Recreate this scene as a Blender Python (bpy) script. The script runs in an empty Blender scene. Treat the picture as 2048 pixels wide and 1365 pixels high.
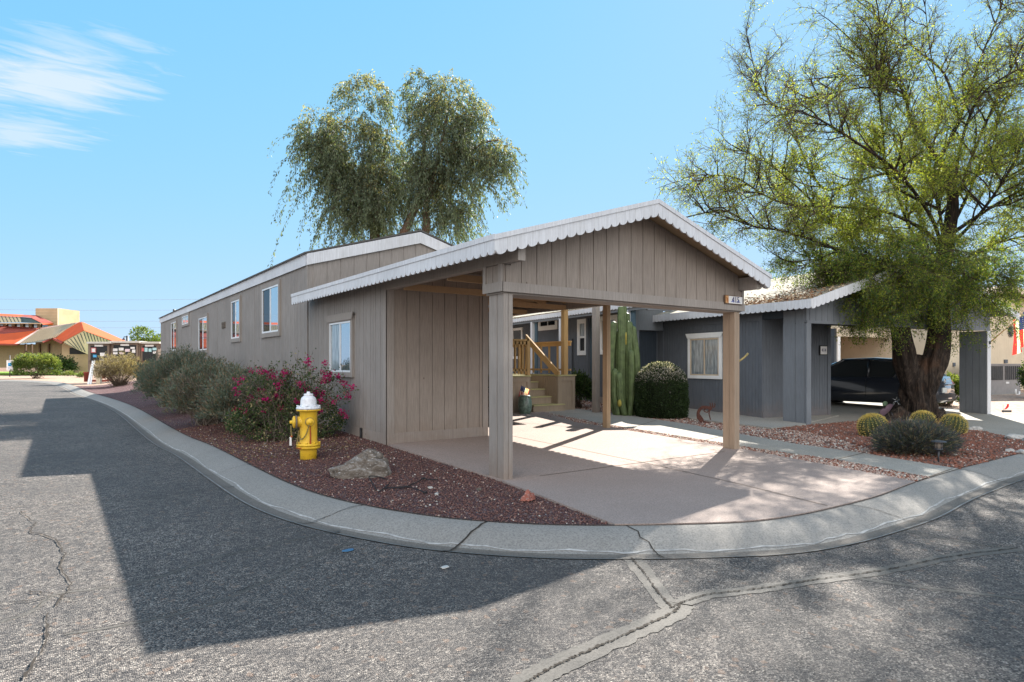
import bpy, bmesh, math, random
import numpy as np
from mathutils import Vector, Matrix, noise
R = random.Random(7)
NR = np.random.default_rng(11)
sc = bpy.context.scene
COL = sc.collection
PI = math.pi
# ------------------------------------------------------------------ survey of the site
F = 1254.; HY = 728.; CX = 1024.; H = 1.40; TH = math.radians(35.94)
fw = (math.sin(TH), math.cos(TH)); rt = (math.cos(TH), -math.sin(TH))
def ray(px, py):
    a = (px-CX)/F; b = (HY-py)/F
    return (fw[0]+rt[0]*a, fw[1]+rt[1]*a, b)
def AD(px, py, d):            # point on the sight line at depth d
    r = ray(px, py); return (r[0]*d, r[1]*d, H+r[2]*d)
def AX(px, py, x):            # ... on a wall plane x = const
    r = ray(px, py); t = x/r[0]; return (x, r[1]*t, H+r[2]*t)
def AY(px, py, y):
    r = ray(px, py); t = y/r[1]; return (r[0]*t, y, H+r[2]*t)
def AZ(px, py, z=0.):
    r = ray(px, py); t = (z-H)/r[2]; return (r[0]*t, r[1]*t, z)
def ss(a, b, x):
    t = max(0., min(1., (x-a)/(b-a))); return t*t*(3-2*t)
def gz(x, y):
    return 0.03*max(0, min(9, y-6))*ss(1.8, 4.3, x)
def G(px, py):
    z = 0
    for i in range(40):
        p = AZ(px, py, z); z = .5*z+.5*gz(p[0], p[1])
    return AZ(px, py, z)
A4 = math.radians(9.0)
e1 = (math.cos(A4), -math.sin(A4)); e2 = (math.sin(A4), math.cos(A4)); O4 = (13.413, 7.405)
def W4(a, b, z): return (O4[0]+a*e1[0]+b*e2[0], O4[1]+a*e1[1]+b*e2[1], z)
def loc4(x, y):
    dx = x-O4[0]; dy = y-O4[1]; return (dx*e1[0]+dy*e1[1], dx*e2[0]+dy*e2[1])
def LA(px, py, a):
    r = ray(px, py); t = (a+O4[0]*e1[0]+O4[1]*e1[1])/(r[0]*e1[0]+r[1]*e1[1])
    return (r[0]*t*e2[0]+r[1]*t*e2[1]-O4[0]*e2[0]-O4[1]*e2[1], H+r[2]*t)      # (b, z)
def LB(px, py, b):
    r = ray(px, py); t = (b+O4[0]*e2[0]+O4[1]*e2[1])/(r[0]*e2[0]+r[1]*e2[1])
    return (r[0]*t*e1[0]+r[1]*t*e1[1]-O4[0]*e1[0]-O4[1]*e1[1], H+r[2]*t)      # (a, z)
def depth(p): return p[0]*fw[0]+p[1]*fw[1]
# ------------------------------------------------------------------ materials
def nt(name):
    m = bpy.data.materials.new(name); m.use_nodes = True
    n = m.node_tree.nodes; n.clear(); return m, n, m.node_tree.links
def coord(n, l, scale=(1, 1, 1)):
    g = n.new('ShaderNodeNewGeometry'); mp = n.new('ShaderNodeMapping'); mp.inputs['Scale'].default_value = scale
    l.new(g.outputs['Position'], mp.inputs['Vector']); return mp.outputs['Vector']
def ramp(n, l, fac, stops):
    r = n.new('ShaderNodeValToRGB'); e = r.color_ramp.elements
    while len(e) < len(stops): e.new(.5)
    for i, (p, c) in enumerate(stops):
        e[i].position = p; e[i].color = (*c, 1) if len(c) == 3 else c
    l.new(fac, r.inputs['Fac']); return r.outputs['Color']
def mixc(n, l, fac, a, b, mode='MIX'):
    m = n.new('ShaderNodeMix'); m.data_type = 'RGBA'; m.blend_type = mode
    for k, s in ((0, fac), (6, a), (7, b)):
        if hasattr(s, 'is_output'): l.new(s, m.inputs[k])
        else: m.inputs[k].default_value = s if not isinstance(s, tuple) else (*s, 1)
    return m.outputs[2]
def noi(n, l, v, scale, det=4, rough=.55, dist=0):
    t = n.new('ShaderNodeTexNoise'); t.inputs['Scale'].default_value = scale; t.inputs['Detail'].default_value = det
    t.inputs['Roughness'].default_value = rough; t.inputs['Distortion'].default_value = dist
    l.new(v, t.inputs['Vector']); return t.outputs['Fac']
def vor(n, l, v, scale, feat='F1', out='Distance'):
    t = n.new('ShaderNodeTexVoronoi'); t.feature = feat; t.inputs['Scale'].default_value = scale
    l.new(v, t.inputs['Vector']); return t.outputs[out]
def fin(m, n, l, col, rough=.8, bump=None, bstr=.3, bdist=.01, spec=.3, metal=0, coat=0, trans=0):
    p = n.new('ShaderNodeBsdfPrincipled'); o = n.new('ShaderNodeOutputMaterial')
    if hasattr(col, 'is_output'): l.new(col, p.inputs['Base Color'])
    else: p.inputs['Base Color'].default_value = (*col, 1)
    if hasattr(rough, 'is_output'): l.new(rough, p.inputs['Roughness'])
    else: p.inputs['Roughness'].default_value = rough
    p.inputs['Specular IOR Level'].default_value = spec; p.inputs['Metallic'].default_value = metal
    p.inputs['Coat Weight'].default_value = coat
    if bump is not None:
        b = n.new('ShaderNodeBump'); b.inputs['Strength'].default_value = bstr; b.inputs['Distance'].default_value = bdist
        l.new(bump, b.inputs['Height']); l.new(b.outputs[0], p.inputs['Normal'])
    if trans:
        t = n.new('ShaderNodeBsdfTranslucent')
        if hasattr(col, 'is_output'):
            l.new(mixc(n, l, 1., col, (1.9, 2.0, .9), 'MULTIPLY'), t.inputs['Color'])
        else: t.inputs['Color'].default_value = (min(1, col[0]*1.9), min(1, col[1]*2.0), min(1, col[2]*.9), 1)
        x = n.new('ShaderNodeMixShader'); x.inputs[0].default_value = trans
        l.new(p.outputs[0], x.inputs[1]); l.new(t.outputs[0], x.inputs[2]); l.new(x.outputs[0], o.inputs[0])
    else: l.new(p.outputs[0], o.inputs[0])
    return m
def flat(name, c, rough=.6, spec=.3, metal=0, coat=0, trans=0, var=.15, vs=6.):
    m, n, l = nt(name); v = coord(n, l)
    f = noi(n, l, v, vs, 5)
    a = tuple(x*(1-var) for x in c); b = tuple(min(1, x*(1+var)) for x in c)
    return fin(m, n, l, ramp(n, l, f, [(.3, a), (.7, b)]), rough, None, spec=spec, metal=metal, coat=coat, trans=trans)
def paint(name, c, dirt=.35, grain=1.0, rough=.75, splash=0):
    """brushed exterior paint on textured wood: vertical grain, faded blotches, dust near the bottom edge of boards"""
    m, n, l = nt(name); v = coord(n, l, (30, 30, 1.6)); v2 = coord(n, l)
    g = noi(n, l, v, 2.2, 6, .65); b = noi(n, l, v2, 1.1, 6, .6); s = noi(n, l, coord(n, l, (7, 7, .5)), 1.3, 4)
    base = ramp(n, l, b, [(.3, tuple(x*.88 for x in c)), (.7, tuple(min(1, x*1.1) for x in c))])
    base = mixc(n, l, ramp(n, l, g, [(.35, (0, 0, 0)), (.62, (1, 1, 1))]), mixc(n, l, min(.6, dirt*1.1), base, (c[0]*.5, c[1]*.48, c[2]*.46)), base)
    base = mixc(n, l, ramp(n, l, s, [(.52, (0, 0, 0)), (.75, (dirt*.5,)*3)]), base, (c[0]*.72, c[1]*.68, c[2]*.6))
    if splash:
        sx = n.new('ShaderNodeSeparateXYZ'); l.new(v2, sx.inputs[0]); ad = n.new('ShaderNodeMath'); ad.operation = 'MULTIPLY_ADD'; ad.inputs[1].default_value = .9; l.new(noi(n, l, v2, 5, 6, .7), ad.inputs[0]); l.new(sx.outputs[2], ad.inputs[2])
        base = mixc(n, l, ramp(n, l, ad.outputs[0], [(.42, (splash,)*3), (.95, (0,)*3)]), base, (.2, .135, .1))
        nl = vor(n, l, coord(n, l, (2.4, 2.4, 1.5)), 1.0); base = mixc(n, l, ramp(n, l, nl, [(.022, (.7,)*3), (.03, (0,)*3)]), base, (.07, .045, .03))
    return fin(m, n, l, base, rough, g, .35*grain, .01, spec=.2)
def concrete(name, c, tint, rough=.85, sp=.3):
    m, n, l = nt(name); v = coord(n, l)
    a = noi(n, l, v, .9, 6, .65); b = noi(n, l, v, 60, 3, .7); d = noi(n, l, v, 5, 6, .7, .6)
    x = ramp(n, l, a, [(.3, tuple(q*.82 for q in c)), (.7, c)])
    x = mixc(n, l, ramp(n, l, d, [(.5, (0, 0, 0)), (.72, (.45,)*3)]), x, tint)
    x = mixc(n, l, ramp(n, l, b, [(.4, (.75,)*3), (.52, (0, 0, 0))]), x, tuple(q*.5 for q in c))
    x = mixc(n, l, ramp(n, l, noi(n, l, v, 22, 5, .7), [(.4, (.4,)*3), (.55, (0, 0, 0))]), x, tuple(q*.68 for q in c))
    x = mixc(n, l, ramp(n, l, noi(n, l, v, 160, 2), [(.62, (0,)*3), (.7, (sp,)*3)]), x, tuple(min(1, q*1.5) for q in c))
    return fin(m, n, l, x, rough, b, .25, .004, spec=.25)
def gravel(name, stops, scale=60, bs=.9, bd=.012):
    m, n, l = nt(name); v = coord(n, l)
    cc = vor(n, l, v, scale, 'F1', 'Color'); dd = vor(n, l, v, scale)
    sp = n.new('ShaderNodeSeparateColor'); l.new(cc, sp.inputs[0])
    big = noi(n, l, v, 1.5, 5)
    x = ramp(n, l, sp.outputs[0], stops)
    x = mixc(n, l, ramp(n, l, big, [(.35, (.45,)*3), (.65, (0,)*3)]), x, tuple(q*.62 for q in stops[1][1]))
    x = mixc(n, l, ramp(n, l, dd, [(.45, (0,)*3), (.75, (.7,)*3)]), x, tuple(q*.35 for q in stops[1][1]))
    inv = n.new('ShaderNodeMath'); inv.operation = 'SUBTRACT'; inv.inputs[0].default_value = 1; l.new(dd, inv.inputs[1])
    return fin(m, n, l, x, .9, inv.outputs[0], bs, bd, spec=.2)
def asphalt():
    m, n, l = nt('worn_asphalt'); v = coord(n, l)
    cc = vor(n, l, v, 115, 'F1', 'Color'); dd = vor(n, l, v, 115)
    sp = n.new('ShaderNodeSeparateColor'); l.new(cc, sp.inputs[0])
    x = ramp(n, l, sp.outputs[0], [(0, (.024, .022, .023)), (.3, (.074, .068, .065)), (.6, (.158, .14, .127)), (.88, (.265, .232, .205)), (1, (.42, .38, .33))])
    big = noi(n, l, v, .45, 6, .6); mid = noi(n, l, v, 14, 4, .7)
    x = mixc(n, l, ramp(n, l, mid, [(.38, (.55,)*3), (.56, (0,)*3)]), x, (.04, .041, .045))
    x = mixc(n, l, ramp(n, l, big, [(.35, (.5,)*3), (.6, (0,)*3)]), x, (.07, .067, .066))
    st = noi(n, l, coord(n, l, (1.1, .22, 1)), 1.2, 7, .68, .4); x = mixc(n, l, ramp(n, l, st, [(.5, (0,)*3), (.7, (.28,)*3)]), x, (.06, .055, .052))
    st2 = noi(n, l, coord(n, l), 2.7, 6, .7); x = mixc(n, l, ramp(n, l, st2, [(.55, (0,)*3), (.72, (.15,)*3)]), x, (.2, .175, .15))
    rb = n.new('ShaderNodeSeparateColor'); l.new(vor(n, l, v, 30, 'F1', 'Color'), rb.inputs[0])
    x = mixc(n, l, ramp(n, l, rb.outputs[1], [(.965, (0,)*3), (.975, (.3,)*3)]), x, (.26, .17, .12))
    inv = n.new('ShaderNodeMath'); inv.operation = 'SUBTRACT'; inv.inputs[0].default_value = 1; l.new(dd, inv.inputs[1])
    return fin(m, n, l, x, .75, inv.outputs[0], 1., .008, spec=.12)
def glassy(name, dark=(.012, .014, .016), fac=.45, ior=1.6):
    m, n, l = nt(name); g = n.new('ShaderNodeBsdfGlossy'); g.inputs['Roughness'].default_value = .02; g.inputs['Color'].default_value = (.85, .9, .95, 1)
    d = n.new('ShaderNodeBsdfDiffuse'); d.inputs['Color'].default_value = (*dark, 1)
    f = n.new('ShaderNodeFresnel'); f.inputs[0].default_value = ior
    a = n.new('ShaderNodeMath'); a.operation = 'MULTIPLY_ADD'; a.inputs[1].default_value = 1.; a.inputs[2].default_value = fac; a.use_clamp = True
    l.new(f.outputs[0], a.inputs[0])
    x = n.new('ShaderNodeMixShader'); o = n.new('ShaderNodeOutputMaterial')
    l.new(a.outputs[0], x.inputs[0]); l.new(d.outputs[0], x.inputs[1]); l.new(g.outputs[0], x.inputs[2]); l.new(x.outputs[0], o.inputs[0])
    return m
def curtain(name, c1, c2):
    m, n, l = nt(name); v = coord(n, l, (1, 1, .15)); w = noi(n, l, v, 22, 3)
    return fin(m, n, l, ramp(n, l, w, [(.35, c1), (.65, c2)]), .35, w, .3, .01, spec=.9, coat=1.)
def shingle(name, c):
    m, n, l = nt(name); g = n.new('ShaderNodeNewGeometry')
    b = n.new('ShaderNodeTexBrick'); mp = n.new('ShaderNodeMapping'); mp.inputs['Rotation'].default_value = (0, 0, PI/2-A4)
    l.new(g.outputs['Position'], mp.inputs['Vector']); l.new(mp.outputs[0], b.inputs['Vector'])
    b.inputs['Scale'].default_value = 1; b.inputs['Brick Width'].default_value = .3; b.inputs['Row Height'].default_value = .135; b.inputs['Mortar Size'].default_value = .009
    b.inputs['Color1'].default_value = (*c, 1); b.inputs['Color2'].default_value = (c[0]*.75, c[1]*.74, c[2]*.72, 1); b.inputs['Mortar'].default_value = (c[0]*.4, c[1]*.38, c[2]*.35, 1)
    f = noi(n, l, g.outputs['Position'], 120, 2)
    x = mixc(n, l, ramp(n, l, f, [(.35, (.4,)*3), (.6, (0,)*3)]), b.outputs['Color'], tuple(q*.55 for q in c))
    return fin(m, n, l, x, .9, b.outputs['Fac'], -.4, .01, spec=.2)
def bark(name, c1, c2, c3, sc_=(9, 9, 2.2)):
    m, n, l = nt(name); v = coord(n, l, sc_); f = noi(n, l, v, 1.6, 8, .72, 1.2); g = noi(n, l, coord(n, l), 2.1, 4)
    x = ramp(n, l, f, [(.33, c1), (.5, c2), (.72, c3)])
    x = mixc(n, l, ramp(n, l, g, [(.55, (0,)*3), (.72, (.5,)*3)]), x, (c3[0]*1.2, c3[1]*.85, c3[2]*.65))
    return fin(m, n, l, x, .9, f, 1., .06, spec=.2)
def rockm(name, c1, c2, c3):
    m, n, l = nt(name); v = coord(n, l, (1, 1, 2.2)); f = noi(n, l, v, 6, 9, .7, .8); h = noi(n, l, v, 28, 6, .7)
    g = n.new('ShaderNodeNewGeometry'); s = n.new('ShaderNodeSeparateXYZ'); l.new(g.outputs['Normal'], s.inputs[0])
    x = ramp(n, l, f, [(.3, c1), (.5, c2), (.68, c3)])
    x = mixc(n, l, ramp(n, l, h, [(.56, (0,)*3), (.64, (.6,)*3)]), x, (.5, .48, .46))
    return fin(m, n, l, x, .9, f, .8, .03, spec=.2)
MT = {}
MT['tan'] = paint('tan_paint', (.288, .260, .240), .45, 1, .75, .55)
MT['tan_trim'] = paint('tan_trim_paint', (.30, .268, .243), .35, .8, .75, .5)
MT['tan_front'] = paint('tan_front_paint', (.292, .249, .216), .45, 1, .75, .5)
MT['post_mid_bounce'] = paint('bounce_lit_mid_post', (.38, .27, .17), .3)  # middle post: warm light bounced off the drive is put into its colour
MT['post_right_bounce'] = paint('bounce_lit_right_post', (.33, .25, .185), .3)  # right post: tan with the bounced light mixed into the colour
MT['tan_wood'] = paint('tan_rafter_paint', (.36, .24, .14), .2, .6)
MT['ply'] = paint('plywood_underside', (.34, .24, .15), .2, .5)
MT['deck_tan'] = paint('deck_paint', (.30, .24, .18))
MT['rail'] = paint('rail_stain', (.42, .27, .12), .3)
MT['tread'] = paint('tread_paint', (.36, .33, .17), .3)
MT['white'] = paint('white_fascia_paint', (.63, .64, .67), .4, .5, .6)
MT['white2'] = paint('white_window_paint', (.78, .78, .77), .1, .2, .5)
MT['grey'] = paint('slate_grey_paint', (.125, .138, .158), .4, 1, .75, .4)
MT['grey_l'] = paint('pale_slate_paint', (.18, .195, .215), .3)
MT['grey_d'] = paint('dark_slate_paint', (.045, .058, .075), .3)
MT['blue_d'] = paint('blue_slate_paint', (.075, .12, .155), .3)
MT['beige'] = paint('beige_paint', (.56, .45, .33), .2, .5)
MT['beige_l'] = paint('cream_paint', (.62, .52, .38), .15, .4)
MT['stem'] = concrete('stem_wall', (.34, .3, .27), (.28, .2, .15))
MT['drive'] = concrete('driveway_concrete', (.36, .285, .25), (.30, .232, .2))
MT['walk'] = concrete('walk_concrete', (.36, .332, .29), (.29, .265, .235))
MT['kerb'] = concrete('kerb_concrete', (.285, .265, .24), (.245, .22, .19))
MT['gutter'] = concrete('gutter_stain', (.17, .15, .13), (.12, .105, .09))
MT['patch'] = concrete('crack_sealer', (.125, .115, .103), (.085, .079, .072), .8)
MT['crack'] = flat('crack_dirt', (.035, .028, .022), .95)
MT['joint'] = flat('joint_dirt', (.12, .085, .06), .95)
MT['efflo'] = flat('lime_streak', (.32, .31, .295), .9, var=.35, vs=14)
MT['asph'] = asphalt()
MT['g_dark'] = gravel('maroon_gravel', [(0, (.06, .03, .033)), (.45, (.12, .062, .062)), (.8, (.19, .105, .1)), (.96, (.28, .2, .18)), (1, (.6, .55, .5))], 75)
MT['g_red'] = gravel('red_gravel', [(0, (.12, .045, .03)), (.45, (.24, .095, .06)), (.85, (.34, .15, .1)), (1, (.5, .4, .34))], 38, 1, .02)
MT['g_pink'] = gravel('pink_gravel', [(0, (.18, .09, .07)), (.4, (.34, .22, .18)), (.8, (.46, .35, .3)), (1, (.62, .56, .52))], 34, 1, .02)
MT['dirt'] = gravel('pink_dirt', [(0, (.38, .25, .18)), (.5, (.45, .3, .22)), (1, (.52, .38, .28))], 9, .4, .01)
MT['ground'] = gravel('desert_ground', [(0, (.3, .22, .16)), (.5, (.38, .28, .2)), (1, (.45, .34, .26))], 3, .4, .01)
MT['lawn'] = flat('lawn_green', (.22, .36, .05), .9, var=.3, vs=1.5)
MT['glass'] = glassy('window_glass', (.012, .014, .018), .0, 1.22); MT['darkint'] = flat('dark_interior', (.02, .022, .024), .7)
MT['curt'] = curtain('curtained_glass', (.09, .12, .14), (.3, .35, .37))
MT['curt_r'] = glassy('bright_reflecting_glass', (.1, .13, .15), .4)
MT['alu'] = flat('white_aluminium', (.68, .7, .72), .35, .5, var=.06)
MT['black'] = flat('black_rubber', (.015, .015, .016), .6)
MT['bmetal'] = flat('black_metal', (.03, .032, .038), .45, .5)
MT['shing'] = shingle('roof_shingle', (.40, .36, .29))
MT['shing2'] = shingle('tan_shingle', (.36, .27, .2))
MT['rooftop'] = flat('roof_edge', (.09, .085, .08), .9)
MT['hy'] = None
def hydmat():
    m, n, l = nt('hydrant_yellow'); v = coord(n, l); f = noi(n, l, v, 26, 6, .7); g = noi(n, l, v, 7, 5)
    x = ramp(n, l, g, [(.3, (.62, .36, .022)), (.7, (.78, .5, .035))])
    x = mixc(n, l, ramp(n, l, noi(n, l, coord(n, l, (1, 1, .3)), 11, 6, .7), [(.5, (0,)*3), (.7, (.5,)*3)]), x, (.42, .27, .05)); x = mixc(n, l, ramp(n, l, f, [(.6, (0,)*3), (.66, (.85,)*3)]), x, (.2, .07, .02))
    return fin(m, n, l, x, .45, f, .2, .006, spec=.4)
MT['hy'] = hydmat()
MT['rust'] = flat('rust', (.3, .07, .015), .9, var=.4, vs=40)
MT['hw'] = flat('hydrant_white', (.66, .67, .7), .5, .4, var=.16, vs=30)
MT['brass'] = flat('weathered_brass', (.32, .25, .1), .6, .4, .3, var=.35, vs=50)
MT['rock'] = rockm('boulder_stone', (.06, .053, .048), (.135, .112, .092), (.27, .255, .24))
MT['rrock'] = rockm('red_stone', (.2, .07, .05), (.32, .12, .09), (.42, .19, .15))
MT['grock'] = rockm('pale_stone', (.3, .28, .26), (.42, .4, .37), (.55, .52, .49))
MT['bark'] = bark('mesquite_bark', (.008, .006, .005), (.032, .024, .02), (.11, .078, .058), (7, 7, 1.6))
MT['bark2'] = bark('brown_bark', (.05, .03, .02), (.13, .085, .06), (.24, .17, .12))
MT['twig'] = flat('twig_brown', (.10, .072, .048), .9, var=.3)
MT['twig_g'] = flat('twig_grey', (.16, .13, .105), .9, var=.3)
def leafm(name, c, tr=.45, var=.3): return flat(name, c, .55, .25, trans=tr, var=var, vs=3.)
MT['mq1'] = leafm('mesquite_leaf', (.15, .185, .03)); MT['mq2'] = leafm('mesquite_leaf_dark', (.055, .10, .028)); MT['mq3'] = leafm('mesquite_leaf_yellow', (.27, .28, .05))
MT['eu1'] = leafm('willow_leaf', (.125, .15, .095), .35); MT['eu2'] = leafm('willow_leaf_dark', (.065, .085, .052), .3); MT['eu3'] = leafm('willow_leaf_sunlit', (.26, .23, .11), .4)
MT['sg1'] = leafm('sage_leaf', (.125, .15, .115), .15); MT['sg2'] = leafm('sage_leaf_dark', (.07, .09, .065), .15); MT['sg3'] = leafm('sage_leaf_brown', (.17, .125, .08), .15)
MT['dr1'] = leafm('dry_leaf', (.3, .23, .14), .2); MT['dr2'] = leafm('dry_leaf_olive', (.25, .205, .11), .2); MT['dr3'] = leafm('dry_leaf_dark', (.11, .08, .05), .2)
MT['bg1'] = leafm('bougainvillea_leaf', (.06, .09, .03), .3); MT['bg2'] = leafm('bougainvillea_leaf_dark', (.035, .055, .022), .3)
MT['fl1'] = leafm('magenta_bract', (.45, .010, .15), .35, .2); MT['fl2'] = leafm('magenta_bract_dark', (.24, .008, .075), .3, .2)
MT['bx1'] = leafm('boxwood_leaf', (.03, .052, .016), .15); MT['bx2'] = leafm('boxwood_leaf_dark', (.018, .032, .012), .15); MT['bx3'] = leafm('boxwood_leaf_sunlit', (.4, .36, .33), .2)
MT['hd1'] = leafm('hedge_leaf', (.10, .135, .035), .3); MT['hd2'] = leafm('hedge_leaf_dark', (.05, .085, .02), .3); MT['hd3'] = leafm('hedge_leaf_lime', (.18, .2, .06), .3)
MT['cac'] = flat('cactus_green', (.085, .12, .045), .55, .4, var=.35, vs=9)
MT['barrel'] = flat('barrel_green', (.05, .065, .025), .6, .3, var=.3, vs=12)
MT['cac_y'] = flat('cactus_yellow_scar', (.3, .25, .05), .7, var=.3)
MT['spine'] = flat('cactus_spine', (.55, .42, .15), .6, trans=.3)
MT['pear'] = flat('prickly_pear_pad', (.2, .13, .17), .6, var=.2)
MT['pear_g'] = flat('prickly_pear_green', (.13, .19, .12), .6, var=.2)
# ------------------------------------------------------------------ mesh helpers
class MB:
    def __init__(s, fr=None): s.v = []; s.f = []; s.m = []; s.sm = []; s.fr = fr
    def add(s, vs, fs, mi=0, sm=False):
        o = len(s.v)
        s.v += [s.fr(*p) for p in vs] if s.fr else [tuple(p) for p in vs]
        for f in fs: s.f.append(tuple(i+o for i in f)); s.m.append(mi); s.sm.append(sm)
    def box(s, x0, x1, y0, y1, z0, z1, mi=0):
        if x0 > x1: x0, x1 = x1, x0
        if y0 > y1: y0, y1 = y1, y0
        s.add([(x0, y0, z0), (x1, y0, z0), (x1, y1, z0), (x0, y1, z0), (x0, y0, z1), (x1, y0, z1), (x1, y1, z1), (x0, y1, z1)],
              [(0, 3, 2, 1), (4, 5, 6, 7), (0, 1, 5, 4), (1, 2, 6, 5), (2, 3, 7, 6), (3, 0, 4, 7)], mi)
    def prism(s, pts, d, mi=0):
        n = len(pts); p = [tuple(q) for q in pts]; q = [(a[0]+d[0], a[1]+d[1], a[2]+d[2]) for a in p]
        s.add(p+q, [tuple(range(n))[::-1], tuple(range(n, 2*n))]+[(i, (i+1) % n, n+(i+1) % n, n+i) for i in range(n)], mi)
    def tube(s, pts, rad, n=6, mi=0, sm=True, cap=True, prof=None):
        P = [Vector(p) for p in pts]; k = len(P)
        if not hasattr(rad, '__len__'): rad = [rad]*k
        vs = []; u = None
        for i in range(k):
            t = (P[min(i+1, k-1)]-P[max(i-1, 0)])
            if t.length < 1e-9: t = Vector((0, 0, 1))
            t.normalize()
            if u is None:
                u = t.orthogonal().normalized() if abs(t.z) < .95 else Vector((1, 0, 0))
            u = (u-t*u.dot(t)); u = u.normalized() if u.length > 1e-6 else t.orthogonal().normalized()
            w = t.cross(u)
            for j in range(n):
                a = 2*PI*j/n; r = rad[i]*(prof(a, i/(k-1)) if prof else 1)
                vs.append(P[i]+u*math.cos(a)*r+w*math.sin(a)*r)
        fs = [(i*n+j, i*n+(j+1) % n, (i+1)*n+(j+1) % n, (i+1)*n+j) for i in range(k-1) for j in range(n)]
        if cap: fs += [tuple(range(n))[::-1], tuple((k-1)*n+j for j in range(n))]
        s.add(vs, fs, mi, sm)
    def lathe(s, c, prof, n=24, mi=0, axis=(0, 0, 1), sm=True):
        ax = Vector(axis).normalized(); u = ax.orthogonal().normalized(); w = ax.cross(u); c = Vector(c)
        vs = []
        for r, z in prof:
            for j in range(n):
                a = 2*PI*j/n; vs.append(c+ax*z+u*math.cos(a)*r+w*math.sin(a)*r)
        k = len(prof)
        fs = [(i*n+j, i*n+(j+1) % n, (i+1)*n+(j+1) % n, (i+1)*n+j) for i in range(k-1) for j in range(n)]
        fs += [tuple(range(n))[::-1], tuple((k-1)*n+j for j in range(n))]
        s.add(vs, fs, mi, sm)
def tag(o, label, cat, group=None):
    o['label'] = label; o['category'] = cat
    if group: o['group'] = group
    return o
def thing(name, loc, label, cat, group=None):
    o = bpy.data.objects.new(name, None); o.empty_display_size = .1; COL.objects.link(o); o.location = loc
    return tag(o, label, cat, group)
def mesh_obj(name, verts, faces, mats, mi=None, sm=None, parent=None, origin=None, fixn=True):
    """one linked mesh; verts are world coordinates, stored relative to the parent thing's base"""
    me = bpy.data.meshes.new(name)
    root = parent
    while root is not None and root.parent is not None: root = root.parent
    off = Vector(root.location) if root is not None else Vector(origin or (0, 0, 0))
    if isinstance(verts, np.ndarray):
        v = verts-np.array(off)[None, :]
        nv = len(v); nf = len(faces); me.vertices.add(nv); me.vertices.foreach_set('co', v.astype(np.float32).ravel())
        k = faces.shape[1]; me.loops.add(nf*k); me.loops.foreach_set('vertex_index', faces.astype(np.int32).ravel())
        me.polygons.add(nf); me.polygons.foreach_set('loop_start', (np.arange(nf)*k).astype(np.int32)); me.polygons.foreach_set('loop_total', np.full(nf, k, dtype=np.int32))
        if mi is not None: me.polygons.foreach_set('material_index', np.asarray(mi, dtype=np.int32))
        me.update(calc_edges=True)
    else:
        me.from_pydata([(p[0]-off.x, p[1]-off.y, p[2]-off.z) for p in verts], [], faces)
        if mi: me.polygons.foreach_set('material_index', mi)
        if sm: me.polygons.foreach_set('use_smooth', sm)
        if fixn:
            bm = bmesh.new(); bm.from_mesh(me); bmesh.ops.recalc_face_normals(bm, faces=bm.faces); bm.to_mesh(me); bm.free()
        me.update()
    for m in (mats if isinstance(mats, (list, tuple)) else [mats]): me.materials.append(MT[m] if isinstance(m, str) else m)
    o = bpy.data.objects.new(name, me); COL.objects.link(o)
    if parent is not None: o.parent = parent
    else: o.location = off
    return o
def mk(mb, name, mats, parent=None, origin=None, bev=0):
    o = mesh_obj(name, mb.v, mb.f, mats, mb.m, mb.sm, parent, origin)
    if bev:
        b = o.modifiers.new('Bevel', 'BEVEL'); b.width = bev; b.segments = 2; b.limit_method = 'ANGLE'
    return o
def struct(o): o['kind'] = 'structure'; return o
def cat(pts, n=8):
    """Catmull-Rom through 2D/3D points"""
    P = [Vector(p) for p in pts]; P = [P[0]*2-P[1]]+P+[P[-1]*2-P[-2]]; out = []
    for i in range(1, len(P)-2):
        for j in range(n):
            t = j/n; a, b, c, d = P[i-1], P[i], P[i+1], P[i+2]
            out.append(.5*((2*b)+(c-a)*t+(2*a-5*b+4*c-d)*t*t+(3*b-a-3*c+d)*t**3))
    out.append(P[-2]); return out
def sheet(name, poly, off, mat, parent=None, step=.6, skirt=.0, flatz=None, origin=None):
    """ground sheet following the gentle slope of the lot"""
    bm = bmesh.new(); vs = [bm.verts.new((p[0], p[1], 0)) for p in poly]; bm.faces.new(vs)
    if flatz is None:
        xs = [p[0] for p in poly]; ys = [p[1] for p in poly]
        for ax, lo, hi in ((0, max(min(xs), 1.2), min(max(xs), 4.8)), (1, max(min(ys), 5.9), min(max(ys), 15.2))):
            k = math.ceil(lo/step)
            while k*step < hi:
                co = (k*step, 0, 0) if ax == 0 else (0, k*step, 0); no = (1, 0, 0) if ax == 0 else (0, 1, 0)
                bmesh.ops.bisect_plane(bm, geom=bm.verts[:]+bm.edges[:]+bm.faces[:], plane_co=co, plane_no=no); k += 1
    for v in bm.verts: v.co.z = (gz(v.co.x, v.co.y) if flatz is None else flatz)+off
    for f in bm.faces:
        if f.normal.z < 0: f.normal_flip()
    bmesh.ops.recalc_face_normals(bm, faces=bm.faces)
    if sum(f.normal.z for f in bm.faces) < 0:
        for f in bm.faces: f.normal_flip()
    if skirt:
        be = [e for e in bm.edges if len(e.link_faces) == 1]
        r = bmesh.ops.extrude_edge_only(bm, edges=be)
        for v in [g for g in r['geom'] if isinstance(g, bmesh.types.BMVert)]: v.co.z -= skirt
    bmesh.ops.triangulate(bm, faces=[f for f in bm.faces if len(f.verts) > 4])
    me = bpy.data.meshes.new(name); bm.to_mesh(me); bm.free(); me.materials.append(MT[mat])
    o = bpy.data.objects.new(name, me); COL.objects.link(o)
    if parent: o.parent = parent
    return o
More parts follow.
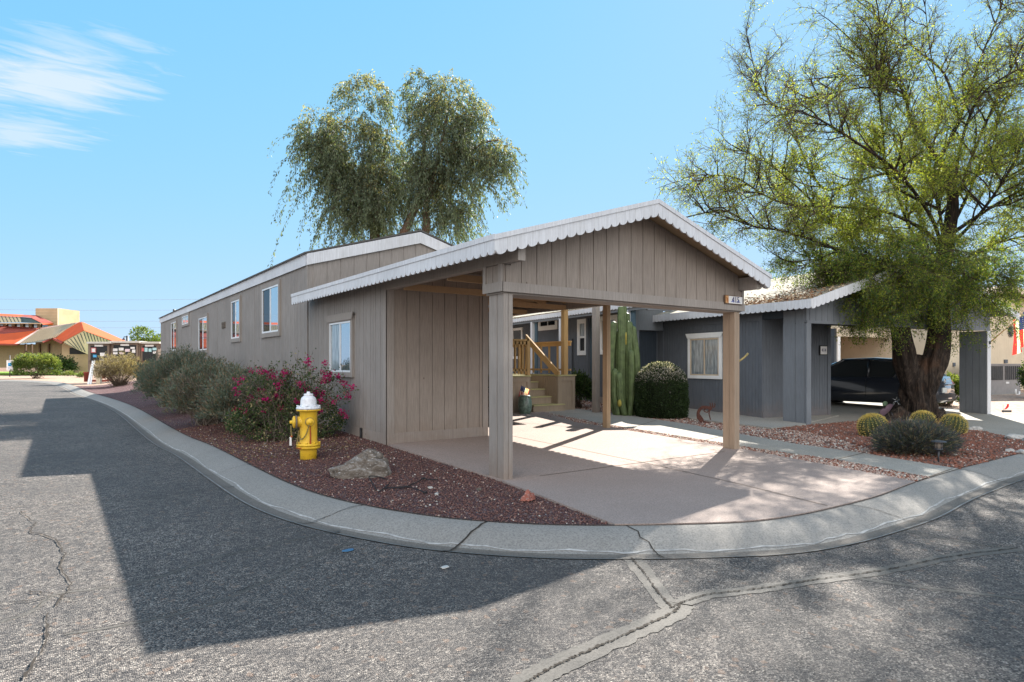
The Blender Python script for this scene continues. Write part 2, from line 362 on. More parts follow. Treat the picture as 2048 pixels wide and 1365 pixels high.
def ribbon(mb, pts, w, zf, mi=0):
    """thin strip on the ground along pts"""
    P = [Vector((p[0], p[1])) for p in pts]; L = []
    for i, p in enumerate(P):
        t = (P[min(i+1, len(P)-1)]-P[max(i-1, 0)]).normalized(); nrm = Vector((-t.y, t.x))
        ww = w[i] if hasattr(w, '__len__') else w
        for s_ in (-.5, .5):
            q = p+nrm*ww*s_; L.append((q.x, q.y, zf(q.x, q.y)))
    mb.add(L, [(2*i, 2*i+1, 2*i+3, 2*i+2) for i in range(len(P)-1)], mi)
# leaves
def leafcloud(name, P, D, L, Wd, mats, parent, mi=None, jit=.5, flatten=0):
    N = len(P)
    D = D+NR.normal(0, jit, (N, 3)); D /= np.linalg.norm(D, axis=1)[:, None]+1e-9
    Q = NR.normal(0, 1, (N, 3)); S = np.cross(D, Q); S /= np.linalg.norm(S, axis=1)[:, None]+1e-9
    l = (L*NR.uniform(.6, 1.3, N))[:, None]; w = (Wd*NR.uniform(.6, 1.3, N))[:, None]
    V = np.empty((N, 4, 3)); V[:, 0] = P; V[:, 1] = P+D*l*.5+S*w*.5; V[:, 2] = P+D*l; V[:, 3] = P+D*l*.5-S*w*.5
    F_ = np.arange(N*4).reshape(N, 4)
    if mi is None: mi = NR.choice(len(mats), N, p=None)
    return mesh_obj(name, V.reshape(-1, 3), F_, mats, mi, None, parent)
# ================================================================== GROUND, ROAD, KERB
bm_ = MB(); s_ = 900
bm_.add([(-s_, -s_, -.16), (s_, -s_, -.16), (s_, s_, -.16), (-s_, s_, -.16)], [(0, 1, 2, 3)])
struct(mk(bm_, 'ground', 'ground'))
YP = [G(*p) for p in ((176, 776), (188.6, 783), (257, 808), (356, 863.6), (420, 889), (501, 930), (596, 975), (704.5, 1007), (849.6, 1032), (953, 1043), (1091.5, 1051), (1230, 1052.5), (1360, 1050.5), (1500, 1045.5), (1594, 1032.7), (1663, 1018), (1757, 994), (1829, 966), (1917.5, 939), (1980, 923), (2048, 906))]
YP = [(p[0], p[1]) for p in YP]
far = [(-70, 92), (-30, 80), (-14, 75), (-6, 72), (-2.4, 68.5), (-.6, 63), (.4, 56), (.95, 47), (1.22, 38)]
YP = far+[p for p in YP if p[1] < 33]
YP += [(14.6, 3.2), (18, 3.0), (30, 2.3), (60, .5)]
yc = [Vector((p.x, p.y)) for p in cat([Vector((p[0], p[1], 0)) for p in YP], 6)]
# smooth twice
for _ in range(3):
    yc = [yc[0]]+[(yc[i-1]+yc[i]*2+yc[i+1])*.25 for i in range(1, len(yc)-1)]+[yc[-1]]
def knorm(i):
    t = (yc[min(i+1, len(yc)-1)]-yc[max(i-1, 0)]).normalized(); return Vector((t.y, -t.x)) if False else Vector((-t.y, t.x))
KW = .56
def krow(i):
    n_ = -knorm(i)
    if (yc[i]+n_-Vector((0, 0))).length > (yc[i]-n_).length: n_ = -n_     # towards the road side (the viewer)
    return n_
prof = [(0, 0), (.12, .0), (.34, -.03), (.58, -.085), (.72, -.122), (.86, -.13), (.97, -.118), (1.0, -.112)]
kv = []; road_edge = []
pn = None
for i in range(len(yc)):
    n_ = krow(i)
    if pn is not None and n_.dot(pn) < 0: n_ = -n_
    pn = n_
    w = KW*(1+.25*ss(30, 60, yc[i].y))
    for t, z in prof: q = yc[i]+n_*t*w; kv.append((q.x, q.y, z if t else .004))
    q = yc[i]+n_*w; road_edge.append((q.x, q.y))
m_ = len(prof); kb = MB()
for i in range(len(yc)-1):
    for j in range(m_-1):
        pass
kb.add(kv, [(i*m_+j, (i+1)*m_+j, (i+1)*m_+j+1, i*m_+j+1) for i in range(len(yc)-1) for j in range(m_-1)], 0, True)
for k_, f_ in enumerate(kb.f):
    j = k_ % (m_-1)
    if j in (4, 5): kb.m[k_] = 1
struct(mk(kb, 'kerb', ['kerb', 'gutter']))
def kpt(i, t, z=None):
    n_ = Vector((road_edge[i][0]-yc[i].x, road_edge[i][1]-yc[i].y)); q = yc[i]+n_*t
    for a in range(m_-1):
        if prof[a][0] <= t <= prof[a+1][0]:
            zz = prof[a][1]+(prof[a+1][1]-prof[a][1])*(t-prof[a][0])/(prof[a+1][0]-prof[a][0]); break
    return (q.x, q.y, zz)
lm = MB()
for (t0, t1, ph) in ((.66, .685, 0), (.955, .985, 3)):
    row = []
    for i in range(8, len(yc)-20):
        wv = .022*math.sin(i*.83+ph)+.012*math.sin(i*2.1+ph)
        a_ = kpt(i, t0+wv if t0 < .9 else t0); b_ = kpt(i, min(1, (t1+wv+.01*math.sin(i*1.7)) if t0 < .9 else t1))
        row += [(a_[0], a_[1], a_[2]+.004), (b_[0], b_[1], b_[2]+.004)]
    lm.add(row, [(2*i, 2*i+1, 2*i+3, 2*i+2) for i in range(len(row)//2-1)])
o = mk(lm, 'lime_stains', 'efflo'); o['kind'] = 'structure'
# dark open joint behind the kerb and the cracks across it
jm = MB()
ribbon(jm, [yc[i] for i in range(8, len(yc)-18)], .022, lambda x, y: .0095)
def kidx(px, py):
    g = G(px, py); return min(range(len(yc)), key=lambda i: (yc[i].x-g[0])**2+(yc[i].y-g[1])**2)
for (px, py, wd, jg, sk) in ((970, 1045, .02, .03, -3), (738, 1012, .012, .05, -3), (1260, 1052, .012, .05, 4), (1690, 1010, .01, .04, 5), (430, 905, .008, .02, -1), (505, 930, .01, .02, -1), (1917, 939, .014, .01, 2)):
    i0 = kidx(px, py); row = []
    for k_ in range(9):
        t = k_/8; i_ = i0+sk*t*.6; ia = int(math.floor(i_)); fr_ = i_-ia
        a_ = Vector(kpt(ia, t)); b_ = Vector(kpt(ia+1, t)); q = a_.lerp(b_, fr_)
        q.x += R.uniform(-jg, jg)*.5; row.append(q)
    L_ = []
    for k_, q in enumerate(row):
        t_ = (row[min(k_+1, 8)]-row[max(k_-1, 0)]).normalized(); sd = Vector((-t_.y, t_.x, 0))*wd*.5
        L_ += [q-sd+Vector((0, 0, .006)), q+sd+Vector((0, 0, .006))]
    jm.add(L_, [(2*i, 2*i+1, 2*i+3, 2*i+2) for i in range(8)])
o = mk(jm, 'kerb_joints', 'crack'); o['kind'] = 'structure'
# road
rp = [(x, y) for x, y in road_edge]+[(90, -60), (-90, -60), (-90, 86)]
struct(sheet('road', rp, -.118, 'asph', flatz=0))
RZ = -.118
def rd(px, py): p = AZ(px, py, RZ); return (p[0], p[1])
def jag(pts, n=10, a=.02):
    out = []
    for i in range(len(pts)-1):
        for j in range(n):
            t = j/n; out.append((pts[i][0]+(pts[i+1][0]-pts[i][0])*t+R.uniform(-a, a), pts[i][1]+(pts[i+1][1]-pts[i][1])*t+R.uniform(-a, a)))
    out.append(pts[-1]); return out
cr = MB(); pa = MB()
ju = rd(1352, 1212)
big = [([(1262, 1116), (1290, 1150), (1318, 1188), (1345, 1218)], .15, .012), ([(1340, 1218), (1375, 1203), (1420, 1190), (1510, 1180), (1640, 1160), (1780, 1140), (1900, 1115), (2035, 1098)], .13, .010),
       ([(1362, 1206), (1348, 1226), (1290, 1254), (1190, 1298), (1110, 1335), (1040, 1375)], .17, .014)]
zk = 0
for pl, w, cw in big:
    zk += .0006
    P_ = [rd(*p) for p in pl]; C_ = [(q.x, q.y) for q in cat([Vector((a, b, 0)) for a, b in P_], 8)]
    ribbon(pa, [(x+R.uniform(-.006, .006), y+R.uniform(-.006, .006)) for x, y in C_], [w*R.uniform(.85, 1.12) for _ in C_], lambda x, y: RZ+.002+zk)
    J_ = jag(C_, 4, .008); ribbon(cr, J_, [cw*R.uniform(.15, 1.7) for _ in J_], lambda x, y: RZ+.0075+zk)
pass
for pl, cw, pw in (([(0, 1018), (150, 1005), (320, 995), (450, 975), (580, 965)], .006, .02), ([(40, 1025), (70, 1048), (60, 1065), (110, 1080), (130, 1110), (120, 1140), (145, 1170), (112, 1215)], .011, 0), ([(0, 1245), (60, 1225), (110, 1190), (180, 1180), (300, 1160), (420, 1120), (560, 1085), (680, 1062)], .006, .035),
                   ([(130, 1270), (280, 1245), (420, 1210), (560, 1150), (640, 1110), (720, 1080)], .007, .03), ([(0, 1210), (60, 1205), (100, 1195)], .01, 0), ([(95, 1230), (95, 1265), (85, 1300), (50, 1360)], .012, 0), ([(60, 1185), (120, 1195), (150, 1205)], .01, 0),
                   ([(160, 835), (300, 832), (330, 835)], .01, .03), ([(60, 870), (300, 862), (420, 870)], .008, .03), ([(120, 800), (250, 797)], .01, .03), ([(1640, 1145), (1800, 1170), (2060, 1200)], .006, .05), ([(1800, 1062), (1930, 1085), (2045, 1100)], .006, .03)):
    zk += .0003; C_ = [rd(*p) for p in pl]
    if pw: ribbon(pa, [(q.x, q.y) for q in cat([Vector((a, b, 0)) for a, b in C_], 5)], pw, lambda x, y: RZ+.001+zk*.2)
    J_ = jag(C_, 7, .012); ribbon(cr, J_, [cw*R.uniform(.2, 1.4) for _ in J_], lambda x, y: RZ+.0088+zk)
o = mk(pa, 'crack_sealant', 'patch'); o['kind'] = 'structure'
o = mk(cr, 'road_cracks', 'crack'); o['kind'] = 'structure'
# small loose chips and flattened litter on the road
MT['bluech'] = flat('blue_chip', (.05, .14, .25), .6); MT['chip'] = flat('pale_chip', (.5, .48, .45), .8)
for (px, py, w, mat_, lab) in ((697, 1103, .035, 'bluech', 'small crumpled blue scrap lying on the shaded road near the kerb'), (890, 1137, .035, 'chip', 'flattened white scrap lying on the shaded road below the kerb crack')):
    p = rd(px, py); b_ = MB(); pts = [(p[0]+w*math.cos(a)*R.uniform(.5, 1.1)*1.5, p[1]+w*math.sin(a)*R.uniform(.5, 1.1)) for a in [k*PI/5 for k in range(10)]]
    b_.prism([(x, y, RZ+.006) for x, y in pts], (0, 0, .006)); tag(mk(b_, 'paper_scrap', mat_, None, (p[0], p[1], RZ)), lab, 'litter')
# ------------------------------------------------------------------ the lot
def yc_between(p0, p1):
    a = min(range(len(yc)), key=lambda i: (yc[i]-Vector(p0)).length); b = min(range(len(yc)), key=lambda i: (yc[i]-Vector(p1)).length)
    return [(yc[i].x, yc[i].y) for i in (range(a, b+1) if a < b else range(a, b-1, -1))]
def g2(px, py): p = G(px, py); return (p[0], p[1])
lot = [(q.x, q.y) for q in yc]+[(70, 86), (-70, 90)]
struct(sheet('yard', lot, -.03, 'dirt'))
DL = (3.93, 3.88); DR = g2(1829, 966)
drive = [(4.30, 13.1)]+[(4.29, 9.3), g2(1004, 964)[0:2]]+yc_between(DL, DR)
drive = [(p[0], p[1]) for p in drive]
drive += [g2(1486, 900.5), (9.06, 9.0), g2(1150, 846), (9.9, 12.4), (9.3, 13.1)]
struct(sheet('driveway', drive, .018, 'drive', skirt=.06))
jn = MB()
def dz(x, y): return gz(x, y)+.018+.0045
for pl in (((1025, 874.6), (1285.7, 928), (1480, 972), (1655, 1016)), ((1079, 955.6), (1285, 928), (1449, 906)), ((1027, 846), (1209, 862))):
    P_ = [g2(*p) for p in pl]; Q_ = []
    for i in range(len(P_)-1):
        for k_ in range(10): Q_.append((P_[i][0]+(P_[i+1][0]-P_[i][0])*k_/10, P_[i][1]+(P_[i+1][1]-P_[i][1])*k_/10))
    Q_.append(P_[-1]); ribbon(jn, Q_, .014, dz)
o = mk(jn, 'driveway_joints', 'joint'); o['kind'] = 'structure'
# left planting bed of fine maroon gravel, from the kerb to the long wall
left = yc_between((.9, 48), DL)
left = left+[g2(1004, 964), (4.25, 9.6), (4.25, 37), (8, 48)]
b = sheet('gravel_bed', left, -.006, 'g_dark'); b['kind'] = 'structure'
# entry walk between the two lots
W0 = g2(1856, 957); W1 = g2(1917, 938.5)
walk = yc_between(W0, W1)+[g2(1727.5, 908), g2(1500, 873), g2(1381, 850.5), g2(1273, 834), (11.2, 12.2), (11.2, 13.4), (9.3, 13.4), (9.3, 12.3), (9.75, 12.2), g2(1216, 850.5), g2(1486, 894), g2(1500, 896), g2(1674, 921)]
struct(sheet('walkway', walk, .012, 'walk', skirt=.05))
jn = MB()
for pl in (((1674, 921), (1727.5, 908)), ((1411, 882), (1470, 868)), ((1845, 963-2), (1905, 940)), ((1262, 858), (1312, 842))):
    P_ = [g2(*p) for p in pl]; ribbon(jn, [P_[0], ((P_[0][0]+P_[1][0])/2, (P_[0][1]+P_[1][1])/2), P_[1]], .014, lambda x, y: gz(x, y)+.0165)
o = mk(jn, 'walkway_joints', 'joint'); o['kind'] = 'structure'
# pink gravel: strip beside the drive and band in front of the neighbour's slab; red gravel round the big tree
strip = [g2(1486, 900), g2(1829, 966.5)]+yc_between(DR, W0)+[g2(1674, 921), g2(1486, 894), g2(1216, 850), (9.9, 12.3), (9.2, 12.2), (9.08, 9.0)]
b = sheet('gravel_strip', strip, -.004, 'g_pink'); b['kind'] = 'structure'
pinkb = [g2(1273, 834), g2(1381, 850.5), g2(1500, 873), g2(1727.5, 908), g2(1760, 905), g2(1680, 880), g2(1600, 862), g2(1543, 858), g2(1381, 838), W4(-1.3, 6, 0)[:2], W4(-1.3, 16, 0)[:2], (11.5, 16), (11.2, 12.4)]
b = sheet('gravel_band', pinkb, -.002, 'g_pink'); b['kind'] = 'structure'
E_ = (14.2, 3.22)
redb = [g2(1543, 858), g2(1600, 862), g2(1680, 880), g2(1760, 905), g2(1727.5, 908)]+yc_between(W1, E_)+[g2(2048, 882), g2(1932, 857), g2(1900, 842), g2(1850, 832), g2(1770, 838), g2(1700, 845), g2(1616, 851)]
b = sheet('red_gravel_bed', redb, .004, 'g_red'); b['kind'] = 'structure'
pat = [g2(1543, 859.5), g2(1612, 852.5), W4(.1, .1, 0)[:2], W4(2.5, 1, 0)[:2], W4(2.5, 5, 0)[:2], W4(-.02, 5, 0)[:2], g2(1381, 840)]
struct(sheet('patio', pat, .035, 'walk', skirt=.07))
fl = [W4(0, -.1, 0)[:2], g2(1616, 851.5), g2(1700, 845.5), g2(1770, 838.5), g2(1850, 833), g2(1900, 843), g2(1932, 858), g2(2048, 883)]+[(16, 3.16), W4(8.6, -3.4, 0)[:2], W4(8.2, 0.6, 0)[:2], W4(8.2, 6.2, 0)[:2], W4(0, 6.2, 0)[:2]]
struct(sheet('neighbour_driveway', fl, .014, 'walk', skirt=.05))
# loose stones on the beds
def inpoly(x, y, P):
    c = False; j = len(P)-1
    for i in range(len(P)):
        if (P[i][1] > y) != (P[j][1] > y) and x < (P[j][0]-P[i][0])*(y-P[i][1])/(P[j][1]-P[i][1])+P[i][0]: c = not c
        j = i
    return c
def stones(name, poly, N, s0, s1, mats, off, label, ymax=99, dens=None):
    xs = [p[0] for p in poly]; ys = [p[1] for p in poly]; P = []; y1 = min(max(ys), ymax)
    tries = 0
    while len(P) < N and tries < N*30:
        tries += 1
        x = R.uniform(min(xs), max(xs)); y = R.uniform(min(ys), y1)
        if inpoly(x, y, poly) and (dens is None or R.random() < dens(x, y)): P.append((x, y, gz(x, y)+off))
    P = np.array(P); N = len(P)
    base = np.array([(1, 0, 0), (-1, 0, 0), (0, 1, 0), (0, -1, 0), (0, 0, .75), (0, 0, -.6)], float)
    f = np.array([(0, 2, 4), (2, 1, 4), (1, 3, 4), (3, 0, 4), (2, 0, 5), (1, 2, 5), (3, 1, 5), (0, 3, 5)])
    s = NR.uniform(s0, s1, (N, 1, 1))*NR.uniform(.6, 1.3, (N, 6, 1)); a = NR.uniform(0, 2*PI, N); c, sn = np.cos(a), np.sin(a)
    V = base[None]*s+NR.normal(0, .12, (N, 6, 3))*s; V2 = V.copy()
    V2[:, :, 0] = V[:, :, 0]*c[:, None]-V[:, :, 1]*sn[:, None]; V2[:, :, 1] = V[:, :, 0]*sn[:, None]+V[:, :, 1]*c[:, None]
    V2 += P[:, None, :]
    fa = (f[None]+np.arange(N)[:, None, None]*6).reshape(-1, 3)
    mi = np.repeat(NR.choice(len(mats), N, p=[m[1] for m in mats]), 8)
    o = mesh_obj(name, V2.reshape(-1, 3), fa, [m[0] for m in mats], mi)
    o['kind'] = 'stuff'; o['label'] = label; o['category'] = 'gravel'; return o
for k_, c_ in dict(s_d=(.11, .058, .052), s_r=(.22, .09, .06), s_p=(.38, .27, .22), s_w=(.5, .47, .42), s_b=(.14, .09, .075), s_m=(.17, .088, .074)).items(): MT[k_] = flat(k_.replace('s_', 'stone_'), c_, .9, .2, var=.25, vs=30)
stones('loose_maroon_stones', left, 26000, .006, .016, [('s_d', .45), ('s_m', .38), ('s_b', .12), ('s_w', .012), ('s_p', .038)], .0, 'fine dark maroon gravel covering the bed between kerb and shed', 15)
stones('loose_strip_stones', strip, 5200, .012, .028, [('s_p', .5), ('s_r', .28), ('s_w', .12), ('s_b', .1)], .002, 'pink and grey pebbles in the narrow strip beside the driveway')
stones('loose_band_stones', pinkb, 9000, .012, .03, [('s_p', .5), ('s_r', .28), ('s_w', .12), ('s_b', .1)], .004, 'pale pink pebbles between the walk and the grey house')
stones('loose_red_stones', redb, 16000, .012, .034, [('s_r', .6), ('s_b', .32), ('s_p', .065), ('s_w', .015)], .01, 'coarse red gravel mulch around the big tree')
# ================================================================== BUILDINGS
def V2(a): return Vector((a[0], a[1]))
def wall(mb, p0, p1, zb, zt, n_, th=.1, mi=0):
    """backing wall: zt is a list of (s, z) along the top"""
    p0 = V2(p0); p1 = V2(p1); u = (p1-p0).normalized(); n_ = V2(n_).normalized()
    pts = [(p0.x, p0.y, zb), (p1.x, p1.y, zb)]+[(p0.x+u.x*s, p0.y+u.y*s, z) for s, z in sorted(zt, reverse=True)]
    mb.prism(pts, (-n_.x*th, -n_.y*th, 0), mi)
def lerpz(zt, s):
    for i in range(len(zt)-1):
        if zt[i][0] <= s <= zt[i+1][0]+1e-6: return zt[i][1]+(zt[i+1][1]-zt[i][1])*(s-zt[i][0])/max(1e-6, zt[i+1][0]-zt[i][0])
    return zt[-1][1]
def planks(mb, p0, p1, zb, zt, n_, pat=(.2,), th=.012, gap=.011, mi=0, holes=()):
    p0 = V2(p0); p1 = V2(p1); L = (p1-p0).length; u = (p1-p0).normalized(); n_ = V2(n_).normalized(); s = 0; k = 0
    brk = [a for a, _ in zt[1:-1]]
    while s < L-.004:
        e = min(L, s+pat[k % len(pat)]); k += 1
        cuts = [s]+[b_ for b_ in brk if s+.01 < b_ < e-.01]+[e-gap]
        for a, b_ in zip(cuts[:-1], cuts[1:]):
            if b_-a < .004: continue
            za, zc = lerpz(zt, a), lerpz(zt, b_)
            q = [(p0.x+u.x*a, p0.y+u.y*a, zb), (p0.x+u.x*b_, p0.y+u.y*b_, zb), (p0.x+u.x*b_, p0.y+u.y*b_, zc), (p0.x+u.x*a, p0.y+u.y*a, za)]
            mb.prism(q, (n_.x*th, n_.y*th, 0), mi)
        s = e
def bar(mb, p0, p1, z0, z1, n_, t0, t1, mi=0):
    """box between two plan points, standing off the plane from t0 to t1 along n"""
    p0 = V2(p0); p1 = V2(p1); n_ = V2(n_).normalized()
    a = p0+n_*t0; b = p1+n_*t0; mb.prism([(a.x, a.y, z0), (b.x, b.y, z0), (b.x, b.y, z1), (a.x, a.y, z1)], (n_.x*(t1-t0), n_.y*(t1-t0), 0), mi)
def slab(mb, pts, th, mi=0): mb.prism(pts, (0, 0, -th), mi)
def window(par, p0, p1, z0, z1, n_, frame='alu', trim=None, panes=('glass', 'glass'), tw=.08, vert=True, flare=False, off=.012, fwid=.035, bars=None, name='window'):
    p0 = V2(p0); p1 = V2(p1); u = (p1-p0).normalized(); n_ = V2(n_).normalized(); W_ = (p1-p0).length
    def at(s): return p0+u*s
    f = MB(); o0, o1 = off, off+.035
    bar(f, at(0), at(fwid), z0, z1, n_, o0, o1); bar(f, at(W_-fwid), at(W_), z0, z1, n_, o0, o1)
    bar(f, at(fwid), at(W_-fwid), z0, z0+fwid, n_, o0, o1); bar(f, at(fwid), at(W_-fwid), z1-fwid, z1, n_, o0, o1)
    if vert: bar(f, at(W_/2-fwid*.5), at(W_/2+fwid*.5), z0+fwid, z1-fwid, n_, o0, o1-.004)
    else: bar(f, at(fwid), at(W_-fwid), (z0+z1)/2-fwid*.6, (z0+z1)/2+fwid*.6, n_, o0, o1-.004)
    wo = mk(f, name, frame, par)
    if trim:
        t = MB()
        bar(t, at(-tw), at(0), z0-tw, z1+tw, n_, o0-.002, o1+.006); bar(t, at(W_), at(W_+tw), z0-tw, z1+tw, n_, o0-.002, o1+.006)
        bar(t, at(0), at(W_), z0-tw, z0, n_, o0-.002, o1+.006)
        if flare:
            a = at(-tw); b = at(W_+tw); hh = .10; fl_ = .07; q = n_*(o0+.04)
            t.prism([(a.x+q.x, a.y+q.y, z1+tw*.2), (b.x+q.x, b.y+q.y, z1+tw*.2), (b.x+u.x*fl_+q.x, b.y+u.y*fl_+q.y, z1+tw+hh*.6), (a.x-u.x*fl_+q.x, a.y-u.y*fl_+q.y, z1+tw+hh*.6)], (n_.x*.02, n_.y*.02, 0))
        bar(t, at(0), at(W_), z1, z1+tw, n_, o0-.002, o1+.006)
        mk(t, 'trim', trim, wo)
    for i, pm in enumerate(panes):
        g_ = MB()
        if vert: a, b = (fwid, W_/2-fwid*.5) if i == 0 else (W_/2+fwid*.5, W_-fwid); bar(g_, at(a), at(b), z0+fwid, z1-fwid, n_, o0, o0+(.012 if i else .018))
        else:
            a, b = ((z0+z1)/2+fwid*.6, z1-fwid) if i == 0 else (z0+fwid, (z0+z1)/2-fwid*.6); bar(g_, at(fwid), at(W_-fwid), a, b, n_, o0, o0+.012)
        mk(g_, 'pane', pm, wo)
    return wo
def scallop(mb, a, b, zt0, zt1, hgt, n_, th=.022, per=.145, dep=.045, mi=0, taper=0):
    """fascia board with a scalloped lower edge, from plan point a to b"""
    a = V2(a); b = V2(b); L = (b-a).length; u = (b-a)/L; n_ = V2(n_).normalized(); N = max(1, round(L/per)); top = []; bot = []; Q = 7
    for k in range(N):
        for j in range(Q):
            t = (k+j/Q)/N; s = j/Q
            d = dep*(1-math.sqrt(max(0, 1-(2*s-1)**2))); bot.append((t, d))
    bot.append((1, dep))
    vs = []
    for off_ in (0, th):
        for t, d in bot:
            q = a+u*(L*t)+n_*off_; z = zt0+(zt1-zt0)*t; vs.append((q.x, q.y, z)); vs.append((q.x, q.y, z-hgt+d))
    m = len(bot); o = 2*m; fs = []
    for i in range(m-1):
        fs += [(2*i, 2*i+2, 2*i+3, 2*i+1), (o+2*i, o+2*i+1, o+2*i+3, o+2*i+2), (2*i+1, 2*i+3, o+2*i+3, o+2*i+1), (2*i, o+2*i, o+2*i+2, 2*i+2)]
    fs += [(0, 1, o+1, o), (2*m-2, o+2*m-2, o+2*m-1, 2*m-1)]
    mb.add(vs, fs, mi)
XW = 4.27
# ---------------------------------------------------------------- the long tan home
home = thing('mobile_home', (XW, 13.18, .2), 'long taupe grooved mobile home with white fascia running away down the street', 'house')
HW = 5.2; HY0 = 13.18; HY1 = 36.35; EZ = 3.70; RG = 4.48; XR = XW+HW
a = MB()
wall(a, (XW, HY0), (XW, HY1), -.02, [(0, EZ-.05), (HY1-HY0, EZ-.05)], (-1, 0), .12)
wall(a, (XR, HY0), (XR, HY1), 0, [(0, EZ-.05), (HY1-HY0, EZ-.05)], (1, 0), .12)
wall(a, (XW+.12, HY0), (XR-.12, HY0), 0, [(0, EZ-.05), (HW/2-.12, RG-.08), (HW-.24, EZ-.05)], (0, -1), .12)
wall(a, (XW+.12, HY1-.12), (XR-.12, HY1-.12), 0, [(0, EZ-.05), (HW/2-.12, RG-.08), (HW-.24, EZ-.05)], (0, -1), .12)
planks(a, (XW, HY0), (XW, HY1), .34, [(0, EZ-.1), (HY1-HY0, EZ-.1)], (-1, 0), (.1, .1, .2, .1, .2))
planks(a, (XW+.1, HY0), (XR, HY0), .25, [(0, EZ-.1), (HW/2-.1, RG-.14), (HW-.1, EZ-.1)], (0, -1), (.3,))
bar(a, (XW, HY0), (XW, HY1), .02, .3, (-1, 0), 0, .02)
bar(a, (XW, HY0-.012), (XW, HY0+.08), .3, EZ-.1, (-1, 0), .012, .03)
for yy in (15.9, 17.6, 20.0, 22.4, 24.9, 27.3, 29.7, 32.1, 34.5): bar(a, (XW, yy-.012), (XW, yy+.012), .34, EZ-.1, (-1, 0), .012, .016)
mk(a, 'wall', 'tan', home)
a = MB()   # roof: two thin shingled planes
for s_ in (0, 1):
    xe = XW-.10 if s_ == 0 else XR+.10; xm = XW+HW/2; za = EZ+.0
    a.prism([(xe, HY0-.07, za), (xm, HY0-.07, RG+.02), (xm, HY1+.1, RG+.02), (xe, HY1+.1, za)], (0, 0, .035))
rf = mk(a, 'roof', 'rooftop', home)
for (px, py, hh) in ((404, 601, .3), (348, 622, .28), (445, 583, .1)):
    p = AX(px, py, 5.2); b_ = MB(); b_.tube([(5.2, p[1], EZ+.2), (5.2, p[1], p[2]-.02), (5.2, p[1], p[2]+.08)], .06, 10); mk(b_, 'vent_pipe', 'bmetal', rf)
a = MB()
bar(a, (XW, HY0), (XW, HY1+.1), EZ-.235, EZ+.0, (-1, 0), .03, .055)
bar(a, (XW, HY0), (XW, HY1+.1), EZ-.0, EZ+.012, (-1, 0), .03, .062)
xm = XW+HW/2
a.prism([(XW-.055, HY0-.045, EZ-.235), (xm, HY0-.045, RG-.26), (xm, HY0-.045, RG+.0), (XW-.055, HY0-.045, EZ+.0)], (0, -.022, 0))
a.prism([(xm, HY0-.045, RG-.26), (XR+.055, HY0-.045, EZ-.235), (XR+.055, HY0-.045, EZ), (xm, HY0-.045, RG)], (0, -.022, 0))
mk(a, 'fascia', 'white', home)
def wx(r): # window from a pixel rectangle on the long wall
    p = AX(r[0], r[1], XW); q = AX(r[2], r[3], XW); return (XW, q[1]), (XW, p[1]), (AX((r[0]+r[2])/2, r[3]-1, XW)[2]), (AX((r[0]+r[2])/2, (r[1]+r[5])/2, XW)[2])
for r, pn_ in (((527.5, 579.9, 560.5, 662.4, 0, 568.7), ('curt_r', 'glass')), ((465.5, 604, 482, 674.9, 0, 599), ('curt_r', 'glass')), ((399.5, 638, 416.5, 699, 0, 633), ('curt_r', 'glass')), ((344, 647, 354.5, 700, 0, 643), ('curt_r', 'glass'))):
    q0, q1, z0, z1 = wx(r)
    window(home, q0, q1, z0-.05, z1, (-1, 0), 'alu', 'tan_trim', pn_, .11, fwid=.04)
q0 = AX(366, 632, XW); q1 = AX(379, 645, XW)
window(home, (XW, q1[1]), (XW, q0[1]), 3.02, 3.36, (-1, 0), 'alu', 'tan_trim', ('curt', 'curt'), .09)
b_ = MB(); bar(b_, (XW, 21.14), (XW, 21.62), 2.52, 2.72, (-1, 0), .012, .03)
for k_ in range(4): bar(b_, (XW, 21.17), (XW, 21.59), 2.545+k_*.045, 2.56+k_*.045, (-1, 0), .03, .05)
mk(b_, 'wall_vent', 'twig_g', home)
b_ = MB(); bar(b_, (7.5, HY0), (9.35, HY0), 1.3, 1.33, (0, -1), .012, .03); bar(b_, (6.4, HY0), (XR, HY0), .55, .6, (0, -1), .012, .035); mk(b_, 'trim_board', 'tan_trim', home)
# ---------------------------------------------------------------- storage shed under the carport roof
SY = 9.33; SX = 6.2
XM = 6.53; ZP = 3.60; EL = 3.89; ER = 9.17; SL = (ZP-2.81)/(XM-EL)
def zr(x): return ZP-SL*abs(x-XM)            # top of the carport roof
shed = thing('storage_shed', (XW, SY, .1), 'closed taupe storage shed filling the back left corner of the carport', 'shed')
a = MB()
wall(a, (XW, SY), (XW, HY0-.02), .03, [(0, zr(XW)-.12), (HY0-SY-.02, zr(XW)-.12)], (-1, 0), .1)
wall(a, (XW+.1, SY), (SX, SY), .05, [(0, zr(XW+.1)-.1), (SX-XW-.1, zr(SX)-.1)], (0, -1), .1)
wall(a, (SX, SY+.1), (SX, HY0-.02), .05, [(0, zr(SX)-.1), (HY0-SY-.12, zr(SX)-.1)], (1, 0), .08)
planks(a, (XW, SY+.09), (XW, HY0-.03), .28, [(0, zr(XW)-.14), (HY0-SY-.12, zr(XW)-.14)], (-1, 0), (.1, .2, .1, .1, .2))
planks(a, (SX, SY+.1), (SX, HY0-.03), .12, [(0, zr(SX)-.14), (HY0-SY-.13, zr(SX)-.14)], (1, 0), (.2,))
mk(a, 'side_wall', 'tan', shed)
a = MB(); planks(a, (XW+.13, SY), (SX-.09, SY), .28, [(0, zr(XW)-.32), (SX-XW-.22, zr(SX)-.34)], (0, -1), (.235,), gap=.010)
bar(a, (5.85, SY), (SX-.09, SY), zr(SX)-.5, zr(5.85)-.05, (0, -1), .0, .0115)
mk(a, 'front_wall', 'tan_front', shed)
a = MB()
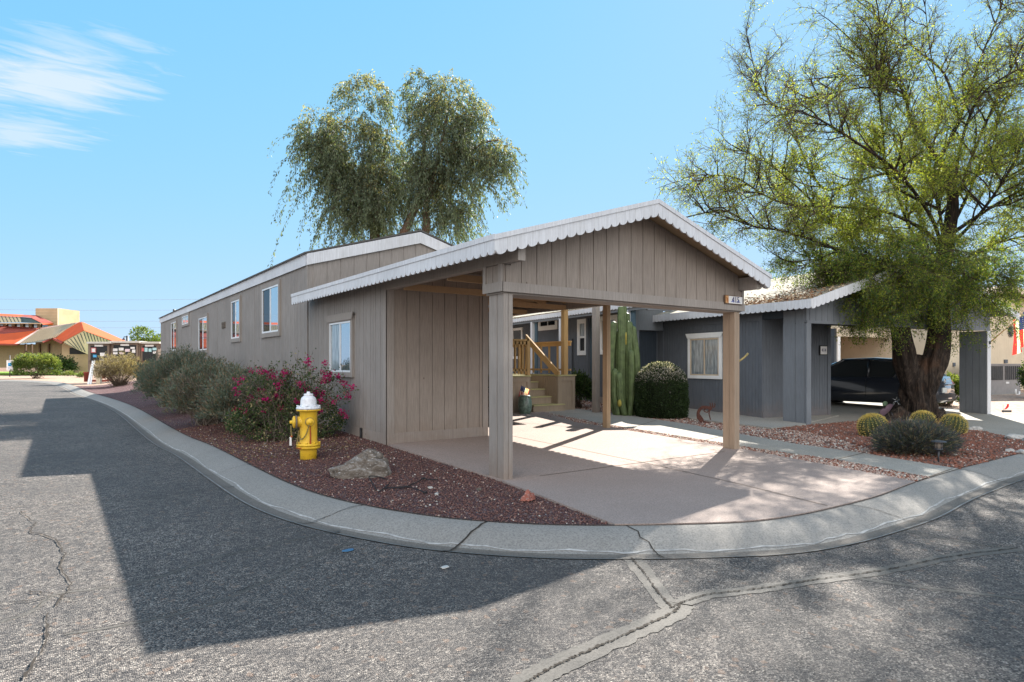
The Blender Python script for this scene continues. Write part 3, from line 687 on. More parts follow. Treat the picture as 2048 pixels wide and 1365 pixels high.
bar(a, (XW-.014, SY), (XW+.13, SY), .04, zr(XW)-.12, (0, -1), 0, .024); bar(a, (SX-.09, SY), (SX+.02, SY), .05, zr(SX)-.2, (0, -1), 0, .024)
bar(a, (XW, SY-.024), (XW, SY+.085), .03, zr(XW)-.14, (-1, 0), 0, .018)
bar(a, (XW+.13, SY), (SX-.09, SY), .05, .28, (0, -1), 0, .02)
bar(a, (XW, SY+.085), (XW, HY0-.02), .0, .28, (-1, 0), 0, .020)
bar(a, (XW+.9, SY), (SX-.09, SY), zr(SX)-.64, zr(SX)-.53, (0, -1), 0.013, .035)
mk(a, 'trim', 'tan_trim', shed)
p = AX(663.5, 645, XW); q = AX(706, 745, XW)
window(shed, (XW, q[1]), (XW, p[1]), q[2]+.0, 2.17, (-1, 0), 'alu', 'tan_trim', ('curt_r', 'curt'), .09, flare=True, fwid=.032)
b_ = MB(); bar(b_, (SX-.52, SY), (SX-.12, SY), zr(SX)-.44, zr(SX)-.26, (0, -1), .0125, .03, 1); bar(b_, (SX-.56, SY), (SX-.08, SY), zr(SX)-.46, zr(SX)-.44, (0, -1), .0125, .04, 0)
for k_ in (.5, .385, .25, .115): bar(b_, (SX-k_-.03, SY), (SX-k_, SY), zr(SX)-.44, zr(SX)-.24, (0, -1), .03, .04, 0)
mk(b_, 'louvre_vent', ['tan_trim', 'black'], shed)
b_ = MB(); b_.tube([(XW-.05, 10.25, .02), (XW-.05, 10.25, .3)], .02, 6); b_.tube([(XW-.05, 10.25, .12), (XW-.07, 10.9, .1), (XW-.06, 11.6, .13), (XW-.08, 12.4, .08)], .008, 5); mk(b_, 'cable_stub', 'black', shed)
# ---------------------------------------------------------------- carport
RY0 = 5.68; RY1 = 13.02
cp = thing('carport', (XM, 6.1, 0), 'open taupe gabled carport with white scalloped fascia over the pink driveway', 'carport')
a = MB()
for xe in (EL, ER): a.prism([(xe, RY0, zr(xe)), (XM, RY0, ZP), (XM, RY1, ZP), (xe, RY1, zr(xe))], (0, 0, -.02), 0)
mk(a, 'roof', 'rooftop', cp)
a = MB()
for xe in (EL, ER):
    s_ = .03 if xe < XM else -.03
    a.prism([(xe+s_, RY0+.03, zr(xe)-.01), (XM, RY0+.03, ZP-.02), (XM, RY1, ZP-.02), (xe+s_, RY1, zr(xe)-.01)], (0, 0, -.025), 0)
mk(a, 'ceiling_boards', 'ply', cp)
a = MB()
scallop(a, (EL, RY0-.02), (EL, RY1), zr(EL)+.004, zr(EL)+.004, .215, (-1, 0), .02)
bar(a, (EL, RY0-.03), (EL, RY1), zr(EL)-.05, zr(EL)+.01, (-1, 0), .02, .032)
scallop(a, (EL-.0, RY0), (XM, RY0), zr(EL)+.004, ZP+.004, .225, (0, -1), .02); scallop(a, (XM, RY0), (ER, RY0), ZP+.004, zr(ER)+.004, .225, (0, -1), .02)
for x0, x1 in ((EL-.03, XM), (XM, ER+.03)):
    a.prism([(x0, RY0-.02, zr(x0)-.045), (x1, RY0-.02, zr(x1)-.045), (x1, RY0-.02, zr(x1)+.012), (x0, RY0-.02, zr(x0)+.012)], (0, -.014, 0))
scallop(a, (ER, RY1), (ER, RY0-.02), zr(ER)+.004, zr(ER)+.004, .215, (1, 0), .02)
mk(a, 'fascia', 'white', cp)
YA, YB = 6.07, 6.45; XA, XB = 4.25, 9.04
a = MB()  # gable panel
zt_ = [(0, 2.58), (.12, 2.58), (.125, zr(XA+.12)-.06), (XM-XA, ZP-.06), (XB-XA-.125, zr(XB-.12)-.06), (XB-XA-.12, 2.58), (XB-XA, 2.58)]
wall(a, (XA+.01, YA), (XB-.01, YA), 2.27, zt_, (0, -1), .05)
wall(a, (XA+.01, YB-.05), (XB-.01, YB-.05), 2.27, zt_, (0, -1), .05)
planks(a, (XA+.05, YA), (XB-.04, YA), 2.37, [(0, 2.57), (.075, 2.57), (.08, zr(XA+.12)-.1), (XM-XA-.05, ZP-.1), (XB-XA-.18, zr(XB-.12)-.1), (XB-XA-.175, 2.57), (XB-XA-.09, 2.57)], (0, -1), (.237,), th=.012)
wall(a, (XA+.01, YA+.06), (XA+.01, YB-.06), 2.27, [(0, 2.58), (YB-YA-.12, 2.58)], (-1, 0), .05)
planks(a, (XA+.01, YA+.05), (XA+.01, YB-.05), 2.37, [(0, 2.57), (.28, 2.57)], (-1, 0), (.14,))
mk(a, 'gable_panel', 'tan_front', cp)
a = MB()
bar(a, (XA-.01, YA), (XB, YA), 2.255, 2.37, (0, -1), .0, .03); bar(a, (XA+.0, YA-.03), (XA+.0, YB), 2.255, 2.37, (-1, 0), .0, .022)
bar(a, (XB, YA-.03), (XB, YB), 2.255, 2.37, (1, 0), .0, .022); bar(a, (XA+.06, YB), (XB, YB), 2.255, 2.37, (0, 1), 0, .02)
bar(a, (XA, YA-.02), (XA, YA+.05), 2.37, 2.58, (-1, 0), .0, .02); bar(a, (XA, YB-.06), (XA, YB), 2.37, 2.58, (-1, 0), .0, .02)
bar(a, (XB-.05, YA), (XB, YA), 2.37, 2.58, (0, -1), .0125, .03)
a.box(XA+.02, XB-.02, YA+.02, YB-.02, 2.235, 2.255)
mk(a, 'gable_trim', 'tan_trim', cp)
def post(x0, x1, y0, y1, zt, m_='tan_trim'):
    a = MB(); z0 = gz((x0+x1)/2, y0)+.01
    a.box(x0, x1, y0, y1, z0, zt)
    for k_ in (1, 2):
        pass
    e = .010
    a.box(x0-e, x0, y0, y0+(y1-y0)*.42, z0+.005, zt-.002); a.box(x0-e, x0, y0+(y1-y0)*.46, y1, z0+.005, zt-.002)
    a.box(x1, x1+e, y0, y0+(y1-y0)*.42, z0+.005, zt-.002); a.box(x1, x1+e, y0+(y1-y0)*.46, y1, z0+.005, zt-.002)
    a.box(x0-e, x0+(x1-x0)*.5-.004, y0-e, y0, z0+.005, zt-.002); a.box(x0+(x1-x0)*.5+.002, x1+e, y0-e, y0, z0+.005, zt-.002)
    return mk(a, 'post', m_, cp, bev=.004)
post(4.30, 4.41, 6.09, 6.40, 2.24); post(8.85, 8.965, 6.09, 6.30, 2.24, 'post_right_bounce'); post(8.945, 9.02, 9.08, 9.2, 2.58, 'post_mid_bounce')
for bx, m_ in ((4.31, 'tan_trim'), (9.0, 'tan_trim')):
    a = MB(); y1 = SY-.02 if bx < 5 else 12.95; zt = zr(bx)-.055
    zb_ = 2.585; a.box(bx-.055, bx+.05, RY0+.07, y1, zb_, zb_+.20)
    mk(a, 'eave_beam', m_, cp)
    a = MB(); a.box(bx-.16 if bx > 5 else bx-.05, bx+.05, RY0+.045, RY0+.06, zt-.15, zt); 
a = MB(); a.box(XM-.03, XM+.03, YB+.03, RY1, ZP-.3, ZP-.06)
mk(a, 'ridge_beam', 'tan_wood', cp)
for k_ in range(9):
    yy = 6.95+k_*.68
    for xe in (EL+.1, ER-.1):
        if yy > SY-.1 and xe < XM: xs = SX+.05
        else: xs = xe
        a = MB(); xi = XM-.035 if xs < XM else XM+.035
        a.prism([(xs, yy, zr(xs)-.045), (xi, yy, zr(xi)-.045), (xi, yy, zr(xi)-.17), (xs, yy, zr(xs)-.17)], (0, .04, 0)); mk(a, 'rafter', 'tan_wood', cp)
for yy in (7.6, 8.96, 10.3, 11.7):
    a = MB(); a.box(4.4 if yy < SY else SX+.1, 8.9, yy-.02, yy+.02, 2.56, 2.66); a.box(XM+.0-.04, XM+.04, yy+.02, yy+.06, 2.6, ZP-.3); mk(a, 'tie_beam', 'tan_wood', cp)
# the number plaque on the panel
a = MB(); pl0 = AY(1449, 592, YA-.03); pl1 = AY(1482, 606, YA-.03)
x0, x1 = pl0[0], pl1[0]; z0, z1 = 2.36, 2.475
a.box(x0-.012, x1+.012, YA-.05, YA-.03, z0-.012, z1+.012, 0); a.box(x0, x0+.075, YA-.054, YA-.05, z0, z1, 1); a.box(x0+.08, x1, YA-.054, YA-.05, z0, z1, 2)
MT['tile_o'] = flat('ochre_tile', (.5, .27, .1), .3); MT['tile_w'] = flat('white_tile', (.68, .66, .64), .3); MT['ink'] = flat('indigo_ink', (.05, .045, .12), .4); MT['ink2'] = flat('violet_ink', (.16, .17, .36), .4)
sign = mk(a, 'number_plaque', ['bark2', 'tile_o', 'tile_w'], cp)
def text(s, size, pos, xd, mat_, par, name='lettering', up=(0, 0, 1), ext=.002, sq=1.0):
    c = bpy.data.curves.new(name, 'FONT'); c.body = s; c.size = size; c.extrude = ext; c.align_x = 'CENTER'; c.align_y = 'CENTER'; c.resolution_u = 2
    to = bpy.data.objects.new(name, c); COL.objects.link(to)
    dg = bpy.context.evaluated_depsgraph_get(); me = bpy.data.meshes.new_from_object(to.evaluated_get(dg)); bpy.data.objects.remove(to)
    X_ = Vector(xd).normalized(); U_ = Vector(up); N_ = X_.cross(U_); M_ = Matrix(((X_.x*sq, U_.x, N_.x, pos[0]), (X_.y*sq, U_.y, N_.y, pos[1]), (X_.z*sq, U_.z, N_.z, pos[2]), (0, 0, 0, 1)))
    vs = [tuple(M_@v.co) for v in me.vertices]; fs = [tuple(p.vertices) for p in me.polygons]
    return mesh_obj(name, vs, fs, mat_, parent=par)
xc = (x0+.08+x1)/2
text('415', .135, (xc, YA-.057, (z0+z1)/2), (1, 0, 0), 'ink', sign, sq=1.0)
a = MB()
for cx_ in (-.07, .07): a.prism([(xc+cx_-.06, YA-.0545, z0+.02), (xc+cx_+.06, YA-.0545, z0+.02), (xc+cx_, YA-.0545, z0+.06)], (0, -.0006, 0))
mk(a, 'tile_pattern', 'ink2', sign)
a = MB(); a.box(x0+.02, x0+.03, YA-.056, YA-.054, z0+.03, z1-.02); a.box(x0+.04, x0+.05, YA-.056, YA-.054, z0+.01, z1-.03); mk(a, 'tile_cactus', 'rust', sign)
# brass flag holder on the right post
fh = thing('flagpole_bracket', (8.99, 6.2, 1.5), 'small empty brass flag bracket screwed to the right front carport post', 'bracket')
p0 = AY(1480, 722, 6.07); a = MB(); a.lathe((8.967, 6.12, p0[2]), [(.045, 0), (.045, .012), (.03, .018)], 12, 0, (1, 0, 0)); a.tube([(8.97, 6.12, p0[2]-.01), (9.03, 6.1, p0[2]+.01), (9.09, 6.07, p0[2]+.055), (9.15, 6.04, p0[2]+.12)], [.022, .018, .016, .018], 10)
mk(a, 'socket', 'brass', fh)
# ---------------------------------------------------------------- deck with steps
dk = thing('deck', (9.4, 12.37, .2), 'raised wooden deck with stair and stained railing behind the carport', 'deck')
DX0, DX1, DX2, DX3 = 8.76, 9.52, 10.42, 11.0; DYF = 12.37; DZ = AY(1050, 751, DYF)[2]; DYB = 15.6
dzg = .19
a = MB()
a.box(DX0, DX1, DYF, 13.1, dzg-.1, DZ-.04); a.box(XR+.03, DX1, 13.1, DYB, dzg-.1, DZ-.04); a.box(DX2, DX3, DYF, DYB, dzg-.1, DZ-.04); a.box(DX1, DX2, 13.75, DYB, dzg-.1, DZ-.04)
for x0, x1 in ((DX0, DX1), (DX2, DX3)):
    bar(a, (x0, DYF), (x1, DYF), DZ-.16, DZ-.04, (0, -1), 0, .02); bar(a, (x0, DYF), (x0+.1, DYF), dzg-.05, DZ-.16, (0, -1), 0, .02); bar(a, (x1-.1, DYF), (x1, DYF), dzg-.05, DZ-.16, (0, -1), 0, .02); bar(a, (x0+.1, DYF), (x1-.1, DYF), dzg-.05, dzg+.08, (0, -1), 0, .02)
planks(a, (DX2-.0, 13.75), (DX2-.0, DYF), dzg, [(0, DZ-.05), (1.38, DZ-.05)], (-1, 0), (.09,), th=.01)
mk(a, 'deck_base', 'deck_tan', dk)
a = MB(); a.box(DX0-.03, DX1+.01, DYF-.04, 13.1, DZ-.035, DZ); a.box(XR+.03, DX1+.01, 13.1, DYB, DZ-.035, DZ); a.box(DX1+.01, DX2-.01, 13.72, DYB, DZ-.035, DZ); a.box(DX2-.01, DX3+.03, DYF-.04, DYB, DZ-.035, DZ); mk(a, 'deck_boards', 'tread', dk)
a = MB(); b_ = MB(); ns = 5; st = (DZ-dzg)/ns
for k_ in range(ns-1):
    y0 = DYF-.04+k_*.28; z1 = dzg+st*(k_+1); xr = DX2-.002 if k_ else DX2+.12
    a.box(DX1+.002, xr if k_ else DX2+.12, (y0 if k_ else y0-.1), min(y0+.28, 13.72) if k_ < ns-2 else 13.72, dzg-.05, z1-.03); b_.box(DX1-.0+.003, xr, (y0 if k_ else y0-.1)-.02, 13.72 if k_ == ns-2 else y0+.3, z1-.03, z1)
st_ = mk(a, 'stair', 'deck_tan', dk); mk(b_, 'treads', 'tread', st_)
RT = AY(1120, 681, DYF)[2]; RBt = AY(1120, 737, DYF)[2]
def rail(name, p0, p1, n, z0=None, sl=None, posts=(1, 1)):
    p0 = Vector(p0); p1 = Vector(p1); d = (p1-p0); a = MB(); L = Vector((d.x, d.y)).length
    def rb(za, zb_, hw, hh):
        q = Vector((-d.y, d.x, 0)).normalized()*hw
        a.prism([p0+q+Vector((0, 0, za)), p0-q+Vector((0, 0, za)), p0-q+Vector((0, 0, za+hh)), p0+q+Vector((0, 0, za+hh))], tuple(d))
    rb(RT-DZ-.04, 0, .045, .04); rb(RT-DZ-.13, 0, .02, .09)
    ro = mk(a, name, 'rail', dk); a = MB(); rb(.1, 0, .02, .05); mk(a, 'bottom_rail', 'rail', ro)
    for k_ in range(n):
        t = (k_+.5)/n; c = p0+d*t; a = MB(); a.box(c.x-.02, c.x+.02, c.y-.02, c.y+.02, c.z+.03, c.z+RT-DZ-.05); mk(a, 'baluster', 'rail', ro)
    for k_, c in enumerate((p0, p1)):
        if posts[k_]: a = MB(); a.box(c.x-.045, c.x+.045, c.y-.045, c.y+.045, c.z-.0, c.z+RT-DZ); mk(a, 'rail_post', 'rail', ro)
zz_ = DZ
rail('railing', (DX0+.05, DYF+.03, zz_), (DX1-.05, DYF+.03, zz_), 6)
rail('railing', (DX3-.05, DYF+.1, zz_), (DX3-.05, DYB-1.0, zz_), 6, posts=(0, 1))
rail('railing', (DX3-.1, DYB-1.0, zz_), (9.75, DYB-1.0, zz_), 8, posts=(0, 1))
a = MB(); q0 = Vector((DX2+.03, DYF-.02, DZ-.02)); q1 = Vector((DX2+.03, 13.75, RT+.1))
for s_ in (-.02,): a.prism([q0+Vector((s_, 0, -.09)), q0+Vector((s_, 0, .1)), q1+Vector((s_, 0, .1)), q1+Vector((s_, 0, -.09))], (.05, 0, 0))
mk(a, 'stair_handrail', 'rail', dk)
tp = AY(1131, 622, DYF)[2]
a = MB(); a.box(10.66, 10.79, DYF+.02, DYF+.15, DZ, tp+.1); mk(a, 'tall_post', 'rail', dk)
bp = G(1193, 826)
a = MB(); a.box(bp[0]-.07, bp[0]+.07, bp[1]-.05, bp[1]+.09, bp[2]-.02, tp+.1); mk(a, 'tall_post', 'tan_trim', dk)
a = MB(); a.box(9.1, bp[0]+.1, DYF+.0, DYF+.09, tp+.1, tp+.25); mk(a, 'awning_beam', 'tan_wood', dk)
a = MB(); a.box(9.1, bp[0]+.3, DYF-.2, 15.6, tp+.25, tp+.3); mk(a, 'awning', 'tan_wood', dk)
# ---------------------------------------------------------------- grey neighbour: carport + shed
nc = thing('grey_carport', W4(4, 0, .05), 'slate grey gabled carport and shed with pale scalloped fascia beside the big tree', 'carport')
def F4(a, b, z): return W4(a, b, z)
def P4(a, b): return W4(a, b, 0)[:2]
nL = (-e1[0], -e1[1]); nF = (-e2[0], -e2[1]); nR = e1; nB = e2
AL, AR, AM = -.4, 8.0, 3.8; NZ0 = 2.77; NZR = 4.02; B0, B1 = -.42, 4.75; NS = (NZR-NZ0)/(AM-AL)
def zn(a): return NZR-NS*abs(a-AM)
a = MB(F4)
for ae in (AL, AR): a.prism([(ae, B0, zn(ae)), (AM, B0, NZR), (AM, B1, NZR), (ae, B1, zn(ae))], (0, 0, -.03))
mk(a, 'roof', 'shing', nc)
a = MB(F4)
for ae in (AL, AR): a.prism([(ae+(.02 if ae < AM else -.02), B0+.03, zn(ae)-.03), (AM, B0+.03, NZR-.035), (AM, B1, NZR-.035), (ae+(.02 if ae < AM else -.02), B1, zn(ae)-.03)], (0, 0, -.02))
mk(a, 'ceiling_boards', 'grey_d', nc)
a = MB()
scallop(a, P4(AL, B0-.02), P4(AL, B1), NZ0+.01, NZ0+.01, .2, nL, .02, per=.15, dep=.04)
scallop(a, P4(AL, B0), P4(AM, B0), NZ0+.01, NZR+.01, .22, nF, .02, per=.15, dep=.04); scallop(a, P4(AM, B0), P4(AR, B0), NZR+.01, NZ0+.01, .22, nF, .02, per=.15, dep=.04)
mk(a, 'fascia', 'white', nc)
a = MB()
zt_ = [(0, zn(0)-.06), (AM, NZR-.06), (7.42, zn(7.42)-.06)]
wall(a, P4(.0, 0), P4(7.42, 0), 2.32, zt_, nF, .3); planks(a, P4(.1, 0), P4(7.42, 0), 2.36, [(0, zn(.1)-.08), (AM-.1, NZR-.08), (7.32, zn(7.42)-.08)], nF, (.2,)); bar(a, P4(0, 0), P4(7.42, 0), 2.3, 2.36, nF, 0, .02)
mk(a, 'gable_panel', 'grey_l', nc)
a = MB(F4); a.box(0, .13, 0, .62, .03, 2.3); a.box(-.012, 0, .05, .27, .03, 2.6); a.box(-.012, 0, .29, .6, .03, 2.6); a.box(-.02, .13, -.02, .0, .03, 2.3); mk(a, 'post', 'grey_l', nc)
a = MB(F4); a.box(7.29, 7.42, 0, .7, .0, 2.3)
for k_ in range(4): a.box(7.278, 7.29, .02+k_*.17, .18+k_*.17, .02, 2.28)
a.box(7.27, 7.44, -.02, .0, .0, 2.3, 1); mk(a, 'post', ['grey_l', 'white'], nc)  # thin front face coloured white for the sky light it catches
a = MB(F4)
a.box(0, .08, 1.2, 4.94, .05, zn(0)-.08); a.box(.08, 2.4, 1.2, 1.28, .05, zn(.1)-.1); a.box(2.32, 2.4, 1.28, 4.94, .05, 3.3); a.box(.08, 2.32, 4.86, 4.94, .05, 2.7)
bar(a, P4(0, 1.2), P4(0, 1.2), 0, 0, nL, 0, 0) if False else None
mk(a, 'wall', 'grey', nc)
a = MB(); planks(a, P4(0, 4.9), P4(0, 1.25), .12, [(0, 2.42), (3.65, 2.42)], nL, (.1,), gap=.007, th=.008); bar(a, P4(0, 4.94), P4(0, 1.2), 2.43, 2.56, nL, 0, .025); bar(a, P4(0, 1.28), P4(0, 1.2), .05, 2.43, nL, .0, .02)
bar(a, P4(0, 4.94), P4(0, 4.7), .05, 2.43, nL, .009, .03); bar(a, P4(0, 4.7), P4(0, 1.28), .05, .2, nL, .009, .016)
mk(a, 'siding', 'grey', nc)
a = MB(); planks(a, P4(.02, 1.2), P4(2.4, 1.2), .1, [(0, 2.5), (2.38, 2.9)], nF, (.1,), gap=.007, th=.008); bar(a, P4(2.3, 1.2), P4(2.42, 1.2), .05, 2.6, nF, .008, .03); bar(a, P4(.0, 1.2), P4(2.3, 1.2), .05, .25, nF, .008, .018); mk(a, 'front_siding', 'grey', nc)
window(nc, P4(0, 3.60), P4(0, 2.55), 1.09, 2.07, nL, 'beige', 'white2', ('curt', 'curt'), .085, flare=True, fwid=.035)
a = MB(); bar(a, P4(1.98, 1.2), P4(2.26, 1.2), 1.62, 1.86, nF, .03, .05, 0); bar(a, P4(2.0, 1.2), P4(2.24, 1.2), 1.64, 1.84, nF, .05, .054, 1); sg2 = mk(a, 'number_sign', ['black', 'tile_w'], nc)
c_ = W4(2.12, 1.2-.058, 1.74); text('414', .13, c_, (e1[0], e1[1], 0), 'ink', sg2, sq=.9)
a = MB(F4); a.box(.13, 7.29, .35, .55, 2.32, 2.5); a.box(.0, .1, .6, 1.2, 2.45, 2.6); mk(a, 'header_beam', 'grey_d', nc)
for ap in (5.15,): a = MB(F4); a.box(ap, ap+.12, 4.6, 4.75, .1, zn(ap)-.1); mk(a, 'post', 'grey_d', nc)
a = MB(F4); a.box(7.3, 7.42, 4.6, 4.75, .1, 2.6); mk(a, 'post', 'grey_l', nc)
# litter of dry leaves on the grey roof
N = 1500; P = []
while len(P) < N:
    aa = R.uniform(AL+.03, 3.0); bb = R.uniform(B0+.05, 3.0); dd = R.random()
    if dd < math.exp(-aa/.55)*(.25+.75*math.exp(-((bb-.6)/1.2)**2)): P.append(W4(aa, bb, zn(aa)+.012))
P = np.array(P); D_ = NR.normal(0, 1, (N, 3)); D_[:, 2] *= .25
for k_, c__ in dict(lit1=(.16, .07, .035), lit2=(.3, .17, .09), lit3=(.5, .38, .26)).items(): MT[k_] = flat('dry_litter_'+k_[-1], c__, .9, var=.3)
o = leafcloud('leaf_litter', P, D_, .07, .032, ['lit1', 'lit2', 'lit3'], None, jit=.3); o['kind'] = 'stuff'; o['label'] = 'dry brown leaf litter lying along the eave of the grey carport roof'; o['category'] = 'leaf litter'
# ---------------------------------------------------------------- grey neighbour: house behind
gh = thing('grey_house', W4(-1.1, 5, .1), 'grey grooved mobile home with white framed windows behind the cactus', 'house')
AW = -1.1; BE = 4.94; BF = 26
a = MB(F4); a.box(AW, AW+.1, BE, BF, .0, 3.05); a.box(AW+.1, 6.5, BE+.0, BE+.1, .0, 2.7); a.box(AW+.1, 6.5, BF-.1, BF, 0, 3.05)
mk(a, 'wall', 'grey', gh)
a = MB(); planks(a, P4(AW, BF), P4(AW, BE), .42, [(0, 3.0), (BF-BE, 3.0)], nL, (.1,), gap=.007, th=.008); bar(a, P4(AW, BE+.1), P4(AW, BE), .3, 3.05, nL, .008, .03)
mk(a, 'siding', 'grey', gh)
a = MB(); bar(a, P4(AW, BF), P4(AW, BE), .1, .4, nL, .0, .03); mk(a, 'stem_wall', 'stem', gh)
AF = -2.0
a = MB(); scallop(a, P4(AF, 3.1), P4(AF, BF), 2.99, 2.99, .14, nL, .02, per=.15, dep=.035)
mk(a, 'fascia', 'white', gh)
a = MB(F4); a.prism([(AF, 3.1, 3.0), (AW, 3.1, 3.2), (AW, BF, 3.2), (AF, BF, 3.0)], (0, 0, .03)); a.prism([(AW, 4.65, 3.3), (2.2, 4.65, 3.62), (2.2, BF, 3.62), (AW, BF, 3.3)], (0, 0, .03)); a.prism([(AW, 4.65, 3.2), (2.0, 4.65, 2.9), (2.0, 4.65, 3.6), (AW, 4.65, 3.3)], (0, .04, 0)); mk(a, 'roof', 'shing', gh)
a = MB(F4); a.box(AF+.03, AF+.1, 3.1, BF, 2.78, 2.9); a.box(AF+.1, AW, 3.1, 3.18, 2.75, 2.98); mk(a, 'eave_beam', 'grey_l', gh)
a = MB(F4); a.box(AW+.0, -.04, 4.70, 4.78, 2.35, 3.3); a.box(AW+.0, -.04, 4.78, 4.93, 2.36, 2.42); a.box(-1.1, -.98, 4.6, 4.70, .15, 3.3); mk(a, 'porch_header', 'grey_l', gh)
a = MB(); bar(a, P4(AW+.12, BE), P4(-.12, BE), .15, 2.32, nF, .0, .04); dr = mk(a, 'door', 'grey_d', gh)
a = MB()
for k_ in range(8): bar(a, P4(AW+.15+k_*.105, BE), P4(AW+.24+k_*.105, BE), .2, 2.28, nF, .04, .05)
mk(a, 'door_boards', 'grey_d', dr)
a = MB(); c_ = W4(-.25, BE-.07, 1.2); a.lathe(c_, [(.03, 0), (.03, .02)], 8, 0, (-e2[0], -e2[1], 0)); mk(a, 'handle', 'brass', dr)
def w4(x0, y0, x1, y1, **k):
    b0, zt = LA(x0, y0, AW); b1, zb_ = LA(x1, y1, AW); window(gh, P4(AW, b0), P4(AW, b1), zb_, zt, nL, 'white2', 'white2', **k)
w4(1082, 643, 1113, 652, panes=('glass', 'glass'), tw=.12)
w4(1160, 645, 1173, 705, panes=('curt', 'glass'), vert=False, tw=.09, fwid=.05)
w4(1205, 640, 1233, 702, panes=('curt', 'curt'), tw=.1)
w4(1012, 662, 1045, 715, panes=('glass', 'glass'), tw=.06)
for px in (1065, 1122, 1180, 1256):
    b0 = LA(px, 700, AF+.06)[0] if px != 1180 else LA(px, 700, AW-.03)[0]; a = MB(F4); aa = AF+.06 if px != 1180 else AW-.1
    a.box(aa-.05, aa+.05, b0-.05, b0+.05, .15, 2.8, 0); a.box(aa+.05, aa+.1, b0-.2, b0-.05, .15, 2.8, 1); mk(a, 'porch_post', ['white' if px != 1180 else 'grey', 'blue_d'], gh)
a = MB(); b0 = LA(1140, 700, AW)[0]; b1 = LA(1147, 700, AW)[0]; bar(a, P4(AW, b0), P4(AW, b1), .9, 2.2, nL, .008, .07); mk(a, 'meter_panel', 'grey', gh)
# ---------------------------------------------------------------- beige house on the next lot
be = thing('beige_house', W4(17, 8, 0), 'cream gabled house with tan roof behind the grey carport at right', 'house')
a = MB(F4)
gA, gB, gM = 17.0, 30.0, 23.0; bb = 7.0
zg = lambda q: 5.15-.18*abs(q-gM)
a.prism([(gA, bb, -.3), (gB, bb, -.3), (gB, bb, zg(gB)-.1), (gM, bb, zg(gM)-.1), (gA, bb, zg(gA)-.1)], (0, .15, 0)); a.box(gA, gA+.15, bb+.15, 20, -.3, zg(gA)-.15)
a.box(gB-.15, gB, bb+.15, 20, -.3, zg(gB)-.15); a.box(gA, gB, 20, 20.15, -.3, 3.9)
mk(a, 'wall', 'beige_l', be)
a = MB()
planks(a, P4(gA, bb), P4(gB, bb), .35, [(0, zg(gA)-.15), (gM-gA, zg(gM)-.15), (gB-gA, zg(gB)-.15)], nF, (.2,), gap=.006, th=.008); bar(a, P4(gA, bb), P4(gB, bb), .3, .35, nF, 0, .015)
bar(a, P4(21.0, bb), P4(21.1, bb), .2, zg(21)-.2, nF, .008, .025)
mk(a, 'siding', 'beige_l', be)
a = MB(F4)
for q in (gA-.3, gB+.3): a.prism([(q, bb-.5, zg(q)), (gM, bb-.5, zg(gM)), (gM, 20.3, zg(gM)), (q, 20.3, zg(q))], (0, 0, .04))
mk(a, 'roof', 'shing2', be)
a = MB(F4)
for q in (gA-.3, gB+.3): a.prism([(q, bb-.5, zg(q)), (gM, bb-.5, zg(gM)), (gM, bb-.5, zg(gM)-.25), (q, bb-.5, zg(q)-.25)], (0, -.03, 0))
mk(a, 'fascia', 'beige_l', be)
a = MB(F4)   # covered patio on its near left side, seen through the grey carport
a.box(8.6, gA, 13.0, 13.1, -.1, 2.9); a.box(9.5, gA, 9.0, 13.1, 2.9, 3.0); mk(a, 'patio_wall', 'beige', be)
a = MB(F4); a.box(9.5, gA, 8.9, 9.0, 2.62, 3.0); mk(a, 'patio_beam', 'beige_l', be)
for q in (1675,): aa = LB(q, 700, 9.0)[0]; a = MB(F4); a.box(aa-.09, aa+.09, 8.92, 9.08, 0, 2.62); mk(a, 'patio_post', 'white2', be)
a = MB(); q = LB(2011, 727, bb-.03); bar(a, P4(q[0]-.12, bb), P4(q[0]+.12, bb), q[1], q[1]+.18, nF, .01, .08); mk(a, 'wall_box', 'grey', be); a = MB()
q = LB(1908, 731, bb-.03); bar(a, P4(q[0]-.08, bb), P4(q[0]+.08, bb), q[1]-.05, q[1]+.12, nF, .01, .06); mk(a, 'wall_box', 'grey', be)
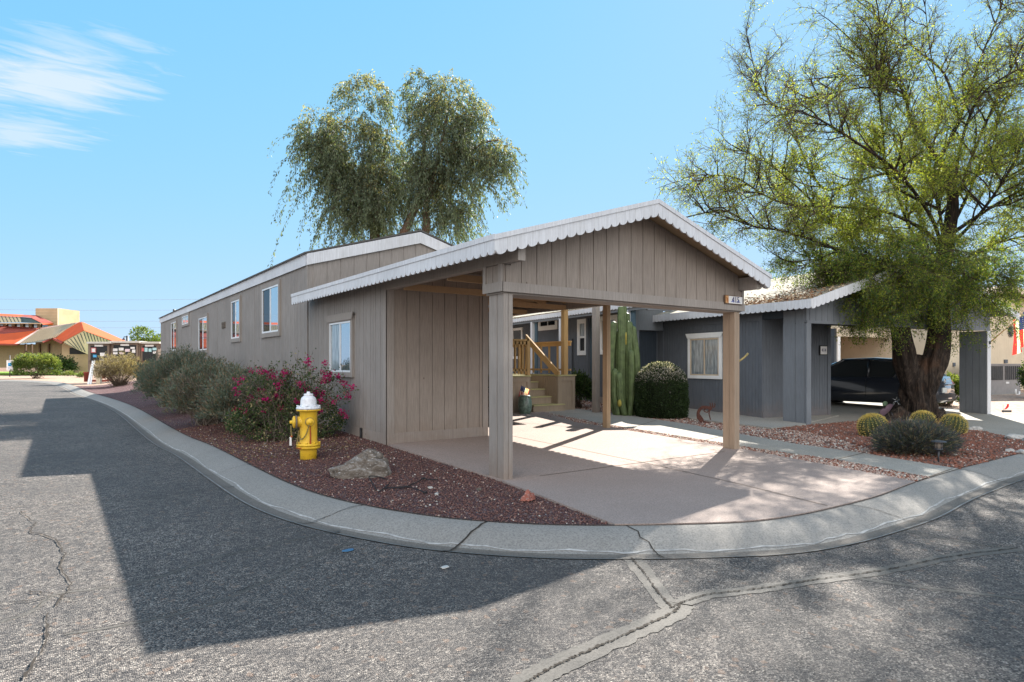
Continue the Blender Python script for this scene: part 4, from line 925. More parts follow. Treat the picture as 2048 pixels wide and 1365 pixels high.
# ================================================================== TREES AND PLANTS
def rv(s=1.): return Vector((R.gauss(0, s), R.gauss(0, s), R.gauss(0, s)))
class Tree:
    """tapered limbs that fork into branches and twigs; leaves follow the twigs"""
    def __init__(s): s.mb = MB(); s.tw = MB(); s.P = []; s.D = []; s.Z = []
    def limb(s, pts, r0, r1, n=7): s.mb.tube(pts, [r0+(r1-r0)*(i/(len(pts)-1))**.8 for i in range(len(pts))], n)
    def grow(s, p, d, L, r, lev, cfg, dens):
        """returns nothing; wobbly branch with children"""
        k = cfg['seg'][lev]; pts = [p.copy()]; q = p.copy(); d = d.normalized()
        for i in range(k):
            d = (d+rv(cfg['wob'][lev])+Vector((0, 0, cfg['grav'][lev]))*(i/k)).normalized(); q = q+d*(L/k); pts.append(q.copy())
        (s.mb if lev == 0 else s.tw).tube(pts, [max(.0022, r*(1-.8*i/k)) for i in range(k+1)], 5 if lev == 0 else 3, 0, True, False)
        if lev+1 < len(cfg['seg']):
            for c in range(cfg['kids'][lev]):
                t = R.uniform(.15, 1.); i = min(k-1, int(t*k)); b = pts[i].lerp(pts[i+1], t*k-i); ax = (pts[i+1]-pts[i]).normalized()
                side = ax.cross(rv()).normalized(); a = R.uniform(*cfg['ang'])
                s.grow(b, ax*math.cos(a)+side*math.sin(a)+Vector((0, 0, cfg['up'])), L*R.uniform(*cfg['len']), r*.45, lev+1, cfg, dens)
        if lev >= len(cfg['seg'])-2:
            nl = int(cfg['leaf']*L*dens*(1 if lev == len(cfg['seg'])-1 else .5)+R.random())
            for _ in range(nl):
                t = R.uniform(.1, 1)*k; i = min(k-1, int(t)); b = pts[i].lerp(pts[i+1], t-i)+rv(cfg['spread']); ax = (pts[i+1]-pts[i]).normalized()
                s.P.append(b); s.D.append(ax*.5+rv(.6)+Vector((0, 0, cfg['droop'])))
def pxl(pts, d0, d1, n=4):
    """limb traced in the view and given its own depth"""
    out = []
    for i, (x, y) in enumerate(pts): t = i/(len(pts)-1); out.append(Vector(AD(x, y, d0+(d1-d0)*t)))
    return cat(out, n)
# ---- the big mesquite
tb = G(1836, 838); TD = depth(tb)
mq = thing('mesquite_tree', tb, 'huge feathery mesquite tree with thick split dark trunk in front of the grey carport', 'tree')
T = Tree()
def trunkprof(seed, amp=.16):
    return lambda a, t: 1+amp*.5*(1-2*abs(math.sin(4*a+seed+t*6+.8*noise.noise(Vector((a, t*6, seed))))))+amp*.35*math.sin(5*a+seed+t*5)+amp*.45*math.sin(9*a-seed*2-t*7)+amp*.6*noise.noise(Vector((math.cos(a)*1.6+seed, math.sin(a)*1.6, t*5)))
def P_(x, y, dd=0): return Vector(AD(x, y, TD+dd))
tk = MB()
tk.tube(cat([P_(1838, 848, 0), P_(1837, 832), P_(1836, 800), P_(1836, 768), P_(1838, 735, .03), P_(1842, 712, .05)], 4), [.54, .48, .44, .41, .385, .37, .36, .36, .355, .355, .355, .355, .36, .365, .36, .35, .34, .32, .29, .24, .15][:21], 60, 0, True, True, trunkprof(1, .2))
tk.tube(cat([P_(1826, 790, -.05), P_(1816, 740, -.1), P_(1806, 690, -.1), P_(1796, 645, 0), P_(1783, 600, .1), P_(1768, 560, .2), P_(1745, 525, .2), P_(1718, 512, .3)], 4), [(.17+.11*min(1, i/5))*(1-.72*min(1, i/28)) for i in range(29)], 40, 0, True, True, trunkprof(4, .18))
tk.tube(cat([P_(1848, 800, -.1), P_(1862, 740, -.14), P_(1876, 690, -.1), P_(1881, 650, 0), P_(1880, 600, .1), P_(1884, 550, .1), P_(1895, 490, .0), P_(1904, 430, 0), P_(1904, 390, 0), P_(1888, 340, 0), P_(1876, 322, 0)], 4), [(.17+.12*min(1, i/5))*(1-.82*(i/41)**.9)+.01 for i in range(41)], 40, 0, True, True, trunkprof(8, .18))
tk.tube(cat([P_(1800, 832, -.2), P_(1780, 842, -.5), P_(1755, 848, -.9)], 3), [.28, .25, .2, .15, .12, .08, .04], 12, 0, True, True, trunkprof(2, .25))
tk.tube(cat([P_(1868, 832, -.1), P_(1885, 842, -.4), P_(1900, 848, -.6)], 3), [.26, .24, .2, .15, .11, .07, .03], 12, 0, True, True, trunkprof(6, .25))
mk(tk, 'trunk', 'bark', mq)
cfg = dict(seg=[6, 5, 4], wob=[.16, .2, .24], grav=[.05, .0, -.06], kids=[8, 6], ang=(.45, 1.0), up=.12, len=(.4, .68), leaf=20, spread=.035, droop=-.35)
LIMBS = [([(1876, 322), (1845, 277), (1819, 237), (1810, 189), (1779, 152), (1740, 119), (1696, 75)], 0, -1.2, .12), ([(1878, 330), (1885, 308), (1916, 246), (1933, 198), (1951, 145), (1973, 88), (1999, 26), (2012, -30)], 0, 1, .13),
         ([(1905, 395), (1924, 281), (1964, 189), (2048, 132), (2120, 90)], 0, -1.5, .10), ([(1920, 240), (1889, 149), (1845, 110), (1806, 75), (1735, 18), (1690, -20)], .5, 2, .07),
         ([(1884, 600), (1830, 560), (1780, 530), (1718, 516), (1687, 505), (1621, 479), (1560, 461), (1507, 453), (1450, 422), (1384, 432)], 0, -2.6, .13),
         ([(1885, 380), (1850, 347), (1762, 349), (1690, 372), (1648, 378), (1617, 334), (1586, 264), (1560, 224), (1529, 189), (1511, 145), (1498, 90)], 0, 1.2, .10),
         ([(1890, 520), (1859, 470), (1810, 440), (1762, 422), (1690, 415), (1586, 411), (1529, 391), (1472, 356), (1406, 350)], 0, -1.6, .11),
         ([(1880, 420), (1800, 380), (1771, 338), (1766, 264), (1757, 185), (1752, 120), (1760, 50)], 0, -2.2, .08), ([(1812, 200), (1793, 180), (1727, 176), (1674, 185), (1604, 198)], -.6, -1.8, .06), ([(1819, 237), (1806, 167), (1757, 152), (1674, 154), (1586, 163)], -.5, 1.5, .06),
         ([(1905, 400), (1973, 334), (2048, 290), (2130, 260), (2200, 240)], 0, 1.2, .10), ([(1900, 470), (1975, 420), (2060, 372), (2160, 330)], 0, -1.6, .11), ([(1885, 560), (1960, 500), (2060, 470), (2170, 450)], 0, .5, .11), ([(1890, 480), (1940, 380), (1990, 250), (2050, 130), (2080, 20)], 0, 2.4, .1),
         ([(1880, 560), (1830, 480), (1790, 380), (1760, 300), (1700, 240)], 0, 3.4, .11), ([(1890, 520), (1880, 430), (1860, 330), (1880, 220), (1860, 100), (1850, 10)], 0, 3.2, .1), ([(1885, 540), (1850, 500), (1780, 470), (1700, 440), (1620, 420), (1560, 400)], 0, 2.6, .11),
         ([(1885, 540), (1870, 450), (1800, 350), (1720, 290), (1640, 240), (1580, 220)], 0, -3.2, .11), ([(1890, 500), (1950, 440), (2020, 340), (2080, 200), (2130, 60)], 0, -3.2, .1), ([(1720, 512), (1660, 440), (1600, 380), (1540, 330), (1480, 300)], .3, -.6, .07),
         ([(1768, 560), (1700, 540), (1640, 520), (1590, 525)], .2, -.8, .05), ([(1885, 590), (1930, 570), (1985, 560), (2050, 575)], 0, -.8, .05), ([(1795, 640), (1760, 600), (1720, 580), (1680, 585)], 0, -1.0, .05), ([(1890, 460), (1970, 250), (2060, 60), (2120, -80)], 0, .6, .09)]
for pl, d0, d1, r in LIMBS:
    pts = pxl(pl, TD+d0, TD+d1); n_ = len(pts); T.limb(pts, r*.5, .010, 8)
    L_tot = sum((pts[i+1]-pts[i]).length for i in range(n_-1)); nk = int(L_tot*4.2)
    for k_ in range(nk):
        t = R.uniform(.14, 1)**.85*(n_-1); i = min(n_-2, int(t)); b = pts[i].lerp(pts[i+1], t-i); ax = (pts[i+1]-pts[i]).normalized()
        side = ax.cross(rv()).normalized(); a = R.uniform(.5, 1.15); f = 1-.45*t/(n_-1)
        hz = ss(3.0, 9.0, b.z); rc = math.hypot(b.x-tb[0], b.y-tb[1]); ed = 1.6-1.2*ss(1.2, 5.0, rc); dens = (2.0*(1-hz)+.33*hz)*ed
        d = ax*math.cos(a)+side*math.sin(a)+Vector((0, 0, .18 if b.z > 4.5 else -.1))
        T.grow(b, d, R.uniform(.9, 1.7)*f*(1 if b.z > 3.6 else .75), .02*f+.006, 0, cfg, dens)
    T.grow(pts[-1], (pts[-1]-pts[-3]), 1.2, .016, 0, cfg, .7)
cfg2 = dict(cfg); cfg2.update(grav=[-.25, -.3, -.3], up=-.1)
for x, y, dd in ((1660, 575, -.8), (1700, 600, -1), (1740, 610, -1), (1690, 560, .8), (1780, 590, -.6), (1820, 560, -.6), (1940, 590, -.6), (1980, 590, -.5), (1845, 600, -.7), (1770, 640, -.5), (1730, 560, -.5), (1910, 560, -.8), (1950, 620, -.5), (2010, 560, 0), (1820, 630, -.5), (1760, 570, -.9), (1790, 540, -.8), (1830, 590, -.9), (1860, 560, -.9), (1740, 590, -.3), (1800, 610, -.8), (1900, 540, -.7), (1930, 550, -.9), (1710, 545, -.9), (1850, 530, -1.1), (1700, 565, -1.1), (1730, 550, -1.2), (1760, 535, -1.2), (1790, 522, -1.2), (1825, 515, -1.3), (1720, 592, -1.0), (1872, 525, -1.2), (1900, 565, -1.0), (1772, 560, -1.3), (1945, 590, -1.0), (1690, 590, -1.0), (1740, 570, -1.4), (1810, 550, -1.4)):
    for k_ in range(4): T.grow(P_(x+R.uniform(-20, 20), y-30+R.uniform(-20, 20), dd+R.uniform(-.4, .4)), rv()+Vector((0, 0, -.4)), R.uniform(.6, 1.1), .012, 0, cfg2, 2.0)
mk(T.mb, 'limbs', 'bark', mq); mk(T.tw, 'twigs', 'twig', mq)
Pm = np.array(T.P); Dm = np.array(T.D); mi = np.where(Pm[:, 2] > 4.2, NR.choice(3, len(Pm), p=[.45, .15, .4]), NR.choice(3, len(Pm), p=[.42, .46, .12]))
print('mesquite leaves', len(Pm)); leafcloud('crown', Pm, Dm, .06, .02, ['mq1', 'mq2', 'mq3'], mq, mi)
# ---- the two weeping trees behind the home
def weeping(name, lab, base, trunks, lobes, D, nst):
    th = thing(name, base, lab, 'tree', 'weeping trees behind the home'); tr = MB()
    for pl, d0, d1, r0, r1 in trunks:
        pts = pxl(pl, D+d0, D+d1); k = len(pts); tr.tube(pts, [r0+(r1-r0)*i/(k-1) for i in range(k)], 9, 0, True, True, trunkprof(r0*9, .1))
    sw = MB(); P = []; Dd = []; KI = []
    for (x, y, rx, ry, dd, hang) in lobes:
        c = Vector(AD(x, y, D+dd)); sx = rx*(.62 if x < 720 else .72)*D/F; sz = ry*.86*D/F; n = int(nst*rx*ry/7000)
        for k_ in range(n):
            v = rv(); v.normalize(); rr = R.uniform(.25, 1)**.45*(1+.16*noise.noise(v*2.3+c)); p = c+Vector((v.x*sx*rr, v.y*sx*rr, v.z*sz*rr))
            if noise.noise(p*.8) < -.26: continue
            L = R.uniform(.35, .85)*(1+hang*1.25*max(0, .5-v.z)*R.random()**1.5); out = Vector((v.x, v.y, max(-.2, v.z)*.9+.1)).normalized(); q = p.copy(); pts = [q.copy()]
            d = out*.42+Vector((0, 0, .3)); ns = 6
            for i in range(ns): d = (d+Vector((0, 0, -.42))+rv(.12)).normalized(); q = q+d*L/ns; pts.append(q.copy())
            sw.tube(pts, [.012, .009, .006, .004, .003, .003, .003], 3, 0, True, False)
            for _ in range(int(13*L/.6)):
                t = R.uniform(0, ns); i = min(ns-1, int(t)); P.append(pts[i].lerp(pts[i+1], t-i)+rv(.05)); Dd.append((pts[i+1]-pts[i]).normalized()*.5+Vector((0, 0, -.5))+rv(.35)); KI.append(v.z*rr+R.gauss(0, .25))
    mk(tr, 'trunk', 'bark2', th); mk(sw, 'twigs', 'twig', th)
    KI = np.array(KI); mi = np.where(KI > .62, 2, np.where(NR.random(len(KI)) < .5, 0, 1)); print(name, len(P))  # tops of the lobes get warm leaves, sunlight put into the colour
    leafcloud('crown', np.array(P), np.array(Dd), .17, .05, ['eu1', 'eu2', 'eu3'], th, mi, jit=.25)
DE = 30
def gb(px, D): p = AD(px, 728, D); return (p[0], p[1], .2)
weeping('weeping_tree', 'broad weeping tree behind the long home roof, the left of the pair', gb(750, DE+.6), [([(750, 792), (750, 480), (752, 430), (745, 380), (738, 300)], .6, .6, .32, .1), ([(750, 440), (735, 400), (700, 340), (660, 300), (635, 270)], .6, 0, .16, .04), ([(748, 400), (765, 330), (775, 260)], .6, 1, .14, .04)],
        [(640, 262, 45, 55, 0, 2.5), (728, 215, 70, 78, .5, 1.5), (700, 300, 90, 80, .3, 2), (745, 330, 95, 85, .8, 2.5), (700, 375, 44, 60, 0, 4.0), (760, 385, 40, 70, 0, 3.2), (735, 415, 50, 50, -.3, 3.0), (662, 325, 48, 50, 0, 3.4), (622, 262, 34, 45, .4, 1.6), (690, 405, 36, 40, 0, 3.6)], DE, 560)
weeping('weeping_tree', 'tall weeping tree with leaning trunk behind the home roof, right of the pair', gb(815, DE-.2), [([(800, 792), (806, 500), (812, 460), (824, 430), (838, 400), (845, 340), (850, 260)], -.2, 0, .28, .08), ([(846, 500), (853, 450), (852, 420), (860, 380), (880, 300), (895, 230)], -.2, -.4, .22, .05), ([(856, 400), (900, 340), (960, 290), (1000, 280)], 0, 0, .1, .03)],
        [(850, 185, 52, 52, 0, 1.2), (905, 215, 75, 65, 0, 1.2), (875, 270, 80, 85, -.4, 1.8), (950, 270, 60, 65, .4, 1.6), (985, 320, 48, 42, .3, 2.0), (900, 340, 80, 65, .5, 2.4), (858, 360, 45, 75, 0, 2.8), (900, 420, 42, 50, -.2, 3.0), (955, 345, 48, 40, -.2, 2.2), (925, 395, 35, 45, 0, 2.4), (850, 310, 40, 60, .3, 1.5), (1008, 305, 30, 30, .2, 2)], DE-.2, 560)
# ---- shrubs
def shrub(name, lab, c, rad, n, L, W_, mats, cat_='shrub', group=None, stem='twig', up=.6, noisef=1.7, amp=.28, low=-.25, stems=40, probs=None, clump=9, sq=1.0, shell=.55, topm=None, namep='foliage', jit=.35):
    th = thing(name, c, lab, cat_, group); c = Vector(c); P = []; Dd = []; st = MB(); MI = []
    for k_ in range(n):
        v = rv().normalized()
        if v.z < low: v.z = -v.z*R.random()
        if sq != 1: v = Vector([math.copysign(abs(q)**sq, q) for q in v]); 
        rr = (1+amp*noise.noise(v*noisef+c*.7)+amp*.5*noise.noise(v*noisef*2.7+c))*R.uniform(shell, 1)
        p = c+Vector((v.x*rad[0]*rr, v.y*rad[1]*rr, rad[2]*(max(-.3, v.z)*rr*.62+.40))); d0 = (v+Vector((0, 0, up))).normalized()
        if p.z < c.z+.02: continue
        for _ in range(clump):
            P.append(p+rv(L*.55)); Dd.append(d0+rv(.25)); MI.append(v.z)
    for k_ in range(stems):
        v = rv().normalized(); v.z = abs(v.z)*.8+.15; e = c+Vector((v.x*rad[0]*.9, v.y*rad[1]*.9, rad[2]*(v.z*.55+.4))); b = c+Vector((R.gauss(0, rad[0]*.12), R.gauss(0, rad[1]*.12), 0)); m_ = b.lerp(e, .5)+rv(.05)+Vector((0, 0, -.05))
        st.tube([b, m_, e], [.012, .008, .004], 4, 0, True, False)
        for _ in range(2):
            t = R.uniform(.3, .9); q = m_.lerp(e, t); st.tube([q, q+(e-b).normalized()*.2+rv(.12)], [.006, .002], 3, 0, True, False)
    mk(st, 'stems', stem, th)
    mi = NR.choice(len(mats), len(P), p=probs)
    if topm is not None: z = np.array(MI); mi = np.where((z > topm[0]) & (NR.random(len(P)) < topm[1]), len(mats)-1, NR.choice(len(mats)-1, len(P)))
    leafcloud(namep, np.array(P), np.array(Dd), L, W_, mats, th, mi, jit=jit); return th
def gp(px, py): p = G(px, py); return (p[0], p[1], p[2]-.01)
def sage(lab, px, py, rx, rz, n, probs=(.4, .35, .25), off=(0, 0), mats=('sg1', 'sg2', 'sg3')):
    p = G(px, py); p = (p[0]+off[0], p[1]+off[1], gz(p[0]+off[0], p[1]+off[1])-.01)
    return shrub('sage_bush', lab, p, (rx, rx*1.1, rz), n, .075, .016, list(mats), 'bush', 'grey green bushes along the long wall', stem='twig_g', up=.9, probs=probs, clump=16, stems=160, amp=.3, noisef=2.3, shell=.6)
sage('large grey green bush, tallest of the row and darkest, halfway along the wall', 330, 832, 1.18, 1.6, 2100, (.25, .55, .2), (.55, 0))
sage('rounded grey bush with brown tinges in front of the tallest bush', 392, 856, .98, 1.38, 1600, (.4, .25, .35), (.35, .3))
sage('low grey green bush beside the bougainvillea', 448, 872, .82, 1.18, 1300, (.42, .3, .28), (.45, .35))
sage('dark green bush farther up the street behind the tallest bush', 288, 815, 1.2, 1.6, 1500, (.3, .55, .15), (.9, 0))
shrub('dry_bush', 'sparse dry straw coloured bush at the far end of the wall row', (AD(240, 728, 37)[0], AD(240, 728, 37)[1], .02), (1.45, 1.9, 2.0), 1700, .09, .03, ['dr1', 'dr2', 'dr3'], 'bush', stem='twig', up=.2, clump=9, stems=160, shell=.45)
# bougainvillea: arching bare canes, small leaves, bracts in bunches toward the tips
bgp = G(590, 885); bgv = thing('bougainvillea', (3.35, 10.9, .08), 'bougainvillea with magenta flowers and thin canes behind the hydrant', 'shrub'); c0 = Vector((3.30, 11.1, .06))
st = MB(); P = []; Dd = []; MI = []; FP = []; FD = []
rgt = Vector((rt[0], rt[1], 0)); fwd = Vector((fw[0], fw[1], 0))
for k_ in range(120):
    az = R.uniform(-1, 1); ex = az*1.08; top = R.uniform(.6, 1.42)*(1-.32*abs(az)**2.5)+.0; tip = c0+rgt*ex+fwd*R.uniform(-.45, .3)+Vector((0, 0, top))
    if tip.x > XW-.12: tip.x = XW-.12-R.random()*.1
    b = c0+Vector((R.gauss(0, .12), R.gauss(0, .12), 0)); m1 = b.lerp(tip, .4)+Vector((0, 0, .22*top))+rv(.05); pts = cat([b, m1, tip], 5); st.tube(pts, [.009-.0007*i for i in range(len(pts))], 4, 0, True, False)
    for j in range(9):
        i = R.randrange(3, len(pts)-1); q = pts[i].lerp(pts[i+1], R.random()); e = q+rv(.10)+Vector((0, 0, .06))
        if e.x > XW-.05: e.x = XW-.06
        st.tube([q, e], [.004, .002], 3, 0, True, False)
        for _ in range(int(R.uniform(3, 12))): P.append(e.lerp(q, R.random())+rv(.03)); Dd.append(rv()+Vector((0, 0, .2)))
    if R.random() < .55:
        nb = 1 if R.random() < .5 else 2
        for j in range(nb):
            i = len(pts)-1 if j == 0 else R.randrange(4, len(pts)); q = pts[i]+rv(.04); m_ = int(R.uniform(14, 46))
            for _ in range(m_): FP.append(q+rv(.026)); FD.append(rv())
for k_ in range(1500):
    v = rv().normalized(); p = c0+rgt*(v.x*1.0-.1)+fwd*v.y*.4+Vector((0, 0, .34+v.z*.34))
    if p.x < XW-.05 and p.z > .08:
        for _ in range(3): P.append(p+rv(.04)); Dd.append(rv()+Vector((0, 0, .3)))
mk(st, 'canes', 'twig_g', bgv); leafcloud('foliage', np.array(P), np.array(Dd), .045, .026, ['bg1', 'bg2', 'dr2'], bgv, NR.choice(3, len(P), p=[.5, .38, .12])); leafcloud('flowers', np.array(FP), np.array(FD), .034, .03, ['fl1', 'fl2'], bgv)
# clipped round boxwood
bc = G(1328, 838); bx = (bc[0]+.25, bc[1]+.3, bc[2]-.01); bw = thing('clipped_boxwood', bx, 'dome shaped clipped shrub with sunlit top coloured pale between cactus and window', 'shrub'); P = []; Dd = []; KI = []
for k_ in range(30000):
    v = rv().normalized(); v.z = abs(v.z); rx_ = .62; hz_ = .72; q = None
    if R.random() < .52: a_ = R.uniform(0, 2*PI); z_ = R.uniform(.03, hz_); q = Vector((math.cos(a_)*rx_*(.93+.07*min(1, z_/.3)), math.sin(a_)*rx_*(.93+.07*min(1, z_/.3)), z_)); nn = Vector((math.cos(a_), math.sin(a_), 0)); t_ = 0
    else: q = Vector((v.x*rx_, v.y*rx_, hz_+v.z*.62)); nn = v; t_ = v.z
    q = q+nn*(.035*noise.noise(q*4)+.02*noise.noise(q*11)-R.random()*.07); P.append(Vector(bx)+q); Dd.append(nn+Vector((0, 0, .15))); KI.append(2 if (t_ > .35+R.gauss(0, .12) and R.random() < .45) else (0 if R.random() < .55 else 1))  # pale leaves on the dome put the sunlit speckle into the colour
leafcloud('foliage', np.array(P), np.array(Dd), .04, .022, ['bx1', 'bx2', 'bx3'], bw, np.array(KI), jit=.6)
st = MB(); st.lathe(bx, [(.3, 0), (.5, .1), (.52, .72), (.4, 1.05), (.2, 1.22)], 20); mk(st, 'stems', 'bxcore' if MT.setdefault('bxcore', flat('boxwood_core', (.02, .026, .014), .9, var=.5, vs=30)) else '', bw)
shrub('round_shrub', 'dark rounded shrub standing against the right side of the deck', (11.45, 12.75, .2), (.42, .42, .95), 1200, .06, .035, ['bx1', 'bx2', 'hd2'], 'shrub', up=.2, amp=.15, shell=.7, clump=6, stems=30)
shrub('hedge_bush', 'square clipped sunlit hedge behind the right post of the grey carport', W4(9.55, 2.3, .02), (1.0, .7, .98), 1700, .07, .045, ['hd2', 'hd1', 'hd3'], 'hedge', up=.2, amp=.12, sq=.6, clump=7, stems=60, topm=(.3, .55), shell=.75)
shrub('leafy_bush', 'dark leafy bush at the right edge beside the air conditioner', (AD(2078, 770, 24.5)[0], AD(2078, 770, 24.5)[1], 0.), (.6, .6, 1.75), 900, .09, .05, ['hd2', 'hd1', 'bx1'], 'bush', up=.2, clump=6)
# wispy small tree on the deck
wt = thing('wispy_shrub', (9.2, 14.2, DZ), 'wispy yellow green small tree standing on the deck behind the railing', 'shrub'); T2 = Tree()
cf = dict(seg=[5, 4, 3], wob=[.2, .25, .3], grav=[.05, -.1, -.15], kids=[5, 4], ang=(.5, 1.1), up=.15, len=(.4, .6), leaf=30, spread=.02, droop=-.3)
for k_ in range(6): T2.grow(Vector((9.6+R.uniform(-.1, .1), 14.2, DZ+.1)), Vector((R.uniform(-.6, .6), R.uniform(-.6, .6), 1.1)), 1.5, .02, 0, cf, .9)
mk(T2.mb, 'trunk', 'twig', wt); mk(T2.tw, 'twigs', 'twig', wt); leafcloud('crown', np.array(T2.P), np.array(T2.D), .05, .014, ['mq3', 'mq1'], wt)
# ---- columnar cactus
cc = G(1248, 831); col = thing('column_cactus', cc, 'cluster of tall ribbed column cacti beside the front door of the grey house', 'cactus'); dC = depth(cc)
def ribs(n, amp): return lambda a, t: 1+amp*abs(math.sin(a*n/2))-amp*.5
for (xb, xm, xt, yt, r, dd) in ((1232, 1222, 1227, 643, .085, 0), (1236, 1229, 1230, 737, .09, -.1), (1240, 1237, 1239, 660, .10, .1), (1246, 1243, 1244.5, 612, .115, 0), (1256, 1254, 1252, 625, .10, .15), (1250, 1240, 1238, 745, .10, -.15), (1262, 1258, 1257.5, 642, .10, 0), (1268, 1272, 1265, 651, .10, .05), (1259, 1263, 1262, 700, .08, -.15)):
    pts = cat([Vector(AD(xb, 834, dC+dd)), Vector(AD(xm, 790, dC+dd)), Vector(AD(xm, 720 if yt < 700 else 770, dC+dd)), Vector(AD(xt, yt+14, dC+dd)), Vector(AD(xt, yt, dC+dd))], 6); k = len(pts)
    r *= .82; c_ = MB(); c_.tube(pts, [r*(.75+.3*min(1, i/6)) if i < k-5 else r*math.sqrt(max(.02, 1-((i-(k-6))/5.)**2)) for i in range(k)], 36, 0, True, True, ribs(11, .3)); mk(c_, 'column', 'cac', col)
c_ = MB(); q = AD(1239, 814, dC-.28); c_.lathe(q, [(.02, 0), (.05, .04), (.05, .12), (.02, .17)], 10); mk(c_, 'scar', 'cac_y', col); c_ = MB(); q = AD(1252, 690, dC-.2)
c_.lathe(q, [(.01, 0), (.022, .05), (.022, .22), (.01, .3)], 8); mk(c_, 'scar', 'cac_y', col)
# ---- golden barrel cacti
def barrel(lab, px, py, r, h, lean):
    p = G(px, py); th = thing('barrel_cactus', p, lab, 'cactus', 'golden barrel cacti round the big tree'); Z_ = Vector((lean[0], lean[1], 1)).normalized(); X_ = Z_.orthogonal().normalized(); Y_ = Z_.cross(X_); c = Vector(p)+Vector((0, 0, -.04)); mb = MB(); nr = 20; vs = []; nseg = 120; nk = 18; P = []; Dd = []
    for i in range(nk+1):
        t = i/nk; ph = t*PI; rr = r*math.sin(max(.03, min(PI-.12, ph)))**.75; zz = h*.5*(1-math.cos(ph))
        for j in range(nseg):
            a = 2*PI*j/nseg; k = .86+.16*abs(math.cos(a*nr/2))**1.3; q = c+Z_*zz+(X_*math.cos(a)+Y_*math.sin(a))*rr*k; vs.append(q)
            if j % 6 == 0 and i > 1:
                for _ in range(9): P.append(q); Dd.append(((q-(c+Z_*h*.5)).normalized()+rv(.4)))
    mb.add(vs, [(i*nseg+j, i*nseg+(j+1) % nseg, (i+1)*nseg+(j+1) % nseg, (i+1)*nseg+j) for i in range(nk) for j in range(nseg)]+[tuple(range(nk*nseg, (nk+1)*nseg))], 0, True)
    mk(mb, 'body', 'barrel', th)
    for k_ in range(260): a = R.uniform(0, 2*PI); q = c+Z_*h*R.uniform(.93, .99)+(X_*math.cos(a)+Y_*math.sin(a))*R.uniform(0, r*.45); P.append(q); Dd.append(Z_+rv(.5))
    leafcloud('spines', np.array(P), np.array(Dd), .045, .007, ['spine'], th, jit=.1); return th
barrel('largest golden barrel cactus, alone at the left of the tree bed', 1751, 874, .24, .46, (-.25, .1)); barrel('leaning golden barrel cactus with orange crown, right of the dark mounded shrub', 1901, 868, .22, .41, (.25, -.15)); barrel('small golden barrel cactus between the other two, behind the dark mounded shrub', 1846, 864, .22, .44, (0, 0))
# ---- prickly pear
pp = G(1772, 832); th = thing('prickly_pear', pp, 'small prickly pear with purple pads at the foot of the big trunk', 'cactus'); dd = depth(pp)
for x, y, rx, rz, m_ in ((1768, 826, .12, .13, 'pear'), (1780, 818, .13, .14, 'pear'), (1770, 808, .07, .12, 'pear_g')):
    q = Vector(AD(x, y, dd-.25)); mb = MB(); mb.lathe(q-Vector((fw[0], fw[1], 0))*.02, [(.02, 0), (rx*.8, .004), (rx, .02), (rx*.8, .036), (.02, .04)], 16, 0, (fw[0], fw[1], .1)); mk(mb, 'pad', m_, th)
# ---- dark mounded shrub with the path light
sp_ = G(1850, 918); shrub('mounded_shrub', 'low dark spiky mounded shrub in the red gravel bed near the street', (sp_[0]+.42, sp_[1]+.30, 0), (.64, .50, .44), 2600, .075, .008, ['sg2', 'sgd', 'dr1'] if MT.setdefault('sgd', leafm('spiky_dark', (.06, .062, .075), .1)) else [], 'shrub', up=.25, amp=.12, probs=(.42, .47, .11), clump=11, stems=160, shell=.75, jit=.3)
# leaf mulch and dead stems under the bushes
N = 2600; P = np.array([(lambda x, y: (x, y, gz(x, y)+.012))(R.uniform(2.1, 4.0), 7.5+abs(R.gauss(0, 3.8))) for _ in range(N)]); P = np.array([p for p in P if inpoly(p[0], p[1], left) and (p[1] > 9.3 or R.random() < .12)])
D_ = NR.normal(0, 1, (len(P), 3)); D_[:, 2] *= .2; o = leafcloud('fallen_leaves', P, D_, .04, .018, ['dr1', 'dr3', 'lit1'], None, jit=.2); o['kind'] = 'stuff'; o['label'] = 'dry fallen leaves under the bushes along the wall'; o['category'] = 'fallen leaves'
N = 500; P = np.array([(lambda t: (2.0+R.gauss(0, .22), 9.6+R.gauss(0, 1.1), .012))(0) for _ in range(N)]); P = np.array([p for p in P if not inpoly(p[0], p[1], left)]) ; P[:, 2] = np.where(P[:, 0] < 1.7, -.09, -.02)
